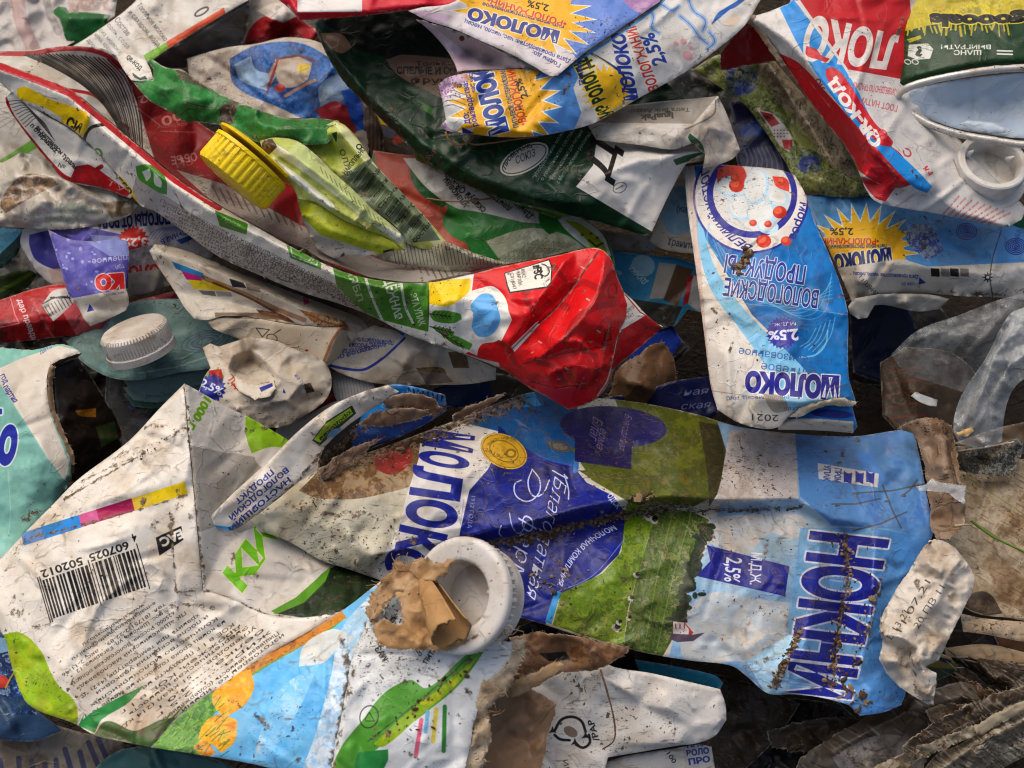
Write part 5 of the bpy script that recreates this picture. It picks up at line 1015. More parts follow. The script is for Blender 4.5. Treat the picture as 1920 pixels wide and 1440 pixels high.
def a_j2(a):
    a.P([(1110, 240), (1350, 170), (1400, 290), (1310, 320), (1120, 280)], 'c8c3ba'); a.P([(1130, 205), (1345, 180), (1300, 232), (1120, 230)], '9b958c')
    a.T('Tetra Brik Aseptic', 1294, 202, 1175, 205, 8, '5a564e', bold=.02); a.T('IguaPak', 1262, 211, 1200, 216, 11, '4c4842', bold=.04)
    a.L([(1342, 188), (1338, 214), (1300, 236), (1285, 242)], 3, '8a847a', sm=True)
    a.P([(1294, 250), (1316, 270), (1322, 290), (1312, 292), (1300, 272), (1290, 258)], '1c5a32', sm=True); a.P([(1262, 302), (1290, 292), (1320, 288), (1322, 295), (1290, 306), (1265, 312)], '1c5a32')
sheet('end_panel', jui, [(1100, 232, 87), (1140, 205, 88), (1220, 192, 88), (1310, 184, 90), (1346, 180, 91), (1362, 212, 90), (1388, 282, 86), (1370, 300, 84), (1318, 316, 84), (1322, 290, 88), (1300, 268, 92), (1262, 280, 93), (1200, 272, 91), (1150, 266, 90), (1118, 262, 88)],
      'c8c3ba', a_j2, creases=[[(1120, 234, 89), (1200, 236, 93), (1290, 240, 95), (1330, 215, 93), (1344, 186, 93)], [(1150, 262, 90), (1210, 252, 92), (1270, 256, 96), (1312, 262, 92)], [(1290, 242, 95), (1316, 280, 88), (1330, 308, 86)]], rough=.8, fine=.3, s=1.5, specks=.8, film=.35, grime=[('s', 1120, 254, 9, .7), ('s', 1280, 274, 9, .7)])

# ================================================================== red and white carton at the very top
tr = thing('drink_carton', 'bright red carton with a blank white label, cut off by the top edge', 'carton', 720, 0, 90)
def a_t1(a): a.P([(555, -60), (680, -60), (679, 22), (558, 23)], 'ded9d2'); a.L([(540, 10), (562, 40)], 3, 'c8c0b8')
sheet('front_panel', tr, [(515, -10, 110), (540, 14, 109), (562, 38, 106), (600, 36, 106), (680, 30, 106), (780, 18, 107), (860, 8, 107), (910, -12, 106), (920, -70, 104), (500, -70, 108)], 'd42038', a_t1, ctrl=[(700, -5, 112)], creases=[[(540, -10, 112), (556, 24, 111), (690, 22, 110), (800, 8, 110)]], rough=.3, s=1.2, body=6, specks=.4, film=.1)

# ================================================================== red and blue carton, upper right
rb = thing('drink_carton', 'red carton with a blue side strip and a torn-open end, upper right', 'carton', 1600, 180, 80)
def a_rb(a):
    a.P([(1470, -60), (1700, -60), (1720, 145), (1700, 152), (1630, 146), (1590, 142), (1560, 105), (1520, 40), (1490, 0)], 'c3202a')
    a.P([(1420, 10), (1500, 0), (1590, 130), (1700, 150), (1940, 380), (1900, 440), (1700, 360), (1480, 120), (1390, 60)], 'd3cfca', sm=False)
    a.P([(1462, 100), (1500, 120), (1560, 185), (1620, 245), (1690, 290), (1710, 345), (1690, 352), (1650, 345), (1600, 310), (1540, 235), (1490, 160)], 'c81e2c', sm=True)
    a.P([(1462, 15), (1488, -2), (1545, 75), (1600, 155), (1650, 250), (1720, 320), (1748, 350), (1738, 362), (1712, 350), (1650, 285), (1560, 180), (1500, 90)], '2596dc', sm=True)
    
    a.T('ЛОКО', 1686, 70, 1517, 31, 60, 'dcd6d0', h2=78, bold=.05); a.P([(1590, 140), (1680, 150), (1680, 155), (1592, 146)], 'd8d2cc')
    a.P([(1512, 86), (1530, 92), (1540, 104), (1556, 110), (1548, 118), (1536, 112), (1520, 108), (1511, 102)], 'c81e2c', sm=True)
    a.P([(1548, 130), (1560, 126), (1580, 140), (1640, 230), (1674, 265), (1670, 276), (1645, 268), (1570, 175), (1550, 145)], 'cf1f2e', sm=True); a.T('QR-КОД', 1655, 268, 1564, 144, 21, 'e6e0da', bold=.06, h2=17)
    a.T('ЭЛО', 1552, 176, 1536, 146, 10, 'a82a44', bold=.03)
    for i, t in enumerate(('ПРОИЗВЕДЕНО ПО ТРАДИЦИ', 'ГОСТ НАТУР')): a.T(t, 1690 + i * -6, 168 + i * 30, 1598 + i * 16, 154 + i * 28, 12, 'c86a70', bold=.02)
    for x, y, s_ in ((1655, 240, 'С'), (1700, 275, 'С'), (1738, 310, 'м')): a.T(s_, x + 12, y + 14, x, y, 13, 'c8505a', bold=.02)
    for i in range(9): a.T('проверено на заводе', 1765 + i * 10, 408 + i * 2.2, 1800 + i * 12, 368 + i * 4, 4.5, 'b8323c', a=.9)
    a.P([(1610, 330), (1660, 345), (1680, 350), (1660, 378), (1640, 370)], 'c81e2c', sm=True); a.L([(1788, 300), (1800, 330), (1840, 360)], 3, '8a857e', .6)
sheet('side_panels', rb, [(1392, 34, 99), (1412, 30, 101), (1440, 22, 104), (1480, 6, 106), (1510, -60, 108), (1720, -60, 104), (1725, 120, 98), (1740, 200, 95), (1790, 265, 92), (1850, 320, 90), (1905, 370, 86), (1925, 392, 85), (1915, 412, 85), (1884, 426, 84), (1820, 414, 86), (1740, 398, 88), (1670, 386, 90), (1640, 376, 91), (1622, 352, 90), (1605, 310, 90), (1585, 275, 90), (1545, 225, 90), (1510, 178, 92), (1478, 130, 94), (1446, 88, 96), (1420, 56, 98)],
      'd3cfca', a_rb, ctrl=[(1600, 60, 108), (1660, 120, 104), (1690, 200, 99), (1760, 300, 95), (1800, 350, 93), (1720, 370, 93)], creases=[[(1420, 38, 104), (1480, 80, 106), (1540, 150, 107), (1600, 230, 106), (1660, 305, 104), (1740, 358, 98)], [(1488, 2, 108), (1545, 75, 109), (1605, 160, 108), (1660, 250, 105), (1745, 345, 99)], [(1500, 130, 99), (1560, 205, 100), (1620, 280, 101), (1690, 345, 99)], [(1620, 330, 97), (1650, 345, 93), (1670, 350, 96), (1682, 352, 92)], [(1745, 362, 93), (1800, 400, 92), (1884, 424, 88)]],
      rough=.4, fine=.12, s=1.5, body=0, specks=.5, film=.22, wear=.7)
sheet('torn_end', rb, [(1350, 84, 92), (1372, 56, 96), (1388, 36, 99), (1402, 34, 99), (1425, 58, 97), (1450, 92, 93), (1470, 112, 86), (1430, 118, 82), (1390, 125, 82), (1352, 132, 84)], '8a1218', ctrl=[(1400, 75, 90)], rough=.4, fine=.2, rag=2, specks=.7, film=.3, edge=PULP, back=PULP)
sheet('torn_edge', rb, [(1346, 92, 93), (1352, 78, 95), (1372, 52, 99), (1392, 30, 102), (1414, 28, 103), (1440, 70, 100), (1474, 122, 97), (1466, 124, 95), (1434, 82, 97), (1408, 46, 99), (1394, 42, 99), (1382, 62, 96), (1360, 88, 93), (1352, 100, 92)], 'b5a68e', rough=.6, fine=.4, rag=2, step=4, edge=PULP, back=PULP, specks=.5, film=.7)

# ================================================================== chips tube
can = thing('chips_tube', 'green and yellow cardboard chips tube crushed flat, its open end showing pale grey', 'tube', 1830, 120, 80)
def a_c1(a):
    a.P([(1660, -60), (1990, -60), (1990, 170), (1660, 190)], '16401e'); a.paint([(1680, -60), (1990, -60), (1990, 30), (1880, 40), (1800, 38), (1740, 48), (1690, 60), (1684, 20)], ['c3b41c', 'b5a818', 'cfc032', '9a8f1a'], 30, sm=False)
    for i in range(26): x = 1688 + i * 8; a.L([(x, 44 + 6 * math.sin(i)), (x + a.rng.uniform(-5, 5), 52 + a.rng.uniform(0, 16))], a.rng.uniform(2, 5), 'b5a61c')
    a.P([(1700, 74), (1726, 66), (1728, 72), (1706, 80)], 'b5a61c')
    a.T('ngoooals', 1950, 24, 1742, 26, 22, '141a10', ol='d6c232', ow=2.5, bold=.07, arc=4)
    a.T('ШАНС', 1840, 94, 1788, 94, 9, 'd8d8d0', bold=.03); a.T('ВЫИГРАТЬ!', 1858, 84, 1764, 84, 8, 'd8d8d0', bold=.03)
    for y in (95, 101): a.L([(1870, y), (1898, y + 1)], 3, 'd8d8d0')
    a.P([(1704, 84), (1740, 81), (1750, 92), (1744, 110), (1720, 112), (1702, 105)], 'cfcfc8'); a.T('?', 1730, 88, 1716, 88, 18, '2a3a2a', bold=.05)
    for cx, cy in ((1702, 116), (1716, 116)): a.ring(cx, cy, 6, 4, 20, 2, 'cfcfc8')
    for i in range(90): x, y = a.rng.uniform(1690, 1930), a.rng.uniform(60, 135); a.L([(x, y), (x + a.rng.uniform(2, 16), y + a.rng.uniform(-3, 3))], a.rng.uniform(.6, 1.6), str(a.rng.choice(['3f6a36', '2c5528', '4f7a40'])), .6)
sheet('tube_wall', can, [(1692, -60, 100), (1688, 20, 101), (1683, 90, 100), (1680, 140, 100), (1677, 172, 100), (1700, 158, 104), (1740, 148, 107), (1790, 138, 110), (1850, 128, 112), (1920, 124, 113), (1990, 122, 113), (1990, -60, 113)], '16401e', a_c1, ctrl=[(1720, 60, 105), (1800, 60, 110), (1880, 50, 113)], rough=.3, fine=.1, rnd=(18, 3), s=1.5, specks=.45, film=.25, wear=.8)
sheet('inner_wall', can, [(1679, 192, 97), (1700, 172, 100), (1750, 158, 103), (1820, 146, 105), (1900, 138, 107), (1990, 134, 108), (1990, 262, 99), (1900, 258, 98), (1845, 250, 97), (1790, 240, 96), (1740, 222, 96), (1702, 204, 96)], 'aebdcb', ctrl=[(1800, 200, 96), (1880, 200, 96)], rough=.25, fine=.05, specks=.15, film=.12, wear=.2)
RIM = material('silver_rim', 'c4c1ba', rough=.32, spec=.6, specks=.6, film=.4, metal=.35, bump=.2)
def can_rim():
    P = hermite([(1676, 190, 99), (1684, 178, 101), (1705, 163, 105), (1745, 151, 108), (1800, 140, 111), (1860, 131, 113), (1925, 127, 114), (2000, 124, 114), (2000, 272, 104), (1925, 272, 103), (1855, 262, 101), (1800, 252, 99), (1745, 234, 98), (1705, 211, 97), (1682, 199, 97)], 8)
    pts = at(P[:, 0], P[:, 1], P[:, 2]); pts = np.concatenate([pts, pts[:1]]); rng = np.random.default_rng(2)
    V, F = tube('', None, pts, .00125 * (1 + .04 * rng.normal(0, 1, len(pts))), None, 8); link('rolled_rim', V, F, [RIM], can, attrs={'grime': np.zeros(len(V)), 'edge': np.full(len(V), .25)})
can_rim()
sheet('sealing_tab', can, [(1800, 232, 99), (1815, 226, 100), (1860, 230, 101), (1895, 244, 101), (1880, 250, 100), (1830, 246, 99)], 'c4d2de', rough=.1, specks=.1, film=.1)

# ================================================================== white spout below the tube
spt = thing('bottle_spout', 'white plastic pouring spout with an open mouth, half under the crushed tube', 'spout', 1860, 305, 80)
c_ = at([1862], [303], [94])[0]
lathe('spout_neck', spt, c_, (.02, .06, 1), [(0, -7), (9.2, -7), (9.2, 0), (9.6, .6), (11.2, .6), (11.7, .2), (11.9, -1), (11.9, -3), (11.3, -3.2), (11.3, -9)], material('stained_white_plastic', 'd6d4ce', rough=.3, spec=.5, specks=.35, film=.35, bump=.12), 80)
lathe('spout_flange', spt, c_ - np.array([.02, .06, 1]) * .0075, (.02, .06, 1), [(0, 0), (13.5, 0), (14, -.5), (14, -1.6), (0, -1.7)], WHITEPL, 64)
for x, y, x2, y2 in ((1812, 292, 1826, 282), (1888, 300, 1902, 294)):
    V, F = tube('', None, at([x, x2], [y, y2], [92, 94]), [.0012, .0004], None, 6); link('locking_tab', V, F, [WHITEPL], spt)
sheet('spout_wing', spt, [(1768, 262, 90), (1790, 252, 92), (1806, 270, 92), (1800, 300, 90), (1775, 285, 88)], 'd8d6d0', rough=.2, specks=.3, film=.15, mat=WHITEPL, thick=1.4)

# ================================================================== blue milk carton, centre right
mil = thing('milk_carton', 'bright blue milk carton with a round emblem, lying upside down over the meadow carton', 'carton', 1450, 580, 60)
def a_m(a):
    a.P([(1300, 280), (1700, 280), (1700, 850), (1560, 850), (1500, 700), (1400, 560), (1325, 420)], '1476b8', sm=False)
    a.paint([(1300, 300), (1600, 300), (1620, 840), (1570, 820), (1500, 680), (1410, 590), (1318, 440)], ['1276ba', '1580c4', '106cae', '1e86c8'], 70, sm=False)
    a.P([(1270, 300), (1300, 300), (1305, 380), (1310, 470), (1332, 545), (1377, 607), (1427, 677), (1464, 740), (1500, 830), (1300, 850)], 'd9d4ca')
    a.P([(1304, 400), (1312, 400), (1338, 495), (1378, 558), (1425, 612), (1472, 655), (1514, 700), (1550, 760), (1476, 762), (1430, 678), (1380, 608), (1334, 545), (1311, 470)], '86c4e4', sm=True)
    a.P([(1470, 730), (1560, 740), (1600, 760), (1600, 800), (1480, 770)], '9ccfe8', .6, sm=True)
    a.E(1408, 370, 108, 104, 8, 'ddd8d0'); a.ring(1408, 370, 107, 103, 8, 4, '2b2f92'); a.ring(1410, 364, 79, 76, 8, 12, '2f3498'); a.E(1411, 363, 73, 70, 8, 'd6d6d2')
    # winter picture in the emblem: snow drifts and red berries only
    a.P([(1346, 316), (1385, 308), (1400, 330), (1390, 350), (1362, 360), (1346, 345)], 'd64a38', sm=True); a.P([(1448, 330), (1476, 336), (1480, 360), (1456, 350)], 'd64a38', sm=True)
    for x, y, rx, ry in ((1368, 350, 22, 20), (1460, 372, 20, 18), (1392, 390, 26, 24), (1428, 400, 28, 26), (1418, 350, 24, 34), (1440, 425, 20, 14)): a.E(x, y, rx, ry, 10, 'b8d8e8'); a.E(x - 2, y - 2, rx - 4, ry - 4, 10, 'dcdfdd')
    for x, y, r in ((1381, 348, 14), (1378, 334, 8), (1462, 398, 13), (1466, 340, 8), (1432, 452, 14), (1474, 452, 10), (1412, 418, 7), (1440, 420, 7)): a.E(x, y, r, r * .9, 0, 'c8402c'); a.E(x - r * .25, y - r * .25, r * .6, r * .5, 0, 'e06a4a')
    a.T('ВЕЛИКИЙ УСТЮГ', 1412, 462, 1330, 312, 17, '2b3090', arc=26, bold=.02); a.T('мороз', 1500, 378, 1478, 446, 16, '2b3090', arc=4, bold=.02)
    for i in range(7): a.L([(1330 + i * 8, 430 + i * 12), (1372 + i * 14, 520 + i * 9), (1440 + i * 16, 570 + i * 4), (1560, 560 - i * 8)], 1.6, '7cc4ea', .55, sm=True)
    for i in range(5): a.L([(1500 + i * 8, 650 + i * 3), (1516 + i * 10, 640 - i * 2), (1530 + i * 9, 615 - i * 5)], 2, '9ad4f0', .6, sm=True)
    a.L([(1500, 670), (1530, 665), (1548, 645), (1552, 620)], 3, 'a8daf2', .7, sm=True); a.L([(1330, 420), (1326, 450), (1345, 480)], 3, '8accec', .6, sm=True)
    a.T('ВОЛОГОДСКИЕ', 1536, 545, 1360, 521, 33, '2a3596', ol='dfe4ea', ow=1.6, bold=.02); a.T('ПРОДУКТЫ', 1512, 500, 1362, 477, 34, '2a3596', ol='dfe4ea', ow=1.6, bold=.02)
    a.burst(1467, 624, 26, 31, 26, '2c30a0'); a.E(1467, 624, 27, 27, 0, '2c30a0'); a.T('2.5%', 1496, 617, 1440, 622, 22, 'dfe0ee', bold=.04, h2=15); a.T('м.д.ж.', 1492, 604, 1448, 606, 8, 'dfe0ee')
    a.T('пастеризованное', 1560, 674, 1386, 652, 15, '3a6aa8', bold=.0); a.T('питьевое', 1530, 694, 1428, 680, 16, '3a6aa8', bold=.0); a.T('МОЛОКО', 1574, 708, 1398, 698, 40, '2c2f98', ol='e4e4e6', ow=2.5, bold=.07, h2=34)
    a.L([(1330, 732), (1420, 745), (1460, 752)], 1.6, 'a89f92'); a.L([(1320, 560), (1420, 572), (1500, 578), (1590, 590)], 1.2, 'a8b4bc', .7)
    a.T('(число, месяц, год)', 1480, 742, 1362, 744, 7, '4a5a9a'); a.T('производства', 1560, 762, 1470, 764, 7, '4a5a9a'); a.T('2021', 1460, 778, 1410, 776, 13, '4a453e')
    a.P([(1430, 738), (1470, 745), (1480, 770), (1450, 772)], '9a8e7c', .7, sm=True)
    a.P([(1290, 310), (1300, 310), (1330, 700), (1350, 790), (1330, 780), (1316, 690)], 'c8a89a', .5)
sheet('front_panel', mil, [(1282, 312, 74), (1330, 308, 74), (1400, 312, 74), (1460, 318, 76), (1490, 328, 78), (1508, 360, 82), (1530, 420, 86), (1556, 480, 88), (1578, 540, 90), (1590, 590, 90), (1590, 650, 90), (1592, 710, 89), (1604, 752, 88), (1600, 762, 87), (1560, 756, 87), (1510, 764, 87), (1480, 780, 86), (1460, 800, 84), (1430, 804, 84), (1384, 792, 83), (1345, 768, 82), (1332, 720, 83), (1322, 640, 84), (1312, 560, 84), (1300, 470, 80), (1290, 400, 77)],
      'd9d4ca', a_m, ctrl=[(1400, 420, 86), (1470, 520, 93), (1400, 600, 91), (1480, 660, 94), (1440, 740, 90), (1350, 660, 88)], creases=[[(1318, 560, 87), (1420, 572, 93), (1500, 578, 95), (1584, 590, 92)], [(1332, 730, 86), (1420, 744, 91), (1510, 755, 92), (1590, 745, 90)]], rough=.5, fine=.11, folds=2.2, s=1.6, body=7, specks=.7, film=.30, wear=.6, grime=[('s', 1397, 490, 13, 1.0), ('l', [(1384, 505), (1398, 478), (1402, 470)], 9, 1.0), ('l', [(1334, 578), (1350, 592)], 5, .9), ('l', [(1345, 775), (1400, 800), (1450, 806)], 7, .7)], key='milk')
def a_m2(a):
    a.P([(1480, 760), (1620, 760), (1620, 830), (1480, 800)], '1f7cc0'); a.E(1560, 776, 40, 8, 4, '2a3a90'); a.P([(1400, 800), (1500, 785), (1600, 790), (1600, 815), (1430, 812)], 'cfc6b6', sm=True)
sheet('bottom_fold', mil, [(1455, 794, 80), (1480, 775, 82), (1512, 762, 83), (1560, 754, 83), (1598, 762, 82), (1608, 800, 78), (1598, 812, 76), (1550, 808, 76), (1500, 806, 77), (1460, 806, 78)], 'cfc6b6', a_m2, creases=[[(1470, 796, 82), (1540, 790, 84), (1600, 796, 80)]], rough=.4, s=1.3, body=4, specks=.7, film=.35)
sheet('torn_lip', mil, [(1480, 782, 87), (1505, 762, 90), (1540, 752, 92), (1570, 746, 93), (1584, 744, 94), (1590, 750, 93), (1606, 754, 92), (1590, 762, 91), (1560, 760, 90), (1530, 766, 89), (1500, 782, 87)], 'c3b8a2', rough=.6, fine=.3, rag=1.5, step=4, edge=PULP, specks=.7, film=.6)

# ================================================================== starburst carton, right edge
yb = thing('milk_carton', 'sky blue carton with a yellow starburst, under the red torn carton at the right edge', 'carton', 1720, 480, 40)
def a_y(a):
    a.P([(1480, 340), (2000, 340), (2000, 485), (1880, 496), (1740, 500), (1690, 480), (1560, 490)], '5a9ad0'); a.paint([(1500, 350), (1990, 350), (1990, 480), (1740, 495), (1500, 440)], ['5a98ce', '66a2d4', '4f8ec6'], 50, sm=False)
    a.burst(1618, 470, 70, 112, 24, 'e3e6e4', .06, .82); a.burst(1618, 470, 64, 104, 24, 'eabb1e', .06, .82); a.P([(1545, 430), (1690, 430), (1700, 500), (1560, 520)], 'eabb1e')
    a.T('МОЛОКО', 1670, 466, 1562, 480, 28, '26346e', ol='e4e2d6', ow=2, bold=.07); a.T('питьевое пастеризованное', 1662, 458, 1548, 460, 8, '2a3a80', bold=.02); a.T('•ВОЛОГЖАНИН•', 1648, 447, 1535, 447, 11, 'c83c2c', bold=.04); a.T('2,5%', 1600, 428, 1556, 428, 13, '26221c', bold=.02)
    a.paint([(1710, 420), (1745, 425), (1770, 470), (1740, 490), (1700, 450)], ['b8bcb8', '9ab0c4', '4a58a8', 'c4c4bc'], 8)
    for cx, cy in ((1812, 434), (1905, 462)):
        for r in range(3, 20, 4): a.ring(cx, cy, r, r * .8, 0, 1.8, '2c3a98')
    a.T('УЗНАТЬ', 1905, 430, 1900, 470, 9, '2c3a98')
    a.P([(1550, 505), (1690, 485), (1740, 500), (2000, 488), (2000, 600), (1560, 600)], 'd0cabf'); a.P([(1880, 496), (2000, 485), (2000, 520), (1860, 530)], 'd6d2ca')
    for x, c in ((1745, '1e1c1a'), (1764, '8a8580'), (1781, '1e1c1a'), (1800, '8a8580')): a.P([(x, 503), (x + 16, 504), (x + 17, 519), (x + 1, 518)], c)
    a.T('Дата производства: число, месяц', 1722, 516, 1600, 510, 7, '2f3f90', bold=.02); a.T('Годен до:', 1720, 530, 1690, 530, 7, '2f3f90'); a.P([(1724, 520), (1736, 530), (1722, 534)], '2f3f90')
    for i, t in enumerate(('11 07 21', 'ВТ 1 07', '20 21 11', '17 30')): a.T(t, 1610 + i * 9, 520 + i * 9, 1640 + i * 4, 560 + i * 3, 7, '4a453e')
    a.burst(1852, 520, 5, 11, 8, '1e2a3a'); a.L([(1878, 430), (1862, 480), (1855, 520), (1862, 560)], 1.8, '4a4038'); a.E(1852, 520, 3, 3, 0, 'd0cabf')
sheet('front_panel', yb, [(1505, 366, 64), (1560, 365, 66), (1640, 368, 68), (1740, 380, 68), (1830, 400, 66), (1990, 400, 60), (1990, 560, 60), (1925, 562, 62), (1880, 558, 62), (1800, 555, 62), (1740, 550, 62), (1690, 552, 62), (1640, 556, 64), (1600, 572, 64), (1582, 530, 66), (1560, 480, 66), (1535, 430, 66)],
      '5a9ad0', a_y, ctrl=[(1640, 440, 74), (1700, 520, 70), (1850, 480, 70), (1620, 530, 72)], creases=[[(1555, 500, 70), (1640, 490, 75), (1740, 500, 73), (1860, 515, 72), (1980, 490, 68)], [(1880, 426, 70), (1862, 480, 74), (1856, 540, 68)], [(1605, 495, 73), (1625, 530, 73), (1635, 556, 66)]], rough=.5, fine=.15, s=1.4, body=5, specks=.6, film=.32, grime=[('l', [(1760, 545), (1850, 552), (1960, 540)], 16, .65), ('l', [(1868, 450), (1856, 530)], 5, .6)])
sheet('torn_lining', yb, [(1590, 575, 66), (1600, 560, 68), (1650, 552, 67), (1740, 552, 64), (1780, 560, 62), (1760, 580, 58), (1720, 584, 57), (1660, 572, 60), (1640, 572, 62), (1626, 596, 62), (1610, 598, 62), (1594, 588, 64)], 'bdb6a8', ctrl=[(1700, 566, 66)], rough=.8, fine=.3, step=5, specks=.5, film=.4)
# ================================================================== the rest of the heap, back to front
def one(name, label, cat, part, ol, base, art=None, **k):
    xs = [p[0] for p in ol]; ys = [p[1] for p in ol]; hs = [p[2] for p in ol]
    r = thing(name, label, cat, sum(xs) / len(xs), sum(ys) / len(ys), max(0, min(hs) - 10)); sheet(part, r, ol, base, art, **k); return r

# --- top left
one('plastic_bag', 'crumpled whitish plastic film with a faint red streak, top left corner', 'bag', 'film', [(-80, -80, 42), (230, -80, 40), (215, 30, 44), (170, 60, 46), (120, 90, 48), (70, 130, 52), (20, 170, 50), (-80, 190, 50)], 'c3bdb8',
    lambda a: (a.L([(30, -20), (40, 40), (55, 75), (70, 110)], 26, 'a87f7c', .5, sm=True), a.L([(85, -10), (95, 30), (110, 60)], 14, '8f8a84', .6, sm=True), a.paint([(120, -60), (230, -60), (210, 20), (130, 20)], ['d0c8c0', 'b09a92', 'e0dad4'], 14)), rough=2.2, fine=.7, specks=.25, film=.35)
def a_gf(a): a.paint([(80, 0), (220, 0), (200, 90), (90, 60)], ['2f7f3c', '256a34', '3a8c48'], 24)
one('plastic_scrap', 'small folded piece of green film behind the list of ingredients', 'scrap', 'film', [(96, 22, 48), (110, 12, 51), (124, 14, 52), (130, 24, 52), (160, 22, 50), (205, 28, 48), (190, 60, 47), (140, 100, 44), (122, 70, 48), (112, 38, 50)], '2f7f3c', a_gf, creases=[[(98, 28, 50), (130, 34, 54), (200, 34, 50)]], rough=.5, specks=.3, film=.15)
def a_pl(a):
    for i, (t, x0, y0, x1, y1, h) in enumerate((('Топленое молоко', 256, 10, 308, 78, 10), ('и сахаром, вода', 240, 24, 295, 88, 10), ('Состав', 214, 38, 238, 68, 11), ('соль, сода', 200, 48, 238, 92, 9), ('(из молока)', 186, 58, 226, 104, 8), ('мука, крахмал', 176, 66, 214, 108, 8), ('дрожжи', 162, 76, 190, 108, 8))): a.T(t, x0, y0, x1, y1, h, '3a3a38' if i < 3 else '6a6e6c', bold=.0)
    a.P([(312, 78), (420, 14), (424, 28), (316, 92)], 'd8582a'); a.P([(268, 104), (312, 79), (316, 92), (278, 118)], '7fb52e'); a.ring(378, 22, 14, 5, -30, 3, '33302c')
pal = one('drink_carton', 'pale carton with a list of ingredients and an orange and green stripe, upper left', 'carton', 'front_panel', [(120, 96, 56), (170, 66, 58), (250, 6, 60), (300, -60, 60), (480, -60, 56), (466, 0, 56), (424, 24, 57), (318, 90, 58), (275, 120, 58), (245, 140, 56), (215, 130, 56)], 'dad5cb', a_pl, rough=.4, s=1.4, body=6, specks=.55, film=.3)
sheet('shaded_side', pal, [(424, 26, 56), (468, 0, 55), (462, 60, 48), (440, 92, 46), (380, 120, 44), (300, 130, 46), (276, 120, 57), (318, 92, 57)], '4b4a48', rough=.6, specks=.5, film=.5, grime=[('s', 350, 95, 22, .6)])  # dark inner face of the carton
one('drink_carton', 'white carton with a slanting green stripe at the left edge, behind the striped flap', 'carton', 'front_panel', [(-60, 150, 60), (0, 160, 62), (40, 185, 62), (90, 240, 60), (100, 300, 56), (60, 330, 54), (-60, 380, 54)], 'bdb8ad',
    lambda a: (a.P([(-60, 330), (0, 300), (60, 262), (70, 276), (10, 318), (-60, 352)], '6aa52c'), a.P([(-60, 352), (10, 320), (60, 284), (64, 294), (-60, 368)], 'd0cbc0'), [a.L([(0, 240 - i * 12), (40, 215 - i * 6)], 2, '7a766e', .5) for i in range(5)]), rough=.5, specks=.7, film=.4)
# --- skier carton
def a_sk(a):
    a.paint([(430, 110), (480, 85), (560, 80), (620, 110), (670, 150), (690, 240), (640, 250), (520, 200), (440, 160)], ['2c62ac', '3f7cc0', '24508f', '4a8ccc'], 16)
    a.P([(440, 120), (470, 105), (480, 130), (520, 140), (500, 170), (450, 150)], 'b9cfe0', .7, sm=True); a.P([(515, 112), (550, 104), (585, 118), (575, 150), (540, 165), (520, 150)], 'b8aca0', sm=True); a.P([(560, 118), (584, 122), (572, 138), (556, 134)], 'd0b848')
    a.L([(520, 112), (512, 140), (502, 165)], 5, '9a3030'); a.L([(522, 110), (560, 104), (590, 114)], 4, '7a2f34'); a.E(525, 165, 10, 8, 0, 'b04a44')
    a.L([(590, 150), (560, 165), (535, 180)], 6, 'c0988c'); a.L([(515, 120), (506, 140)], 5, 'c0988c')
    a.P([(600, 160), (650, 135), (670, 150), (640, 190), (600, 200)], '9aa6b0', .7, sm=True); a.P([(590, 208), (630, 190), (662, 215), (668, 250), (630, 245)], '9c2c34', sm=True); a.P([(640, 170), (680, 160), (690, 250), (660, 230)], '1c54b0')
one('milk_carton', 'beige carton with a washed-out blue winter picture, behind the green twisted carton', 'carton', 'front_panel', [(350, 110, 50), (420, 90, 54), (480, 82, 56), (540, 70, 56), (600, 80, 56), (640, 110, 55), (676, 160, 54), (700, 240, 50), (690, 290, 46), (620, 280, 46), (520, 250, 48), (420, 200, 48), (360, 150, 48)], 'bdb3a6', a_sk, ctrl=[(560, 140, 61), (640, 200, 57)], rough=.9, fine=.3, s=1.2, body=5, specks=.65, film=.5)
one('carton_scrap', 'crumpled white and red carton scrap at the top, left of the blank label', 'scrap', 'torn_panel', [(440, -40, 46), (520, -40, 50), (560, 30, 50), (600, 60, 48), (580, 90, 44), (500, 92, 42), (455, 84, 40), (470, 40, 46)], 'b8b0a8',
    lambda a: (a.P([(455, 90), (470, 52), (500, 30), (530, 42), (560, 32), (600, 60), (590, 95)], 'b01f2a', sm=True), a.P([(480, 20), (520, 5), (560, 12), (555, 30), (520, 38)], 'd4ccc4', sm=True), a.P([(455, 90), (480, 70), (560, 60), (590, 95)], '7a1018')), rough=1.6, fine=.6, specks=.7, film=.45)
one('carton_scrap', 'narrow brown ribbed strip standing between the winter picture and the green juice carton', 'scrap', 'strip', [(668, 185, 52), (690, 195, 54), (715, 235, 52), (720, 292, 46), (700, 300, 44), (650, 285, 44), (660, 240, 50)], '5c4630',
    lambda a: [a.L([(672 + i * 7, 190 + i * 4), (668 + i * 8, 300)], 2.5, '2c2016', .8) for i in range(7)], rough=.6, specks=.8, film=.5)
one('carton_scrap', 'small yellow and red printed scrap deep in the gap left of the juice carton', 'scrap', 'torn_panel', [(694, 200, 40), (740, 195, 42), (800, 235, 42), (820, 280, 40), (780, 300, 36), (715, 290, 34)], '4a3f38',
    lambda a: (a.P([(704, 205), (740, 215), (752, 228), (735, 236), (708, 232)], 'cfae16', sm=True), a.P([(735, 262), (760, 240), (760, 265), (740, 270)], 'b8402f'), a.P([(715, 236), (745, 238), (740, 260), (718, 256)], '5a5f78')), rough=.8, specks=.5, film=.4)
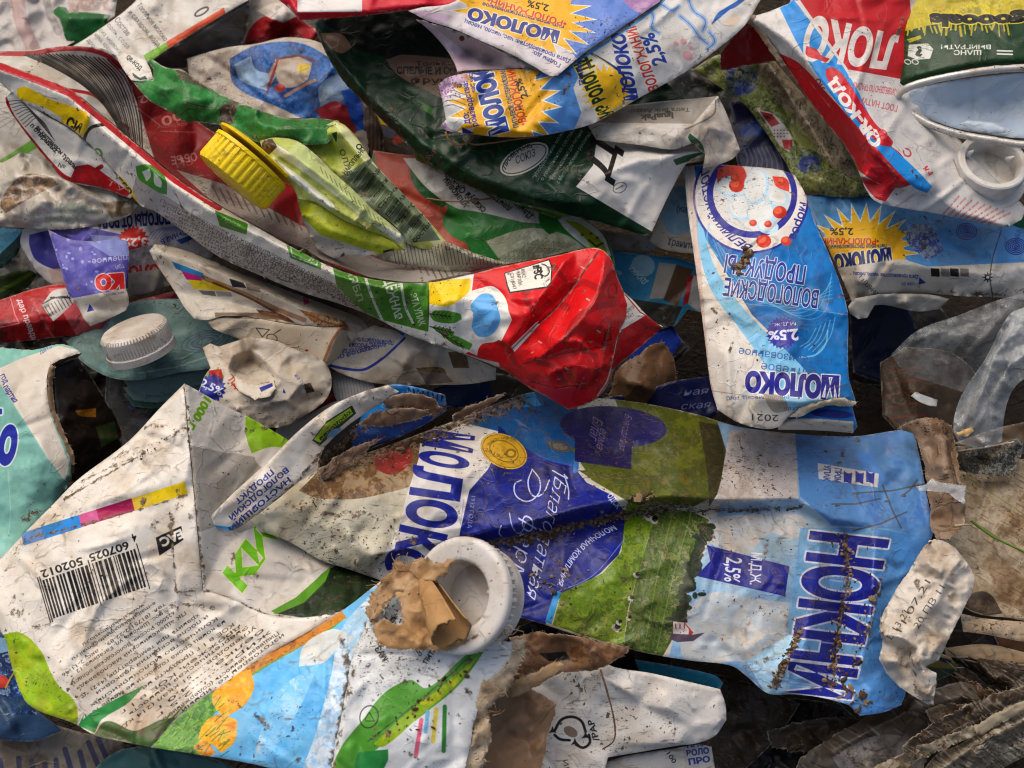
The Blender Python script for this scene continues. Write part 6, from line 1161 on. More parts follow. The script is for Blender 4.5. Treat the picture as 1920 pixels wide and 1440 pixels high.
# --- green carton in the middle distance
def a_gm(a):
    a.P([(700, 280), (790, 290), (820, 360), (860, 420), (880, 470), (800, 450), (720, 380)], 'b1543f', sm=True); a.P([(815, 396), (850, 390), (858, 406), (840, 420), (822, 416)], 'b85a44', sm=True)
    a.P([(768, 312), (790, 330), (840, 380), (830, 390), (790, 365), (772, 338)], '1f5f30', sm=True)
    a.P([(755, 296), (820, 300), (900, 320), (1010, 372), (1020, 420), (940, 412), (860, 392), (800, 352)], 'c9c6bd', sm=True)
    a.P([(840, 390), (900, 398), (960, 412), (1010, 425), (980, 448), (920, 462), (860, 450), (830, 420)], '2e7e34', sm=True); a.P([(780, 282), (860, 310), (880, 330), (800, 310)], '3f8f3a', sm=True)
    a.paint([(910, 452), (990, 428), (1060, 440), (1110, 475), (1080, 520), (960, 505)], ['b4b89e', 'a6ac90', 'c2c4ae'], 18)
    for i in range(8): a.T('питание углеводы белки', 920 + i * 9, 494 - i * 0, 1010 + i * 10, 452 - i * 1 + i * 2, 6, '5a604c', a=.8)
    a.P([(1010, 392), (1040, 395), (1046, 430), (1030, 440), (1012, 420)], '2c7a30', sm=True); a.P([(1040, 402), (1090, 410), (1130, 440), (1146, 480), (1110, 470), (1060, 430)], 'd4d8cc', sm=True); a.P([(1058, 412), (1088, 420), (1130, 455), (1146, 500), (1120, 490), (1100, 450)], 'a2b82c', sm=True); a.L([(1104, 450), (1118, 462), (1130, 456)], 4, '3f5a1c')
    for x, y in ((1092, 440), (1108, 438), (1120, 446)): a.E(x, y, 3, 3, 0, 'b8502c')
    for t, x0, y0, x1, y1, h in (('упакован', 878, 384, 838, 332, 13), ('скируй QR-код', 912, 392, 840, 322, 13), ('дентальный', 960, 390, 892, 338, 11), ('Данные об', 1000, 404, 940, 352, 11)): a.T(t, x0, y0, x1, y1, h, '3c3e36', bold=.02)
    a.L([(860, 378), (900, 374), (960, 366)], 2, '8a6a48')
one('juice_carton', 'green, white and terracotta carton lying under the dark green one, mid heap', 'carton', 'front_panel', [(700, 282, 62), (760, 290, 64), (840, 296, 66), (920, 320, 66), (1000, 350, 66), (1060, 385, 66), (1110, 420, 64), (1140, 450, 62), (1155, 500, 60), (1120, 530, 58), (1040, 530, 58), (940, 520, 60), (850, 500, 62), (790, 460, 62), (730, 400, 60), (690, 330, 60)], '2e7e34', a_gm, ctrl=[(850, 400, 66), (1000, 440, 68), (1080, 440, 68)], creases=[[(770, 296, 66), (860, 340, 70), (960, 390, 70), (1020, 430, 69)]], rough=.6, fine=.2, s=1.4, body=5, specks=.5, film=.35)
one('juice_carton', 'thin leaf-green carton edge running along under the dark green juice carton', 'carton', 'folded_edge', [(768, 262, 74), (790, 268, 76), (850, 310, 76), (930, 350, 75), (1010, 378, 75), (1060, 400, 74), (1050, 412, 70), (980, 388, 70), (900, 358, 70), (820, 320, 70), (780, 300, 70)], '57802f',
    lambda a: (a.P([(765, 260), (795, 268), (830, 300), (800, 310)], '8a7a5c', sm=True), a.L([(800, 280), (880, 335), (980, 375), (1050, 402)], 7, '6f9a3c', sm=True)), rough=.4, specks=.6, film=.35)
# --- left side
one('plastic_bag', 'glossy clear plastic pouch with mud inside, at the left edge', 'bag', 'film', [(-60, 300, 62), (0, 305, 66), (40, 285, 68), (90, 300, 70), (150, 330, 70), (210, 360, 70), (258, 385, 68), (240, 405, 66), (190, 420, 64), (120, 430, 64), (60, 428, 62), (0, 424, 62), (-60, 420, 60)], 'bdb4a4',
    lambda a: (a.paint([(0, 380), (40, 330), (90, 330), (110, 345), (60, 370), (10, 400)], ['8a6a42', 'a58458', '6a5034', 'b8a488'], 9), a.paint([(190, 380), (250, 375), (250, 400), (210, 410)], ['a8926c', '8a7048', 'c0b494'], 8), a.paint([(60, 400), (150, 380), (190, 395), (120, 420), (50, 422)], ['c8c4b4', 'aeb09a', 'd0ccc0'], 14)), creases=[[(0, 350, 68), (60, 330, 72), (140, 350, 73), (220, 390, 69)], [(40, 410, 66), (120, 395, 68), (200, 400, 67)]], s=1.2, rough=1.6, fine=.8, smooth=1, spec=1.2, specks=.5, film=.3, folds=4)
def a_li(a):
    a.P([(55, 440), (110, 430), (170, 445), (180, 520), (120, 510), (70, 490), (55, 460)], '4a4590', sm=True); a.P([(90, 505), (160, 500), (150, 560), (110, 560)], 'c8aa9c', .8, sm=True)
    a.paint([(90, 430), (160, 425), (230, 440), (260, 470), (240, 540), (140, 560)], ['6f69b4', '5c56a8', '7d78c0'], 30, sm=False)
    a.P([(170, 440), (240, 445), (250, 470), (205, 480), (175, 460)], '8d94cc'); a.burst(250, 452, 24, 30, 20, 'cf2a22'); a.T('3,2%', 276, 446, 226, 448, 19, 'e8dcd4', bold=.04, h2=13)
    for i in range(8): a.L([(276 + i * 6, 448), (290 + i * 7, 432), (330 + i * 6, 424)], 2, '8f8cb8', .8, sm=True)
    a.T('ПОГОДЫ ОТ РОДА', 318, 398, 180, 408, 21, '232f7c', bold=.05); a.T('ЛЬНАЯ В', 348, 430, 300, 450, 9, '3c4aa0', bold=.03); a.P([(330, 450), (362, 440), (366, 446), (340, 458)], '2c5aa8')
    a.paint([(235, 470), (300, 462), (330, 500), (270, 510), (236, 505)], ['a8a4b0', 'b8b0ac', '8a88a8'], 8); a.T('МОЛО', 322, 494, 240, 500, 22, 'c23c34', bold=.06, ol='d8ccc8', ow=1.5); a.P([(240, 512), (330, 500), (340, 540), (240, 560)], 'b9b2a8')
lil = thing('milk_carton', 'lilac and white milk carton with white snow dots, under the slanting red one, left', 'carton', 200, 480, 30)
sheet('front_panel', lil, [(42, 430, 56), (100, 415, 58), (180, 405, 60), (260, 385, 60), (340, 390, 58), (400, 430, 54), (400, 480, 50), (350, 520, 48), (290, 545, 46), (240, 556, 46), (190, 560, 50), (120, 545, 48), (80, 520, 48), (50, 480, 52), (38, 456, 54)], 'cfc9c6', a_li, ctrl=[(150, 460, 64), (260, 450, 62)], rough=.6, fine=.25, s=1.4, body=4, specks=.45, film=.3)
def a_lf(a):
    a.paint([(85, 420), (180, 440), (245, 460), (240, 545), (140, 565)], ['6a64b4', '5c56a8', '7a74be'], 34, sm=False); a.P([(165, 455), (235, 445), (245, 480), (205, 480)], '8f98d0')
    for i in range(26): a.E(a.rng.uniform(92, 190), a.rng.uniform(440, 545), a.rng.uniform(1.5, 4), a.rng.uniform(1.5, 4), 0, 'aeb2dc', .8)
    a.T('пленное', 238, 478, 172, 486, 11, 'c0c4e0'); a.T('топ', 232, 494, 216, 498, 10, 'c0c4e0'); a.T('КО', 232, 514, 178, 518, 25, 'd8281e', ol='e4d4d2', ow=2, bold=.08)
    a.P([(130, 560), (240, 540), (250, 580), (170, 615)], 'cdc5b6'); a.T('мкг прост.', 232, 546, 196, 552, 5, '3a4a9a'); a.P([(163, 585), (168, 570), (177, 582)], '2f3a90')
sheet('top_flap', lil, [(90, 430, 64), (130, 448, 66), (175, 452, 67), (220, 448, 66), (240, 452, 66), (242, 490, 66), (236, 535, 65), (242, 565, 62), (236, 582, 61), (200, 600, 60), (170, 612, 60), (158, 600, 61), (146, 575, 62), (130, 555, 63), (112, 500, 65)], '6a64b4', a_lf, ctrl=[(180, 500, 70)], creases=[[(135, 558, 64), (185, 552, 68), (238, 540, 66)]], rough=.5, fine=.2, s=1.6, specks=.5, film=.2)
def a_rp(a):
    a.P([(-60, 540), (160, 520), (150, 650), (-60, 660)], 'b3141c'); a.P([(90, 540), (340, 530), (340, 620), (150, 640)], 'd5646a'); a.paint([(-60, 570), (20, 560), (30, 640), (-60, 650)], ['8c1014', 'b41a20', '700c10'], 14)
    a.L([(20, 560), (28, 590), (36, 606), (10, 612), (-30, 618)], 2, 'd88a8a'); a.T('дар правды', 32, 562, 62, 642, 11, 'e0d0cc', bold=.03, shear=.1); a.T('с праздником к традициям', 58, 562, 96, 632, 6, 'd8a0a0'); a.L([(70, 560), (98, 590), (104, 632)], 2.5, '8a0c14', sm=True)
    a.P([(78, 572), (100, 545), (130, 540), (140, 560), (120, 585), (100, 603)], 'd0cac4', sm=True)
    for i in range(9): a.L([(84 + i * 6, 575 - i * 3), (94 + i * 6, 592 - i * 3)], 1.4, '3a3836'); a.E(96 + i * 5, 558, 2.5, 2, 0, '2a2a2a')
    a.L([(80, 570), (98, 560), (118, 556), (138, 560)], 2.4, '4a4846', sm=True); a.T('Москва', 140, 618, 152, 600, 7, '5a3a3c')
one('drink_pouch', 'red and pink printed pouch at the far left, under the lilac carton', 'pouch', 'front_panel', [(-60, 575, 48), (0, 562, 50), (70, 540, 52), (130, 535, 54), (200, 580, 50), (270, 560, 46), (330, 545, 44), (330, 560, 42), (240, 600, 44), (180, 622, 46), (110, 632, 48), (40, 640, 47), (-60, 650, 46)], 'b3141c', a_rp, ctrl=[(60, 590, 56), (150, 600, 52)], creases=[[(0, 610, 54), (90, 600, 56), (180, 600, 52)]], rough=.7, fine=.25, s=1.4, body=4, spec=.5, specks=.4, film=.2)
one('drink_carton', 'dark green carton with a pale blue corner, wedged at the left edge', 'carton', 'side_panel', [(-60, 420, 44), (0, 425, 46), (44, 428, 48), (36, 470, 42), (10, 500, 36), (-60, 520, 34)], '1f3f38', lambda a: a.P([(-60, 425), (44, 430), (28, 450), (0, 476), (-60, 490)], '6fb4c8'), rough=.4, specks=.4, film=.2)
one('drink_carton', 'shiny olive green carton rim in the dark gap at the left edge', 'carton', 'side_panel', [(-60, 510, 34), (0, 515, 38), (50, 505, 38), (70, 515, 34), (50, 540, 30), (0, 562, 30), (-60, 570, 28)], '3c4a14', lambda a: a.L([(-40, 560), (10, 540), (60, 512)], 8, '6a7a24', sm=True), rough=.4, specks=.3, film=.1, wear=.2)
# --- teal carton and the white cap on it
def a_te(a):
    a.paint([(120, 600), (330, 540), (520, 560), (600, 640), (380, 740), (200, 740)], ['7fa09c', '73948f', '86a8a4'], 40, sm=False)
    for r in range(4): a.ring(385, 640, 46 - r * 10, 18 - r * 4, -14, 2, '5f748c')
    a.L([(260, 700), (330, 688), (400, 665)], 3, 'a8bcb4')
tea = thing('drink_carton', 'dusty teal carton carrying the white screw cap, left of centre', 'carton', 330, 660, 20)
sheet('front_panel', tea, [(124, 640, 46), (170, 610, 48), (240, 570, 50), (320, 560, 50), (400, 570, 50), (480, 600, 48), (520, 630, 46), (500, 660, 44), (440, 680, 44), (400, 690, 44), (330, 700, 45), (270, 712, 45), (215, 710, 45), (170, 690, 46), (140, 665, 46)], '7fa09c', a_te, rough=.4, body=4, specks=.85, film=.35)
for i, (dy, h, c) in enumerate(((10, 38, '6d8a84'), (24, 33, '7a9690'), (36, 28, '3f6a54'))):
    sheet('inner_layer', tea, [(230, 702 + dy, h), (300, 694 + dy, h + 1), (390, 676 + dy, h + 1), (450, 664 + dy, h), (430, 690 + dy, h - 2), (370, 712 + dy, h - 2), (300, 730 + dy, h - 3), (250, 726 + dy, h - 2)], c, rough=.4, specks=.6, film=.3)
wc = thing('screw_cap', 'white ribbed plastic screw cap resting on the teal carton', 'cap', 255, 640, 46)
c_ = at([248], [614], [66])[0]; ax_ = (-.24, .60, .76)
lathe('cap_shell', wc, c_, ax_, [(0, .25), (3, .3), (3.4, .1), (9.4, .1), (10.9, -.3), (11.7, -1.3), (11.7, -6.8), (11.7, -7.0), (12.0, -7.3), (12.0, -9.8), (11, -10), (10.6, -3)], material('grimy_white_plastic', 'cdc8c0', rough=.36, spec=.45, specks=.7, film=.4, bump=.12), 260, ribs=(5, 6, 65, .5), up=(0, 1, 0), soil=.2)
# --- cream carton with colour bars
def a_cr(a):
    a.P([(322, 490), (380, 512), (386, 524), (330, 504)], '1f86c0'); a.P([(340, 508), (374, 518), (384, 534), (350, 524)], 'c2187a'); a.P([(352, 524), (420, 530), (432, 545), (364, 542)], 'ead012'); a.P([(372, 544), (402, 546), (406, 556), (380, 552)], '7a7268'); a.P([(404, 546), (432, 548), (436, 556), (408, 556)], 'a09a90')
    a.P([(430, 522), (456, 530), (462, 540), (436, 538)], '2a2624'); a.P([(460, 530), (486, 540), (490, 548), (464, 544)], '948c82'); a.P([(568, 556), (578, 554), (580, 568), (570, 572)], 'd0308a')
    a.L([(380, 520), (450, 548), (520, 580), (570, 600)], 9, '8a5a34', .6, sm=True); a.L([(400, 530), (470, 560), (540, 600)], 4, '5a3018', .7, sm=True)
    a.paint([(480, 580), (530, 590), (560, 610), (540, 612), (500, 600)], ['5a3018', '7a4420', 'a8703c'], 8); a.paint([(560, 580), (640, 600), (660, 620), (600, 612)], ['c89a64', 'a86a34', 'd0b890', '8a4a20'], 9)
    a.P([(400, 585), (500, 592), (600, 620), (640, 610), (600, 690), (500, 660), (400, 610)], 'dccbb0'); a.L([(640, 612), (622, 640), (606, 680)], 5, 'a8643a', .8); a.L([(640, 612), (600, 600), (580, 590)], 3, '9a5830', .7); a.P([(402, 586), (500, 588), (540, 600), (480, 598), (404, 596)], '7a6048', .8, sm=True)
    a.L([(480, 615), (505, 618), (492, 632), (480, 615)], 1.6, '3f3a34'); a.ring(510, 634, 10, 7, 20, 1.6, '3f3a34'); a.L([(514, 626), (526, 618)], 1.6, '3f3a34'); a.E(575, 657, 3, 2, 0, 'a0303c')
    a.P([(340, 465), (420, 470), (500, 500), (480, 520), (400, 490)], '5a4038', .7, sm=True); a.P([(385, 460), (430, 480), (470, 500), (450, 510), (400, 485)], '24406a', .8, sm=True)
cre = thing('drink_carton', 'cream carton with printed colour bars and rusty stains, below the slanting red carton', 'carton', 470, 570, 40)
sheet('front_panel', cre, [(280, 470, 68), (290, 458, 70), (320, 462, 70), (380, 480, 69), (450, 510, 68), (540, 545, 66), (620, 575, 64), (680, 600, 62), (690, 615, 62), (660, 640, 66), (640, 612, 70), (600, 612, 72), (540, 606, 71), (480, 596, 70), (420, 592, 68), (390, 600, 66), (365, 598, 66), (345, 575, 66), (330, 550, 66), (310, 520, 66), (290, 490, 67)], 'd8cfbf', a_cr, creases=[[(300, 470, 74), (400, 505, 76), (500, 548, 76), (600, 592, 74), (640, 608, 73)], [(330, 545, 66), (420, 562, 68), (520, 590, 68)]], rough=.5, fine=.2, s=1.5, body=4, specks=.6, film=.4)
sheet('bottom_panel', cre, [(388, 602, 66), (420, 593, 68), (480, 597, 70), (540, 607, 71), (600, 613, 72), (640, 613, 71), (684, 616, 62), (660, 650, 60), (640, 672, 60), (612, 688, 62), (560, 672, 63), (500, 652, 63), (440, 632, 63), (400, 616, 64)], 'dccbb0', a_cr, creases=[[(640, 614, 74), (624, 645, 70), (608, 684, 64)]], rough=.35, fine=.12, s=1.5, body=4, specks=.55, film=.25)
# --- torn white carton with a hole
def a_th(a):
    a.P([(385, 700), (410, 690), (420, 705), (415, 735), (385, 715)], '8a9a58'); a.P([(390, 695), (415, 692), (418, 712), (396, 712)], 'b8302c'); a.burst(397, 728, 22, 28, 18, '2c389a'); a.T('2,5%', 374, 722, 414, 742, 15, 'd8dae4', bold=.03)
    a.T('ЛД»', 428, 712, 448, 734, 13, 'c8402c', bold=.04); a.P([(486, 727), (510, 718), (512, 724), (490, 735)], '2a3494'); a.P([(532, 728), (536, 738), (530, 736)], '2a3494'); a.T('на год', 552, 704, 572, 730, 8, '6a74a8')
    a.paint([(570, 720), (582, 718), (590, 734), (574, 738)], ['4a3c30', '6a5644'], 6); a.P([(560, 785), (580, 778), (578, 786)], '34408a')
tor = thing('milk_carton', 'torn white carton with a ragged round hole and a blue percent badge', 'carton', 500, 730, 40)
ho = [(372, 735, 66), (384, 705, 66), (395, 690, 66), (386, 668, 64), (380, 652, 62), (394, 644, 64), (410, 650, 66), (440, 640, 68), (470, 632, 68), (520, 640, 68), (560, 658, 68), (600, 672, 66), (616, 690, 64), (622, 720, 63), (610, 750, 62), (570, 780, 62), (530, 800, 62), (490, 800, 63), (440, 786, 64), (400, 765, 65)]
sheet('front_panel', tor, ho, 'd0c6b6', a_th, ctrl=[(460, 690, 62), (440, 680, 63), (480, 700, 61), (545, 685, 66), (560, 740, 66), (500, 770, 67), (430, 750, 68)], creases=[[(428, 690, 68), (436, 668, 68), (470, 655, 66), (500, 680, 66), (512, 705, 67), (495, 720, 69), (465, 718, 70), (436, 706, 69), (428, 690, 68)], [(440, 690, 62), (470, 672, 60), (492, 692, 60), (470, 706, 61), (442, 696, 62)], [(520, 700, 72), (560, 725, 70), (540, 750, 69), (500, 756, 70)]], rough=.9, fine=.4, s=1.4, step=4, smooth=0, body=4, specks=.6, film=.5, folds=3, grime=[('l', [(430, 690), (440, 712), (470, 722), (505, 716)], 7, .6), ('s', 580, 726, 14, .7), ('l', [(420, 780), (500, 800), (570, 782), (610, 750)], 8, .6)])
sheet('torn_lip', tor, [(440, 706, 69), (465, 718, 71), (495, 720, 70), (515, 712, 71), (516, 728, 73), (500, 744, 73), (478, 750, 73), (455, 738, 72), (442, 722, 71)], 'd6cdbe', lambda a: a.P([(486, 727), (510, 718), (512, 724), (490, 735)], '2a3494'), rag=2, rough=.4, step=4, edge=PULP, specks=.3, film=.3)
one('screw_cap', 'grey-white ribbed cap mostly hidden beside the torn white carton', 'cap', 'cap_shell', [(622, 700, 54), (650, 690, 56), (690, 700, 57), (705, 730, 56), (690, 760, 54), (650, 770, 52), (628, 745, 53)], 'a8a8a8', lambda a: [a.L([(630 + i * 6, 705), (640 + i * 6, 765)], 2, '82827e', .6) for i in range(12)], rough=.15, body=6, specks=.3, film=.2)
one('carton_scrap', 'bright red scrap peeping out under the torn white carton', 'scrap', 'torn_panel', [(590, 760, 50), (620, 740, 52), (650, 735, 50), (640, 760, 48), (600, 785, 46)], '9a1c20', rough=.4, specks=.3, film=.2)
one('drink_carton', 'plain off-white carton behind the white flap of the farm milk carton', 'carton', 'side_panel', [(520, 800, 52), (580, 775, 54), (640, 750, 54), (680, 760, 52), (620, 830, 50), (540, 860, 50), (500, 850, 50)], 'c2beb6', rough=.4, body=4, specks=.4, film=.3)
# --- white carton with a blue frame
def a_wb(a):
    a.L([(598, 680), (640, 690), (672, 694), (690, 690), (722, 668), (758, 634)], 5, '2a3494', sm=True); a.P([(668, 640), (690, 622), (760, 630), (720, 668), (690, 685), (640, 680)], 'bcb6aa')
    for i, t in enumerate(('производитель', 'адрес, Россия', 'город Вологда', 'телефон')): a.T(t, 738 - i * 14, 632 + i * 3 + 8, 668 - i * 14, 632 + i * 12, 9, '3a4698', bold=.02)
    a.P([(742, 620), (762, 620), (756, 630)], '2a70b8'); a.paint([(780, 690), (830, 690), (840, 710), (800, 720)], ['6a5434', '8a7250', '5a452c'], 8); a.paint([(840, 660), (870, 662), (880, 690), (850, 690)], ['5a4a34', '7a6446'], 8); a.P([(785, 695), (835, 700), (850, 716), (800, 722)], '8a8278')
one('milk_carton', 'grey-white carton with a blue text frame, under the red crushed end', 'carton', 'front_panel', [(600, 678, 62), (640, 640, 64), (700, 610, 66), (780, 630, 68), (860, 660, 68), (930, 690, 66), (930, 712, 63), (880, 720, 61), (800, 722, 60), (740, 722, 59), (690, 716, 59), (640, 700, 60)], 'c8bfb0', a_wb, ctrl=[(760, 680, 70)], rough=.5, fine=.2, s=1.5, body=5, specks=.5, film=.5)
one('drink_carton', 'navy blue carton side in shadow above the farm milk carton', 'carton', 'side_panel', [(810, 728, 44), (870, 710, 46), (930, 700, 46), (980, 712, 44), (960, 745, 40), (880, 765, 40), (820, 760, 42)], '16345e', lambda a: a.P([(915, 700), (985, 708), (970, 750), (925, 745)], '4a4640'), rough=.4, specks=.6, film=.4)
# --- mint carton at the left edge
def a_mi(a):
    a.paint([(-60, 640), (220, 640), (140, 900), (60, 1050), (-60, 1080)], ['8ec3b6', '84b8aa', '9accc0'], 50, sm=False)
    a.P([(0, 690), (40, 672), (110, 648), (150, 658), (146, 672), (92, 700), (95, 780), (130, 870), (122, 902), (90, 860), (40, 780), (0, 720), (-60, 740), (-60, 690)], 'd2cabd'); a.T('партия', 6, 726, 26, 756, 11, '34408e', bold=.03); a.T('год', 0, 704, 8, 720, 11, '34408e', bold=.02); a.T('дата', 76, 664, 98, 652, 8, '5a62a0')
    a.T('О', -8, 862, 26, 868, 62, '2434a4', ol='d8e4e0', ow=3, bold=.09); a.T('Г', -36, 800, 4, 800, 30, '2434a4', ol='d8e4e0', ow=3, bold=.09); a.L([(15, 880), (20, 960), (16, 1000)], 1.4, 'b4d8ce', .7)
min_ = thing('drink_carton', 'mint green carton torn open at the left edge, its dark inside showing', 'carton', 60, 860, 30)
sheet('front_panel', min_, [(-60, 655, 66), (0, 652, 68), (60, 656, 68), (110, 646, 70), (140, 652, 72), (152, 662, 71), (120, 672, 72), (95, 684, 75), (88, 712, 76), (92, 760, 76), (106, 800, 76), (124, 840, 76), (134, 872, 75), (128, 905, 72), (112, 935, 70), (80, 970, 70), (40, 1010, 70), (0, 1060, 68), (-60, 1090, 66)], '8ec3b6', a_mi, ctrl=[(40, 760, 78), (30, 880, 76)], creases=[[(0, 700, 76), (40, 780, 80), (90, 860, 80), (122, 900, 75)]], rough=.4, fine=.12, rag=1.2, s=1.4, body=4, specks=.3, film=.22, edge=PULP)
sheet('torn_edge', min_, [(95, 682, 76), (104, 690, 74), (100, 720, 73), (102, 760, 73), (116, 805, 73), (136, 845, 73), (140, 872, 72), (132, 900, 71), (126, 900, 73), (130, 872, 75), (120, 842, 76), (102, 800, 76), (90, 760, 76), (88, 712, 76)], '8c7458', rough=.5, fine=.3, rag=2, step=4, edge=PULP, back=PULP, specks=.4, film=.6)
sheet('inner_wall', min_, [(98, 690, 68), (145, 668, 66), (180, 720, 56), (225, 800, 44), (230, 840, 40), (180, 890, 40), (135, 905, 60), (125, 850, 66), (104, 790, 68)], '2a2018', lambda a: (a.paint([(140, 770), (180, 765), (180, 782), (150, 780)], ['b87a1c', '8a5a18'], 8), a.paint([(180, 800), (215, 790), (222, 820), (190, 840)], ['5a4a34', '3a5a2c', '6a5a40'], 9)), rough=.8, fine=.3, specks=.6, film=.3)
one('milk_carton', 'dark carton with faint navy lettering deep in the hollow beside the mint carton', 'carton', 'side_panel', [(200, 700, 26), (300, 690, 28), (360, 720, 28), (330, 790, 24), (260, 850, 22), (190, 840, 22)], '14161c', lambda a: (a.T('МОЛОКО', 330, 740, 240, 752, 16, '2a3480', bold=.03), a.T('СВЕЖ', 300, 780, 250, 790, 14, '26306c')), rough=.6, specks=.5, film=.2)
# --- middle right
def a_lb(a):
    a.paint([(1236, 372), (1262, 350), (1300, 360), (1306, 420), (1270, 440), (1250, 430)], ['8fbcd4', '9cc4d8', '84b0cc'], 16); a.T('(как', 1268, 396, 1296, 400, 13, '3f6a9a', bold=.02); a.T('Хранить', 1250, 458, 1300, 468, 14, '5a5f7a', bold=.02)
one('milk_carton', 'beige and light blue carton standing beside the bright blue one', 'carton', 'front_panel', [(1218, 452, 58), (1235, 410, 60), (1262, 350, 62), (1276, 312, 64), (1300, 320, 64), (1320, 400, 62), (1325, 475, 58), (1280, 474, 56), (1240, 466, 56)], 'd0c6b4', a_lb, rough=.3, s=1.3, body=6, specks=.3, film=.3)
one('drink_carton', 'dirty white carton corner wedged below the white juice carton panel', 'carton', 'side_panel', [(1110, 425, 50), (1190, 440, 52), (1225, 440, 52), (1240, 460, 50), (1190, 490, 46), (1150, 485, 46)], '9a948a', rough=.8, specks=.9, film=.6)
def a_vk(a):
    a.P([(1150, 470), (1260, 480), (1240, 580), (1150, 560)], '2f8fb4'); a.P([(1236, 492), (1270, 496), (1245, 560), (1218, 560)], 'b4aca0'); a.P([(1268, 496), (1300, 505), (1270, 575), (1244, 562)], '6a4f38'); a.P([(1288, 520), (1310, 512), (1300, 560), (1280, 575)], 'b8202c'); a.P([(1300, 516), (1330, 520), (1330, 600), (1290, 570)], 'bcb8b2')
    a.E(1206, 498, 22, 20, 20, '9cc4cc'); a.T('ДУЖКА', 1215, 528, 1184, 496, 10, 'd0dfe0', bold=.02); a.L([(1140, 505), (1162, 512)], 8, '9ab8bc'); a.P([(1150, 555), (1280, 575), (1260, 615), (1150, 600)], '3a3a30')
one('drink_carton', 'teal, white and brown banded carton in the gap under the beige one', 'carton', 'front_panel', [(1145, 470, 48), (1200, 476, 50), (1270, 484, 50), (1320, 500, 48), (1335, 590, 42), (1290, 580, 42), (1265, 612, 40), (1200, 600, 40), (1150, 580, 42)], '2f8fb4', a_vk, rough=.5, s=1.2, body=5, specks=.4, film=.35)
def a_la(a):
    a.paint([(1300, 120), (1360, 90), (1420, 110), (1500, 180), (1560, 280), (1640, 370), (1560, 370), (1490, 340), (1430, 250), (1380, 180)], ['7a8442', '5a6a2c', '98a060', '4a5a2c', 'b0a888'], 11); a.paint([(1360, 130), (1410, 120), (1420, 160), (1390, 185), (1362, 165)], ['24306e', '3a4a90', '8a9060', '1c2450'], 8)
    a.paint([(1440, 100), (1500, 150), (1590, 290), (1610, 340), (1560, 310), (1500, 240), (1450, 180), (1420, 130)], ['96866e', 'a89a80', '7a6a52', 'b4a890'], 16); a.paint([(1470, 200), (1520, 260), (1570, 330), (1600, 350), (1540, 330), (1490, 260)], ['8f9a50', 'a0a468', '6f7a3c'], 9)
    a.P([(1420, 206), (1450, 214), (1485, 258), (1480, 285), (1460, 270), (1440, 235)], 'c8c4c0', sm=True); a.P([(1424, 208), (1448, 214), (1462, 232), (1446, 238)], 'a82c30'); a.P([(1466, 262), (1486, 262), (1484, 284), (1470, 278)], 'a82c30')
    for i in range(14): a.E(1452 + (i % 5) * 6, 244 + (i // 5) * 6, 1.3, 1.3, 0, '2a2a44')
    a.paint([(1480, 275), (1530, 285), (1545, 320), (1510, 325), (1488, 305)], ['1f3a7a', '2c4a94', '8a9440', '18285a'], 8); a.paint([(1500, 330), (1560, 320), (1640, 360), (1540, 366)], ['a8a878', '7f8a4c', 'c4bc9c'], 8)
    for i in range(40): x, y = a.rng.uniform(1440, 1600), 0; x = a.rng.uniform(1440, 1600); y = 120 + (x - 1440) * 1.2 + a.rng.uniform(-20, 40); a.L([(x, y), (x + a.rng.uniform(-8, 8), y + a.rng.uniform(3, 12))], 2, '4a3626', .7)
one('milk_carton', 'crumpled carton with a painted meadow and muddy fold, beneath the red torn carton', 'carton', 'front_panel', [(1300, 130, 66), (1340, 105, 70), (1380, 100, 72), (1440, 100, 74), (1500, 170, 74), (1560, 240, 74), (1600, 300, 74), (1650, 365, 70), (1600, 370, 68), (1540, 366, 66), (1500, 350, 66), (1470, 300, 66), (1430, 240, 66), (1395, 195, 66), (1345, 160, 66)], '7a8442', a_la, creases=[[(1440, 120, 80), (1500, 210, 81), (1560, 300, 79), (1610, 360, 73)], [(1420, 130, 71), (1470, 220, 70), (1530, 310, 70)]], rough=1.0, fine=.4, s=1.3, body=4, specks=.9, film=.4)
def a_dw(a):
    a.P([(1380, 200), (1460, 230), (1520, 340), (1430, 345), (1380, 290)], '1a2250')
    for i in range(12): a.L([(1396 + i * 8, 280 - i * 1), (1402 + i * 9, 300), (1398 + i * 10, 318), (1410 + i * 9, 340)], 2.4, '7a80a8', .8, sm=True)
    a.P([(1385, 240), (1420, 222), (1440, 232), (1436, 252), (1395, 262)], '1f4f9a'); a.T('ВСЕ', 1440, 250, 1480, 300, 16, '8a8ea8', bold=.02); a.L([(1380, 262), (1430, 258)], 8, '3a3f48')
one('snack_wrapper', 'dark navy wrapper with wavy pale lines, tucked behind the bright blue milk carton', 'wrapper', 'wrapper_film', [(1370, 190, 58), (1410, 190, 60), (1445, 215, 62), (1480, 260, 62), (1520, 330, 60), (1510, 350, 58), (1430, 350, 56), (1385, 320, 56), (1375, 260, 56)], '1a2250', a_dw, rough=.8, specks=.4, film=.2)
one('carton_scrap', 'torn brown paper scrap standing in the dark gap right of the red end', 'scrap', 'torn_panel', [(1140, 740, 40), (1160, 690, 46), (1200, 660, 48), (1240, 640, 46), (1262, 670, 42), (1268, 740, 38), (1250, 785, 34), (1180, 790, 34)], '6a4c34', ctrl=[(1200, 720, 50)], rough=1.6, fine=.6, rag=3, edge=PULP, back=PULP, specks=.6, film=.5)
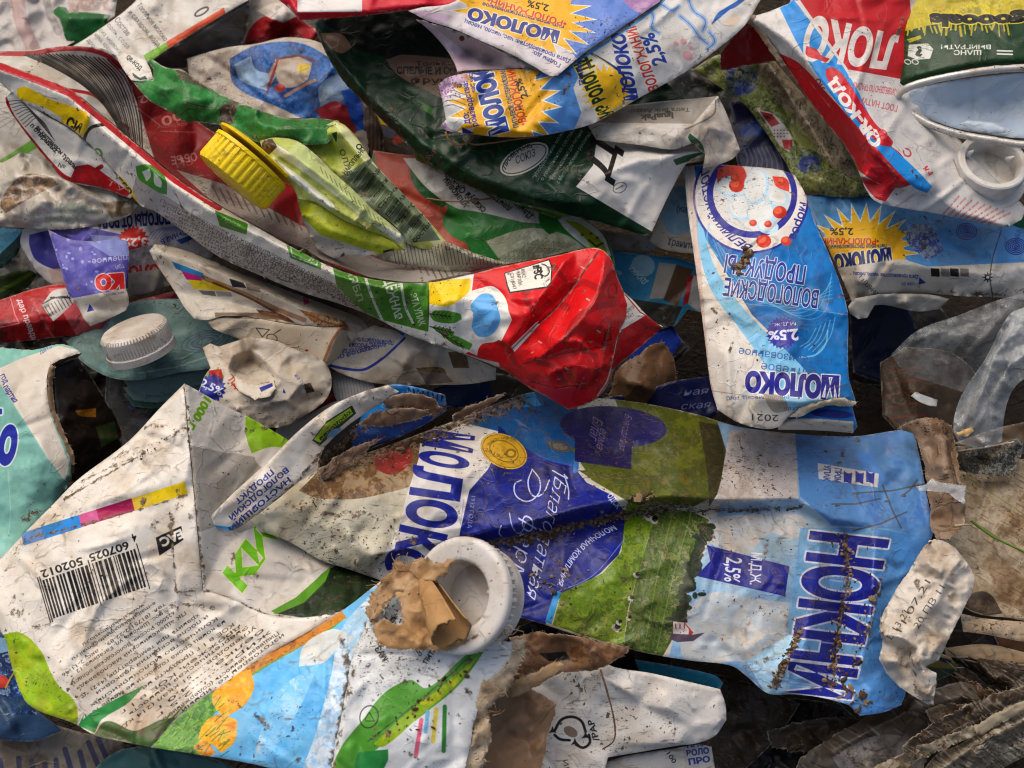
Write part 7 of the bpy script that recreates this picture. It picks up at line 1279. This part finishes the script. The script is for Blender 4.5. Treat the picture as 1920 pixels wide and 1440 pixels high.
one('drink_carton', 'navy carton with white script lettering in the shadow left of the bright blue one', 'carton', 'side_panel', [(1130, 745, 42), (1200, 735, 44), (1260, 715, 44), (1330, 705, 42), (1350, 770, 40), (1330, 790, 38), (1200, 775, 38)], '141c4c', lambda a: (a.T('ная', 1282, 742, 1326, 738, 13, '7a80a8', shear=.4), a.T('ская', 1276, 768, 1330, 764, 13, '7a80a8', shear=.4), a.T('Благо', 1130, 755, 1170, 762, 16, '5a5f86', shear=.4)), rough=.3, specks=.3, film=.15, wear=.2)
one('plastic_scrap', 'glossy bright blue film glinting deep under the red crushed end', 'scrap', 'film', [(1170, 660, 30), (1210, 630, 34), (1260, 610, 36), (1280, 640, 34), (1250, 680, 30), (1190, 690, 28)], '1438a0', rough=1., specks=.3, film=.1)
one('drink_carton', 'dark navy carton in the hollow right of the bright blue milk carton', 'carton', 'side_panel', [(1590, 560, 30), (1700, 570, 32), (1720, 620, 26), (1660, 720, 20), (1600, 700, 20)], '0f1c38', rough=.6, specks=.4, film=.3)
def a_mr(a):
    for i, (x, y, w) in enumerate(((1668, 690, 60), (1664, 712, 70), (1662, 734, 74), (1668, 756, 80), (1668, 778, 66))): a.L([(x, y + 8), (x + w / 2, y + 2), (x + w, y)], 4, '7a3024', .85, sm=True)
one('drink_carton', 'mud-brown carton with red printed lines in the hollow at the right', 'carton', 'side_panel', [(1650, 680, 44), (1700, 650, 46), (1780, 660, 46), (1830, 700, 44), (1860, 770, 42), (1850, 830, 40), (1780, 840, 42), (1700, 830, 44), (1655, 780, 44)], '473a2c', a_mr, ctrl=[(1720, 740, 50)], rough=.6, body=4, specks=.95, film=.9)
one('plastic_scrap', 'small white torn plastic strip on the mud-brown carton', 'scrap', 'film', [(1708, 742, 53), (1716, 735, 54), (1758, 750, 54), (1756, 762, 53), (1740, 760, 53), (1722, 752, 53)], 'b8bcbc', rough=.4, specks=.2, film=.2, thick=.3, rnd=(0, 0))
# --- clear bag at the right edge
FILM = clear_film('clear_plastic', .02); FILM2 = clear_film('clear_plastic_folded', .13)
bag = thing('plastic_bag', 'clear plastic bag hanging in folds at the right edge', 'bag', 1850, 690, 60)
sheet('back_sheet', bag, [(1670, 665, 62), (1720, 620, 68), (1800, 590, 72), (1880, 560, 76), (1990, 535, 76), (1990, 700, 70), (1900, 690, 66), (1850, 700, 62), (1820, 740, 58), (1760, 720, 58), (1700, 700, 58)], 'cccccc', mat=FILM, edge=FILM, back=FILM, rough=1.0, fine=.2, thick=.1, rnd=(0, 0), creases=[[(1690, 660, 64), (1780, 620, 72), (1900, 590, 76)]])
sheet('hanging_fold', bag, [(1788, 806, 70), (1792, 770, 72), (1810, 730, 76), (1850, 670, 82), (1880, 610, 86), (1900, 584, 88), (1990, 560, 90), (1990, 690, 86), (1930, 705, 82), (1900, 730, 80), (1885, 770, 76), (1878, 828, 70), (1840, 840, 68), (1800, 832, 68)], 'cccccc', mat=FILM2, edge=FILM2, back=FILM2, rough=1.8, fine=.9, smooth=0, folds=5, thick=.1, rnd=(0, 0), creases=[[(1905, 590, 90), (1870, 660, 88), (1840, 740, 82), (1800, 800, 72)], [(1990, 620, 92), (1930, 660, 90), (1890, 690, 86), (1830, 790, 76)], [(1885, 690, 80), (1850, 750, 78), (1860, 820, 72)], [(1880, 620, 80), (1840, 700, 78), (1806, 780, 70)]])
one('food_scrap', 'small yellowish food crumb stuck at the foot of the clear bag', 'food', 'crumb', [(1792, 812, 72), (1806, 806, 74), (1822, 800, 74), (1826, 808, 74), (1812, 818, 73), (1798, 818, 72)], 'c8a468', rough=.8, fine=.5, step=4, rag=1, specks=.2, film=.2, thick=1)
# --- muddy things at the lower right
def a_mp(a):
    a.paint([(1740, 850), (1990, 850), (1990, 1260), (1780, 1240)], ['a89a82', '988a72', 'b4a68e', '8a7a62'], 30, sm=False)
    for i in range(300):
        x, y = a.rng.uniform(1760, 1980), a.rng.uniform(870, 1240); l = a.rng.uniform(4, 22); a.L([(x, y), (x + l, y + l * .55)], a.rng.uniform(.8, 2.2), '5a4632', .45)
    a.L([(1790, 880), (1860, 925), (1990, 1010)], 2, '7f8a4a', .7); a.L([(1825, 978), (1880, 1015), (1990, 1070)], 2.5, '5f7a2c', .9); a.paint([(1800, 1120), (1850, 1110), (1880, 1150), (1810, 1160)], ['2c241c', '4a3c2c', '6a5a44'], 7)
mud = thing('drink_carton', 'large flattened beige carton smeared with mud, right of the farm milk carton', 'carton', 1850, 1050, 30)
sheet('front_panel', mud, [(1750, 860, 46), (1800, 850, 48), (1900, 860, 50), (1990, 860, 50), (1990, 1180, 50), (1900, 1160, 52), (1830, 1150, 52), (1780, 1120, 50), (1760, 1040, 48)], 'a89a82', a_mp, ctrl=[(1880, 1000, 52)], rough=.5, body=5, specks=.8, film=.75)
def a_df(a):
    a.paint([(1760, 780), (1940, 780), (1930, 900), (1780, 900)], ['6a5c46', '8a8478', '3c3428', '9aa49c', '5a4c38'], 9, stretch=3); a.L([(1790, 846), (1850, 838), (1900, 828)], 3, 'c8c0b4')
one('carton_scrap', 'mud-speckled carton scrap with a pale torn edge below the clear bag', 'scrap', 'torn_panel', [(1775, 850, 58), (1790, 838, 60), (1850, 835, 61), (1910, 822, 60), (1918, 830, 60), (1912, 862, 58), (1900, 890, 57), (1866, 894, 56), (1820, 888, 54), (1785, 880, 54)], '574a38', a_df, rough=1.0, fine=.5, rag=2, specks=1.0, film=.6)
one('carton_scrap', 'muddy pale carton rim lying behind the hanging bag at the right edge', 'scrap', 'torn_panel', [(1790, 830, 52), (1880, 800, 54), (1990, 780, 54), (1990, 850, 52), (1900, 850, 52), (1810, 845, 52)], '5c4c3a', rough=1.0, fine=.5, specks=1., film=.8)
STR = dict(rough=1.0, fine=.5, specks=1., film=.9)
stp = one('carton_scrap', 'split muddy cardboard strip at the right edge, above a dark slit', 'scrap', 'strip', [(1800, 1150, 60), (1850, 1160, 62), (1990, 1170, 62), (1990, 1215, 60), (1900, 1200, 61), (1850, 1190, 62), (1806, 1184, 60)], 'a8957c', **STR)
one('carton_scrap', 'muddy layered cardboard edge under the dark slit at the right', 'scrap', 'strip', [(1770, 1215, 56), (1850, 1208, 58), (1930, 1225, 58), (1990, 1235, 58), (1990, 1252, 57), (1900, 1245, 57), (1820, 1235, 57), (1775, 1232, 55)], '988468', **STR)
one('carton_scrap', 'brown cardboard glimpsed inside the dark slit at the right edge', 'scrap', 'torn_panel', [(1860, 1185, 50), (1990, 1195, 52), (1990, 1240, 50), (1880, 1230, 48)], '4a3220', rough=.8, specks=.6, film=.4)
def a_fi(a, c=('3a3024', '5a4e3e', '7a7060', '2a221a', '9a9284')):
    for i in range(420):
        x, y = a.rng.uniform(a.x0, a.x0 + a.w / a.s), a.rng.uniform(a.y0, a.y0 + a.h / a.s); l = a.rng.uniform(8, 40); th = a.rng.normal(.62, .16); a.L([(x, y), (x + l * math.cos(th), y + l * math.sin(th))], a.rng.uniform(1, 4), str(a.rng.choice(c)), .7)
fib = one('fibre_bundle', 'dark wet clump of shredded fibres at the right edge', 'bundle', 'fibre_mat', [(1750, 1210, 50), (1830, 1225, 56), (1920, 1245, 58), (1990, 1260, 58), (1990, 1330, 54), (1920, 1335, 52), (1890, 1320, 52), (1850, 1290, 50), (1800, 1250, 46)], '3a3024', a_fi, creases=[[(1760, 1215, 56), (1860, 1270, 60), (1960, 1320, 60)], [(1790, 1225, 50), (1880, 1290, 52), (1940, 1330, 50)]], rough=2.2, fine=1.0, rag=4, smooth=1, step=5, specks=.8, film=.4, bump=1, dist=.0015)
one('carton_scrap', 'yellowish scrap with blue print in the hollow beside the crumpled white end', 'scrap', 'torn_panel', [(1735, 1235, 36), (1765, 1225, 38), (1800, 1240, 38), (1790, 1262, 34), (1750, 1280, 32), (1735, 1260, 34)], '8a8450', lambda a: (a.P([(1735, 1250), (1800, 1256), (1760, 1285)], '3c5a44'), a.P([(1756, 1230), (1784, 1238), (1782, 1246), (1758, 1238)], '2c3064')), rough=.6, specks=.5, film=.4)
def a_gt(a): a_fi(a, ('6a6258', '8a847c', '4a4034', '3a3026', 'a09a92')); a.paint([(1560, 1420), (1640, 1380), (1720, 1390), (1740, 1440), (1600, 1480)], ['8f8880', 'a09890', '7a736a'], 26)
gtl = one('carton_scrap', 'torn grey carton lining caked with mud, lower right', 'scrap', 'torn_panel', [(1480, 1500, 30), (1500, 1420, 36), (1580, 1370, 42), (1640, 1335, 46), (1700, 1300, 50), (1760, 1290, 54), (1810, 1275, 54), (1850, 1300, 52), (1838, 1340, 48), (1790, 1370, 44), (1740, 1390, 42), (1740, 1420, 40), (1700, 1500, 36)], '6a6258', a_gt, creases=[[(1560, 1410, 44), (1660, 1355, 52), (1780, 1310, 58)], [(1740, 1300, 52), (1760, 1350, 48), (1740, 1400, 42)]], rough=1.6, fine=.7, rag=3, body=4, specks=.9, film=.5)
def a_sh(a): a_fi(a, ('b8b0a0', 'd0c8b8', '8a806e', '5a5040', '3a3024'))
foi = one('crushed_foil', 'glinting ridged strip of muddy foil in the lower right corner', 'foil', 'foil_strip', [(1700, 1500, 42), (1750, 1420, 52), (1800, 1395, 56), (1860, 1360, 60), (1920, 1330, 62), (1990, 1310, 62), (1990, 1400, 58), (1920, 1420, 54), (1850, 1460, 50), (1800, 1500, 46)], '8a806e', a_sh, creases=[[(1740, 1460, 58), (1840, 1390, 64), (1960, 1330, 66)], [(1790, 1480, 52), (1880, 1410, 56), (1970, 1370, 58)]], rough=1.6, fine=1.0, smooth=1, step=5, spec=.7, specks=.8, film=.3, bump=1., dist=.0015)
one('carton_scrap', 'dark muddy board hanging in the hollow under the farm milk carton', 'scrap', 'torn_panel', [(1330, 1260, 34), (1420, 1285, 38), (1500, 1320, 36), (1460, 1380, 28), (1400, 1440, 22), (1330, 1500, 20), (1310, 1400, 26)], '3a2f24', lambda a: a_fi(a, ('2a2018', '4a3c2c', '3a2e20')), rough=1.6, fine=.6, specks=.9, film=.5)
def shreds(root, line, wdt, n, ln, seed, mats, name='shredded_fibres'):
    rng = np.random.default_rng(seed); V = []; F = []; MI = []; L_ = hermite(line, 5, False, 170); T_ = np.gradient(L_[:, :2], axis=0)
    for i in range(n):
        k = rng.integers(len(L_)); c = L_[k]; t = T_[k] / np.linalg.norm(T_[k]); an = math.atan2(t[1], t[0]) + rng.normal(0, .22); l = ln * rng.uniform(.4, 1.3)
        x, y = c[0] + rng.normal(0, wdt), c[1] + rng.normal(0, wdt); h = c[2] + rng.uniform(-1, 2.5); P = []
        for j in range(6): P.append((x, y, h)); an += rng.normal(0, .12); x += l / 5 * math.cos(an); y += l / 5 * math.sin(an); h += rng.normal(0, .5)
        P = np.array(P); r = rng.uniform(.00012, .00045); v, f = tube('', None, at(P[:, 0], P[:, 1], P[:, 2]), np.array([.4, .9, 1, 1, .8, .2]) * r, None, 5); o = len(V); V += list(v); F += [tuple(q + o for q in g) for g in f]; MI += [int(rng.integers(len(mats)))] * len(f)
    o = link(name, V, F, mats, root, mi=MI, attrs={'grime': np.zeros(len(V)), 'edge': np.zeros(len(V))}); o['kind'] = 'stuff'
FM = [material('wet_fibre', c, rough=.42, spec=.5, specks=.4, film=.4) for c in ('241c14', '43382a', '6e6454', '2c241a')]
shreds(fib, [(1755, 1215, 58), (1850, 1265, 61), (1960, 1320, 61)], 24, 30, 30, 31, FM)
for lb, ol, c in (('long dark wet board strip slanting across the lower right corner', [(1690, 1400, 60), (1760, 1352, 63), (1850, 1308, 66), (1990, 1262, 68), (1990, 1290, 67), (1860, 1335, 65), (1780, 1376, 62), (1710, 1422, 59)], '4a4032'), ('pale frayed board strip above the ridged foil in the lower right corner', [(1640, 1440, 54), (1720, 1400, 60), (1800, 1372, 63), (1900, 1322, 66), (1990, 1290, 67), (1990, 1306, 66), (1900, 1345, 65), (1800, 1392, 62), (1720, 1426, 58), (1650, 1462, 53)], '8f8570'),
                  ('brown layered board edge under the shredded wet fibres', [(1790, 1262, 52), (1850, 1292, 55), (1900, 1330, 57), (1920, 1352, 56), (1900, 1366, 54), (1850, 1330, 52), (1800, 1290, 50)], '5a4632'), ('grey torn board tongue poking out below the crumpled white end', [(1735, 1330, 54), (1780, 1318, 57), (1830, 1325, 57), (1850, 1350, 55), (1810, 1372, 54), (1760, 1375, 52)], '6f675a'),
                  ('dark split board lying across the deep hollow at the bottom right', [(1440, 1372, 30), (1520, 1350, 34), (1600, 1345, 36), (1640, 1360, 36), (1580, 1392, 34), (1500, 1410, 30), (1450, 1400, 28)], '3a2e22')):
    one('board_strip', lb, 'cardboard', 'strip', ol, c, a_fi if 'wet board' in lb else None, rough=1.2, fine=.6, rag=3, step=4, smooth=0, specks=.9, film=.6, bump=1., edge=PULP, back=PULP, dirt=3)
# --- bottom centre
def a_pp(a):
    a.P([(1040, 1400), (1130, 1430), (1120, 1500), (1040, 1500)], 'c8c4be')
    for pts in ([(1040, 1370), (1052, 1350), (1072, 1344), (1090, 1352), (1098, 1372)], [(1104, 1378), (1106, 1392), (1094, 1402), (1080, 1396)], [(1068, 1388), (1050, 1386), (1040, 1378)]): a.L(pts, 5, '24211e', sm=True)
    for p in ((1098, 1380), (1078, 1392), (1036, 1370)): a.burst(p[0], p[1], 3, 9, 3, '24211e', .5)
    a.T('/PAP', 1124, 1388, 1112, 1348, 12, '2a2724', bold=.02); a.E(1070, 1372, 14, 9, 30, '6a5440', .7)
    a.L([(1128, 1260), (1140, 1300), (1152, 1360), (1150, 1390), (1130, 1405)], 1.8, '6a4a30', sm=True); a.T('ПИ', 1070, 1448, 1064, 1424, 9, '2f2c28')
pap = thing('milk_carton', 'white speckled carton with a recycling arrow sign, bottom centre', 'carton', 1180, 1330, 40)
sheet('front_panel', pap, [(980, 1240, 64), (1040, 1230, 66), (1110, 1228, 68), (1150, 1250, 71), (1220, 1262, 72), (1290, 1278, 72), (1350, 1292, 70), (1360, 1320, 68), (1362, 1350, 66), (1340, 1380, 64), (1304, 1394, 63), (1270, 1398, 62), (1200, 1410, 62), (1140, 1420, 61), (1120, 1500, 58), (1000, 1500, 58), (980, 1400, 58)], 'd6d2cb', a_pp, ctrl=[(1250, 1330, 72), (1100, 1330, 66), (1180, 1300, 73)], creases=[[(1130, 1270, 73), (1200, 1320, 68), (1290, 1360, 67), (1350, 1352, 68)], [(1120, 1400, 60), (1160, 1395, 64), (1270, 1394, 66)]], rough=.45, fine=.12, s=1.4, body=4, specks=.9, film=.25)
def a_p2(a):
    a.P([(1280, 1395), (1330, 1395), (1345, 1500), (1290, 1500)], 'b8b4ae'); a.T('НАС', 1288, 1402, 1322, 1397, 11, '2c3a86', bold=.04); a.T('ВОЛО', 1288, 1418, 1330, 1412, 11, '2c3a86', bold=.04); a.T('ПРО', 1292, 1434, 1332, 1428, 11, '2c3a86', bold=.04); a.T('.100', 1246, 1408, 1262, 1432, 9, '2a2724', bold=.01); a.L([(1150, 1420), (1200, 1410), (1270, 1402)], 3, '8a8278', .6)
one('milk_carton', 'white carton corner with small navy capitals at the bottom edge', 'carton', 'front_panel', [(1130, 1430, 56), (1180, 1416, 58), (1260, 1404, 58), (1310, 1396, 57), (1334, 1400, 54), (1350, 1500, 50), (1130, 1500, 52)], 'c8c3bb', a_p2, rough=.4, s=1.5, body=4, specks=.6, film=.35)
one('drink_carton', 'teal metallic carton edge in the slit under the farm milk carton', 'carton', 'folded_edge', [(1190, 1236, 58), (1260, 1248, 60), (1340, 1266, 60), (1356, 1280, 58), (1350, 1292, 56), (1280, 1278, 56), (1200, 1262, 55)], '1a6a8a', rough=.3, specks=.3, film=.1, wear=.2)
def a_bb(a): a.paint([(860, 1180), (1220, 1180), (1220, 1480), (860, 1480)], ['7a5c40', '8a6a4a', '6a4c34', '96785a'], 30, sm=False); a.P([(1010, 1225), (1060, 1222), (1070, 1236), (1030, 1240)], '161210'); a.P([(950, 1300), (980, 1296), (976, 1306)], '161210')
brd = thing('cardboard_scrap', 'torn brown cardboard with ragged edges, bottom centre beside the screw neck', 'cardboard', 1010, 1310, 50)
sheet('torn_panel', brd, [(955, 1196, 78), (1010, 1185, 80), (1080, 1192, 80), (1140, 1205, 78), (1180, 1212, 78), (1176, 1226, 78), (1150, 1240, 77), (1120, 1256, 76), (1060, 1262, 76), (1020, 1275, 77), (985, 1290, 78), (960, 1260, 80)], '7a5c40', a_bb, ctrl=[(1060, 1225, 74)], rough=.9, fine=.35, rag=3, edge=PULP, back=PULP, specks=.5, film=.4)
sheet('torn_strip', brd, [(945, 1282, 88), (980, 1270, 90), (1010, 1256, 90), (1040, 1242, 88), (1056, 1246, 88), (1042, 1262, 88), (1000, 1290, 88), (962, 1306, 88)], 'ab8a62', rough=.8, fine=.4, rag=3, step=4, edge=PULP, back=PULP, specks=.3, film=.3)
sheet('lower_panel', brd, [(905, 1330, 84), (940, 1300, 84), (985, 1290, 80), (1030, 1310, 76), (1045, 1320, 76), (1030, 1370, 74), (1020, 1420, 74), (1010, 1500, 72), (890, 1500, 82), (900, 1400, 84)], '84664a', ctrl=[(960, 1380, 72)], rough=.8, fine=.3, rag=3, edge=PULP, back=PULP, specks=.3, film=.35)
# --- bottom left
def a_bl(a):
    a.paint([(-60, 1190), (60, 1190), (70, 1340), (-60, 1340)], ['1c3a78', '8fa8c0', '1c2c58', '2a5a9a', 'b0b8c0'], 14); a.E(2, 1278, 14, 12, 0, 'c8402a'); a.L([(10, 1290), (26, 1262), (40, 1256)], 3, 'c8a040', sm=True); a.P([(-60, 1196), (16, 1196), (20, 1220), (-60, 1240)], '8fb8d4'); a.P([(-60, 1320), (40, 1306), (60, 1330), (-60, 1350)], '1f4a6c', .8)
one('milk_carton', 'carton with a small navy and orange picture at the left edge, behind the leaf print', 'carton', 'front_panel', [(-60, 1170, 60), (10, 1185, 62), (30, 1240, 62), (60, 1320, 60), (120, 1370, 56), (60, 1390, 54), (-60, 1380, 54)], '3a5a7c', a_bl, rough=.8, s=1.2, specks=.5, film=.4)
def a_le(a):
    a.paint([(-60, 1330), (240, 1330), (240, 1500), (-60, 1500)], ['7f776c', '8a8276', '6a6258'], 40, sm=False)
    for x0, y0, x1, y1 in ((0, 1425, 12, 1500), (35, 1422, 42, 1500), (60, 1428, 66, 1500), (84, 1432, 92, 1500), (105, 1425, 112, 1500), (122, 1405, 150, 1500), (150, 1410, 172, 1500), (166, 1392, 186, 1440), (184, 1386, 204, 1430)): a.L([(x0, y0), (x1, y1)], 10, '3c3f5e', .85)
one('milk_carton', 'dark grey carton with washed-out navy lettering, bottom left corner', 'carton', 'front_panel', [(-60, 1350, 46), (60, 1350, 48), (150, 1372, 50), (230, 1392, 50), (250, 1430, 46), (220, 1500, 44), (-60, 1500, 42)], '7f776c', a_le, rough=.5, body=4, specks=.6, film=.4)
one('drink_carton', 'dark teal carton corner at the bottom edge, under the green grass print', 'carton', 'side_panel', [(180, 1440, 54), (230, 1405, 58), (300, 1402, 60), (420, 1430, 58), (520, 1500, 54), (160, 1500, 50)], '3f6a66', ctrl=[(280, 1440, 62)], rough=1.0, body=4, specks=.4, film=.3)
one('drink_carton', 'dark green carton peeking out at the right edge, below the red torn carton', 'carton', 'side_panel', [(1870, 420, 66), (1930, 398, 70), (1990, 385, 70), (1990, 430, 66), (1920, 428, 66)], '1c5a34', rough=.4, specks=.3, film=.2)
# unseen filler cartons, coloured dark to stand in for the shade of the gaps
rngd = np.random.default_rng(77)
deep = (('trampled brown filler carton, dark for shade, buried at the bottom of the gap under the red end', 1120, 660, '1a1612'), ('trampled filler carton, dark for shade, buried under the dark green juice carton', 1290, 210, '0e120c'), ('muddy filler carton, black for shade, buried in the lower right hollow', 1480, 1400, '120e0a'),
        ('muddy filler carton, dark for shade, buried left, between the pouch and the mint carton', 60, 640, '0e0d0b'), ('muddy filler carton, dark for shade, buried beside the mint carton', 220, 780, '2a2018'), ('filler carton, dark for shade, buried in the gap beneath the starburst carton at the right', 1660, 640, '221a14'), ('muddy filler carton, dark for shade, buried under the green twisted carton', 520, 420, '2c261e'), ('filler carton, dark for shade, buried at the far left under the pouch', 40, 520, '1a1c18'), ('brown filler carton, dark for shade, buried below the slit at the right edge', 1900, 1280, '2a2018'), ('filler carton, dark for shade, buried behind the torn brown cardboard', 1120, 1230, '2a2018'), ('filler carton, dark for shade, buried at the top, behind the winter picture', 640, 130, '26201a'))
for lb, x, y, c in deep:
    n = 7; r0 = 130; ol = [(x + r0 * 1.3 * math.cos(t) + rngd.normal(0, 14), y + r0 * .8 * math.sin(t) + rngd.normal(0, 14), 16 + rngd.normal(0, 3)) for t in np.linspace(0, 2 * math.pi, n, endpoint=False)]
    one('gap_filler_carton', lb, 'carton', 'crushed_panel', ol, c, step=10, rough=2, fine=.6, specks=.9, film=.5, curve=False)

# ================================================================== loose bits
def strand(name, label, cat, pts, r, color, root=None):
    P = hermite(pts, 6, False, 170); xyz = at(P[:, 0], P[:, 1], P[:, 2]); V, F = tube('', None, xyz, np.linspace(r, r * .5, len(P)) * 1e-3, None, 6)
    o = link(name, V, F, [material(name, color, rough=.7, specks=.3, film=.3)], root, attrs={'grime': np.zeros(len(V)), 'edge': np.zeros(len(V))}); o['label'] = label; o['category'] = cat; return o
strand('straw', 'thin brown fibre looped on the dark green carton under the starbursts', 'fibre', [(836, 248, 91), (842, 262, 92), (860, 272, 92), (878, 266, 92), (892, 252, 92), (880, 268, 91), (920, 268, 91), (960, 262, 92), (1010, 256, 92)], .45, '8a6444')
strand('grass_blade', 'long green grass blade across the muddy beige carton', 'grass', [(1820, 976, 56), (1860, 1005, 57), (1900, 1025, 57), (1990, 1068, 56)], .5, '5c7a2a')
strand('straw', 'fine brown fibre lying across the terracotta print in the middle', 'fibre', [(800, 372, 70), (850, 378, 71), (910, 374, 72), (968, 364, 73)], .3, '8f6c48')
strand('straw', 'short pale fibre hooked over the torn board at the right', 'fibre', [(1790, 986, 72), (1806, 984, 72), (1822, 984, 70)], .5, 'b8a07c')
strand('straw', 'long brown fibre hanging down the speckled recycling-sign carton', 'fibre', [(1126, 1255, 78), (1136, 1290, 77), (1150, 1340, 74), (1154, 1370, 72), (1150, 1390, 70), (1130, 1404, 66)], .3, '6a4a30')

# crumbs of soil lying on the print: nobody could count them
def crumbs():
    rng = np.random.default_rng(21); ico = [np.array(v) for v in ((0, 0, 1), (.894, 0, .447), (.276, .851, .447), (-.724, .526, .447), (-.724, -.526, .447), (.276, -.851, .447), (.724, .526, -.447), (-.276, .851, -.447), (-.894, 0, -.447), (-.276, -.851, -.447), (.724, -.526, -.447), (0, 0, -1))]
    fc = [(0, 1, 2), (0, 2, 3), (0, 3, 4), (0, 4, 5), (0, 5, 1), (1, 6, 2), (2, 7, 3), (3, 8, 4), (4, 9, 5), (5, 10, 1), (2, 6, 7), (3, 7, 8), (4, 8, 9), (5, 9, 10), (1, 10, 6), (6, 11, 7), (7, 11, 8), (8, 11, 9), (9, 11, 10), (10, 11, 6)]
    spec = [(CR_BLUE, [(960, 1012), (1040, 1000), (1100, 985), (1180, 962), (1240, 956)], 13, 330, .5), (CR_BLUE, [(1230, 955), (1300, 958), (1400, 955), (1490, 952)], 8, 110, .42), (CR_BLUE, [(1582, 1010), (1592, 1080), (1575, 1160), (1566, 1240), (1562, 1285)], 15, 260, .55), (CR_BLUE, [(1500, 1185), (1475, 1230), (1450, 1290)], 9, 200, .5), (CR_BLUE, [(1650, 1090), (1610, 1220), (1590, 1290), (1630, 1325)], 16, 90, .7), (CR_BLUE, [(720, 860), (780, 830), (850, 800), (930, 760), (980, 750)], 24, 150, .6), (CR_BLUE, [(960, 1040), (1030, 1080), (1060, 1120)], 40, 60, .5), (CR_BLUE, [(900, 900), (1300, 1100), (1500, 1000)], 90, 120, .32), (CR_BLUE, [(600, 960), (700, 1020), (760, 960)], 40, 40, .32), (CR_BLUE, [(1225, 930), (1180, 940)], 10, 60, .7),
            ('k1', [(120, 930), (220, 880), (340, 800)], 8, 40, .32), ('k1', [(100, 1000), (250, 1150), (100, 1250), (300, 1280)], 70, 40, .3), ('k4', [(700, 1390), (780, 1330), (860, 1260)], 16, 60, .42), ('k4', [(720, 1240), (820, 1260), (760, 1400)], 50, 40, .34), ('milk', [(1386, 505), (1397, 490), (1404, 474)], 9, 90, .9), ('milk', [(1345, 640), (1420, 700), (1520, 640)], 50, 16, .3)]
    V = []; F = []
    for key, line, wdt, n, sz in spec:
        L_ = hermite(line, 4, False, 170)[:, :2]; p = L_[rng.integers(len(L_), size=n)] + rng.normal(0, wdt * .5, (n, 2)); p = p[inside(SURF[key][2], p)]; h = surf_h(key, p); xyz = at(p[:, 0], p[:, 1], h + .1)
        for c in xyz:
            r = sz * 1e-3 * rng.lognormal(-.35, .5); s_ = rng.uniform(.5, 1.4, 3) * r * (1, .75, .5); o = len(V); q = rng.uniform(0, 6.28); cs, sn = math.cos(q), math.sin(q)
            for v in ico:
                w = v * s_ * rng.uniform(.75, 1.25); V.append(c + np.array([w[0] * cs - w[1] * sn, w[0] * sn + w[1] * cs, w[2] + s_[2] * .3]))
            F += [tuple(i + o for i in f) for f in fc]
    m1 = material('soil', (.075, .045, .026), rough=.9, spec=.15, specks=.6, film=.5, bump=.8); m2 = material('straw_bits', (.23, .155, .085), rough=.85, spec=.15, specks=.5, film=.3)
    mi = np.repeat(rng.random(len(F) // 20) < .42, 20).astype(int)
    o = link('soil_crumbs', V, F, [m1, m2], None, mi=mi, attrs={'grime': np.zeros(len(V)), 'edge': np.zeros(len(V))}, smooth=False); o['kind'] = 'stuff'
CR_BLUE = 'blue'
crumbs()
bpy.data.objects.remove(_FO)
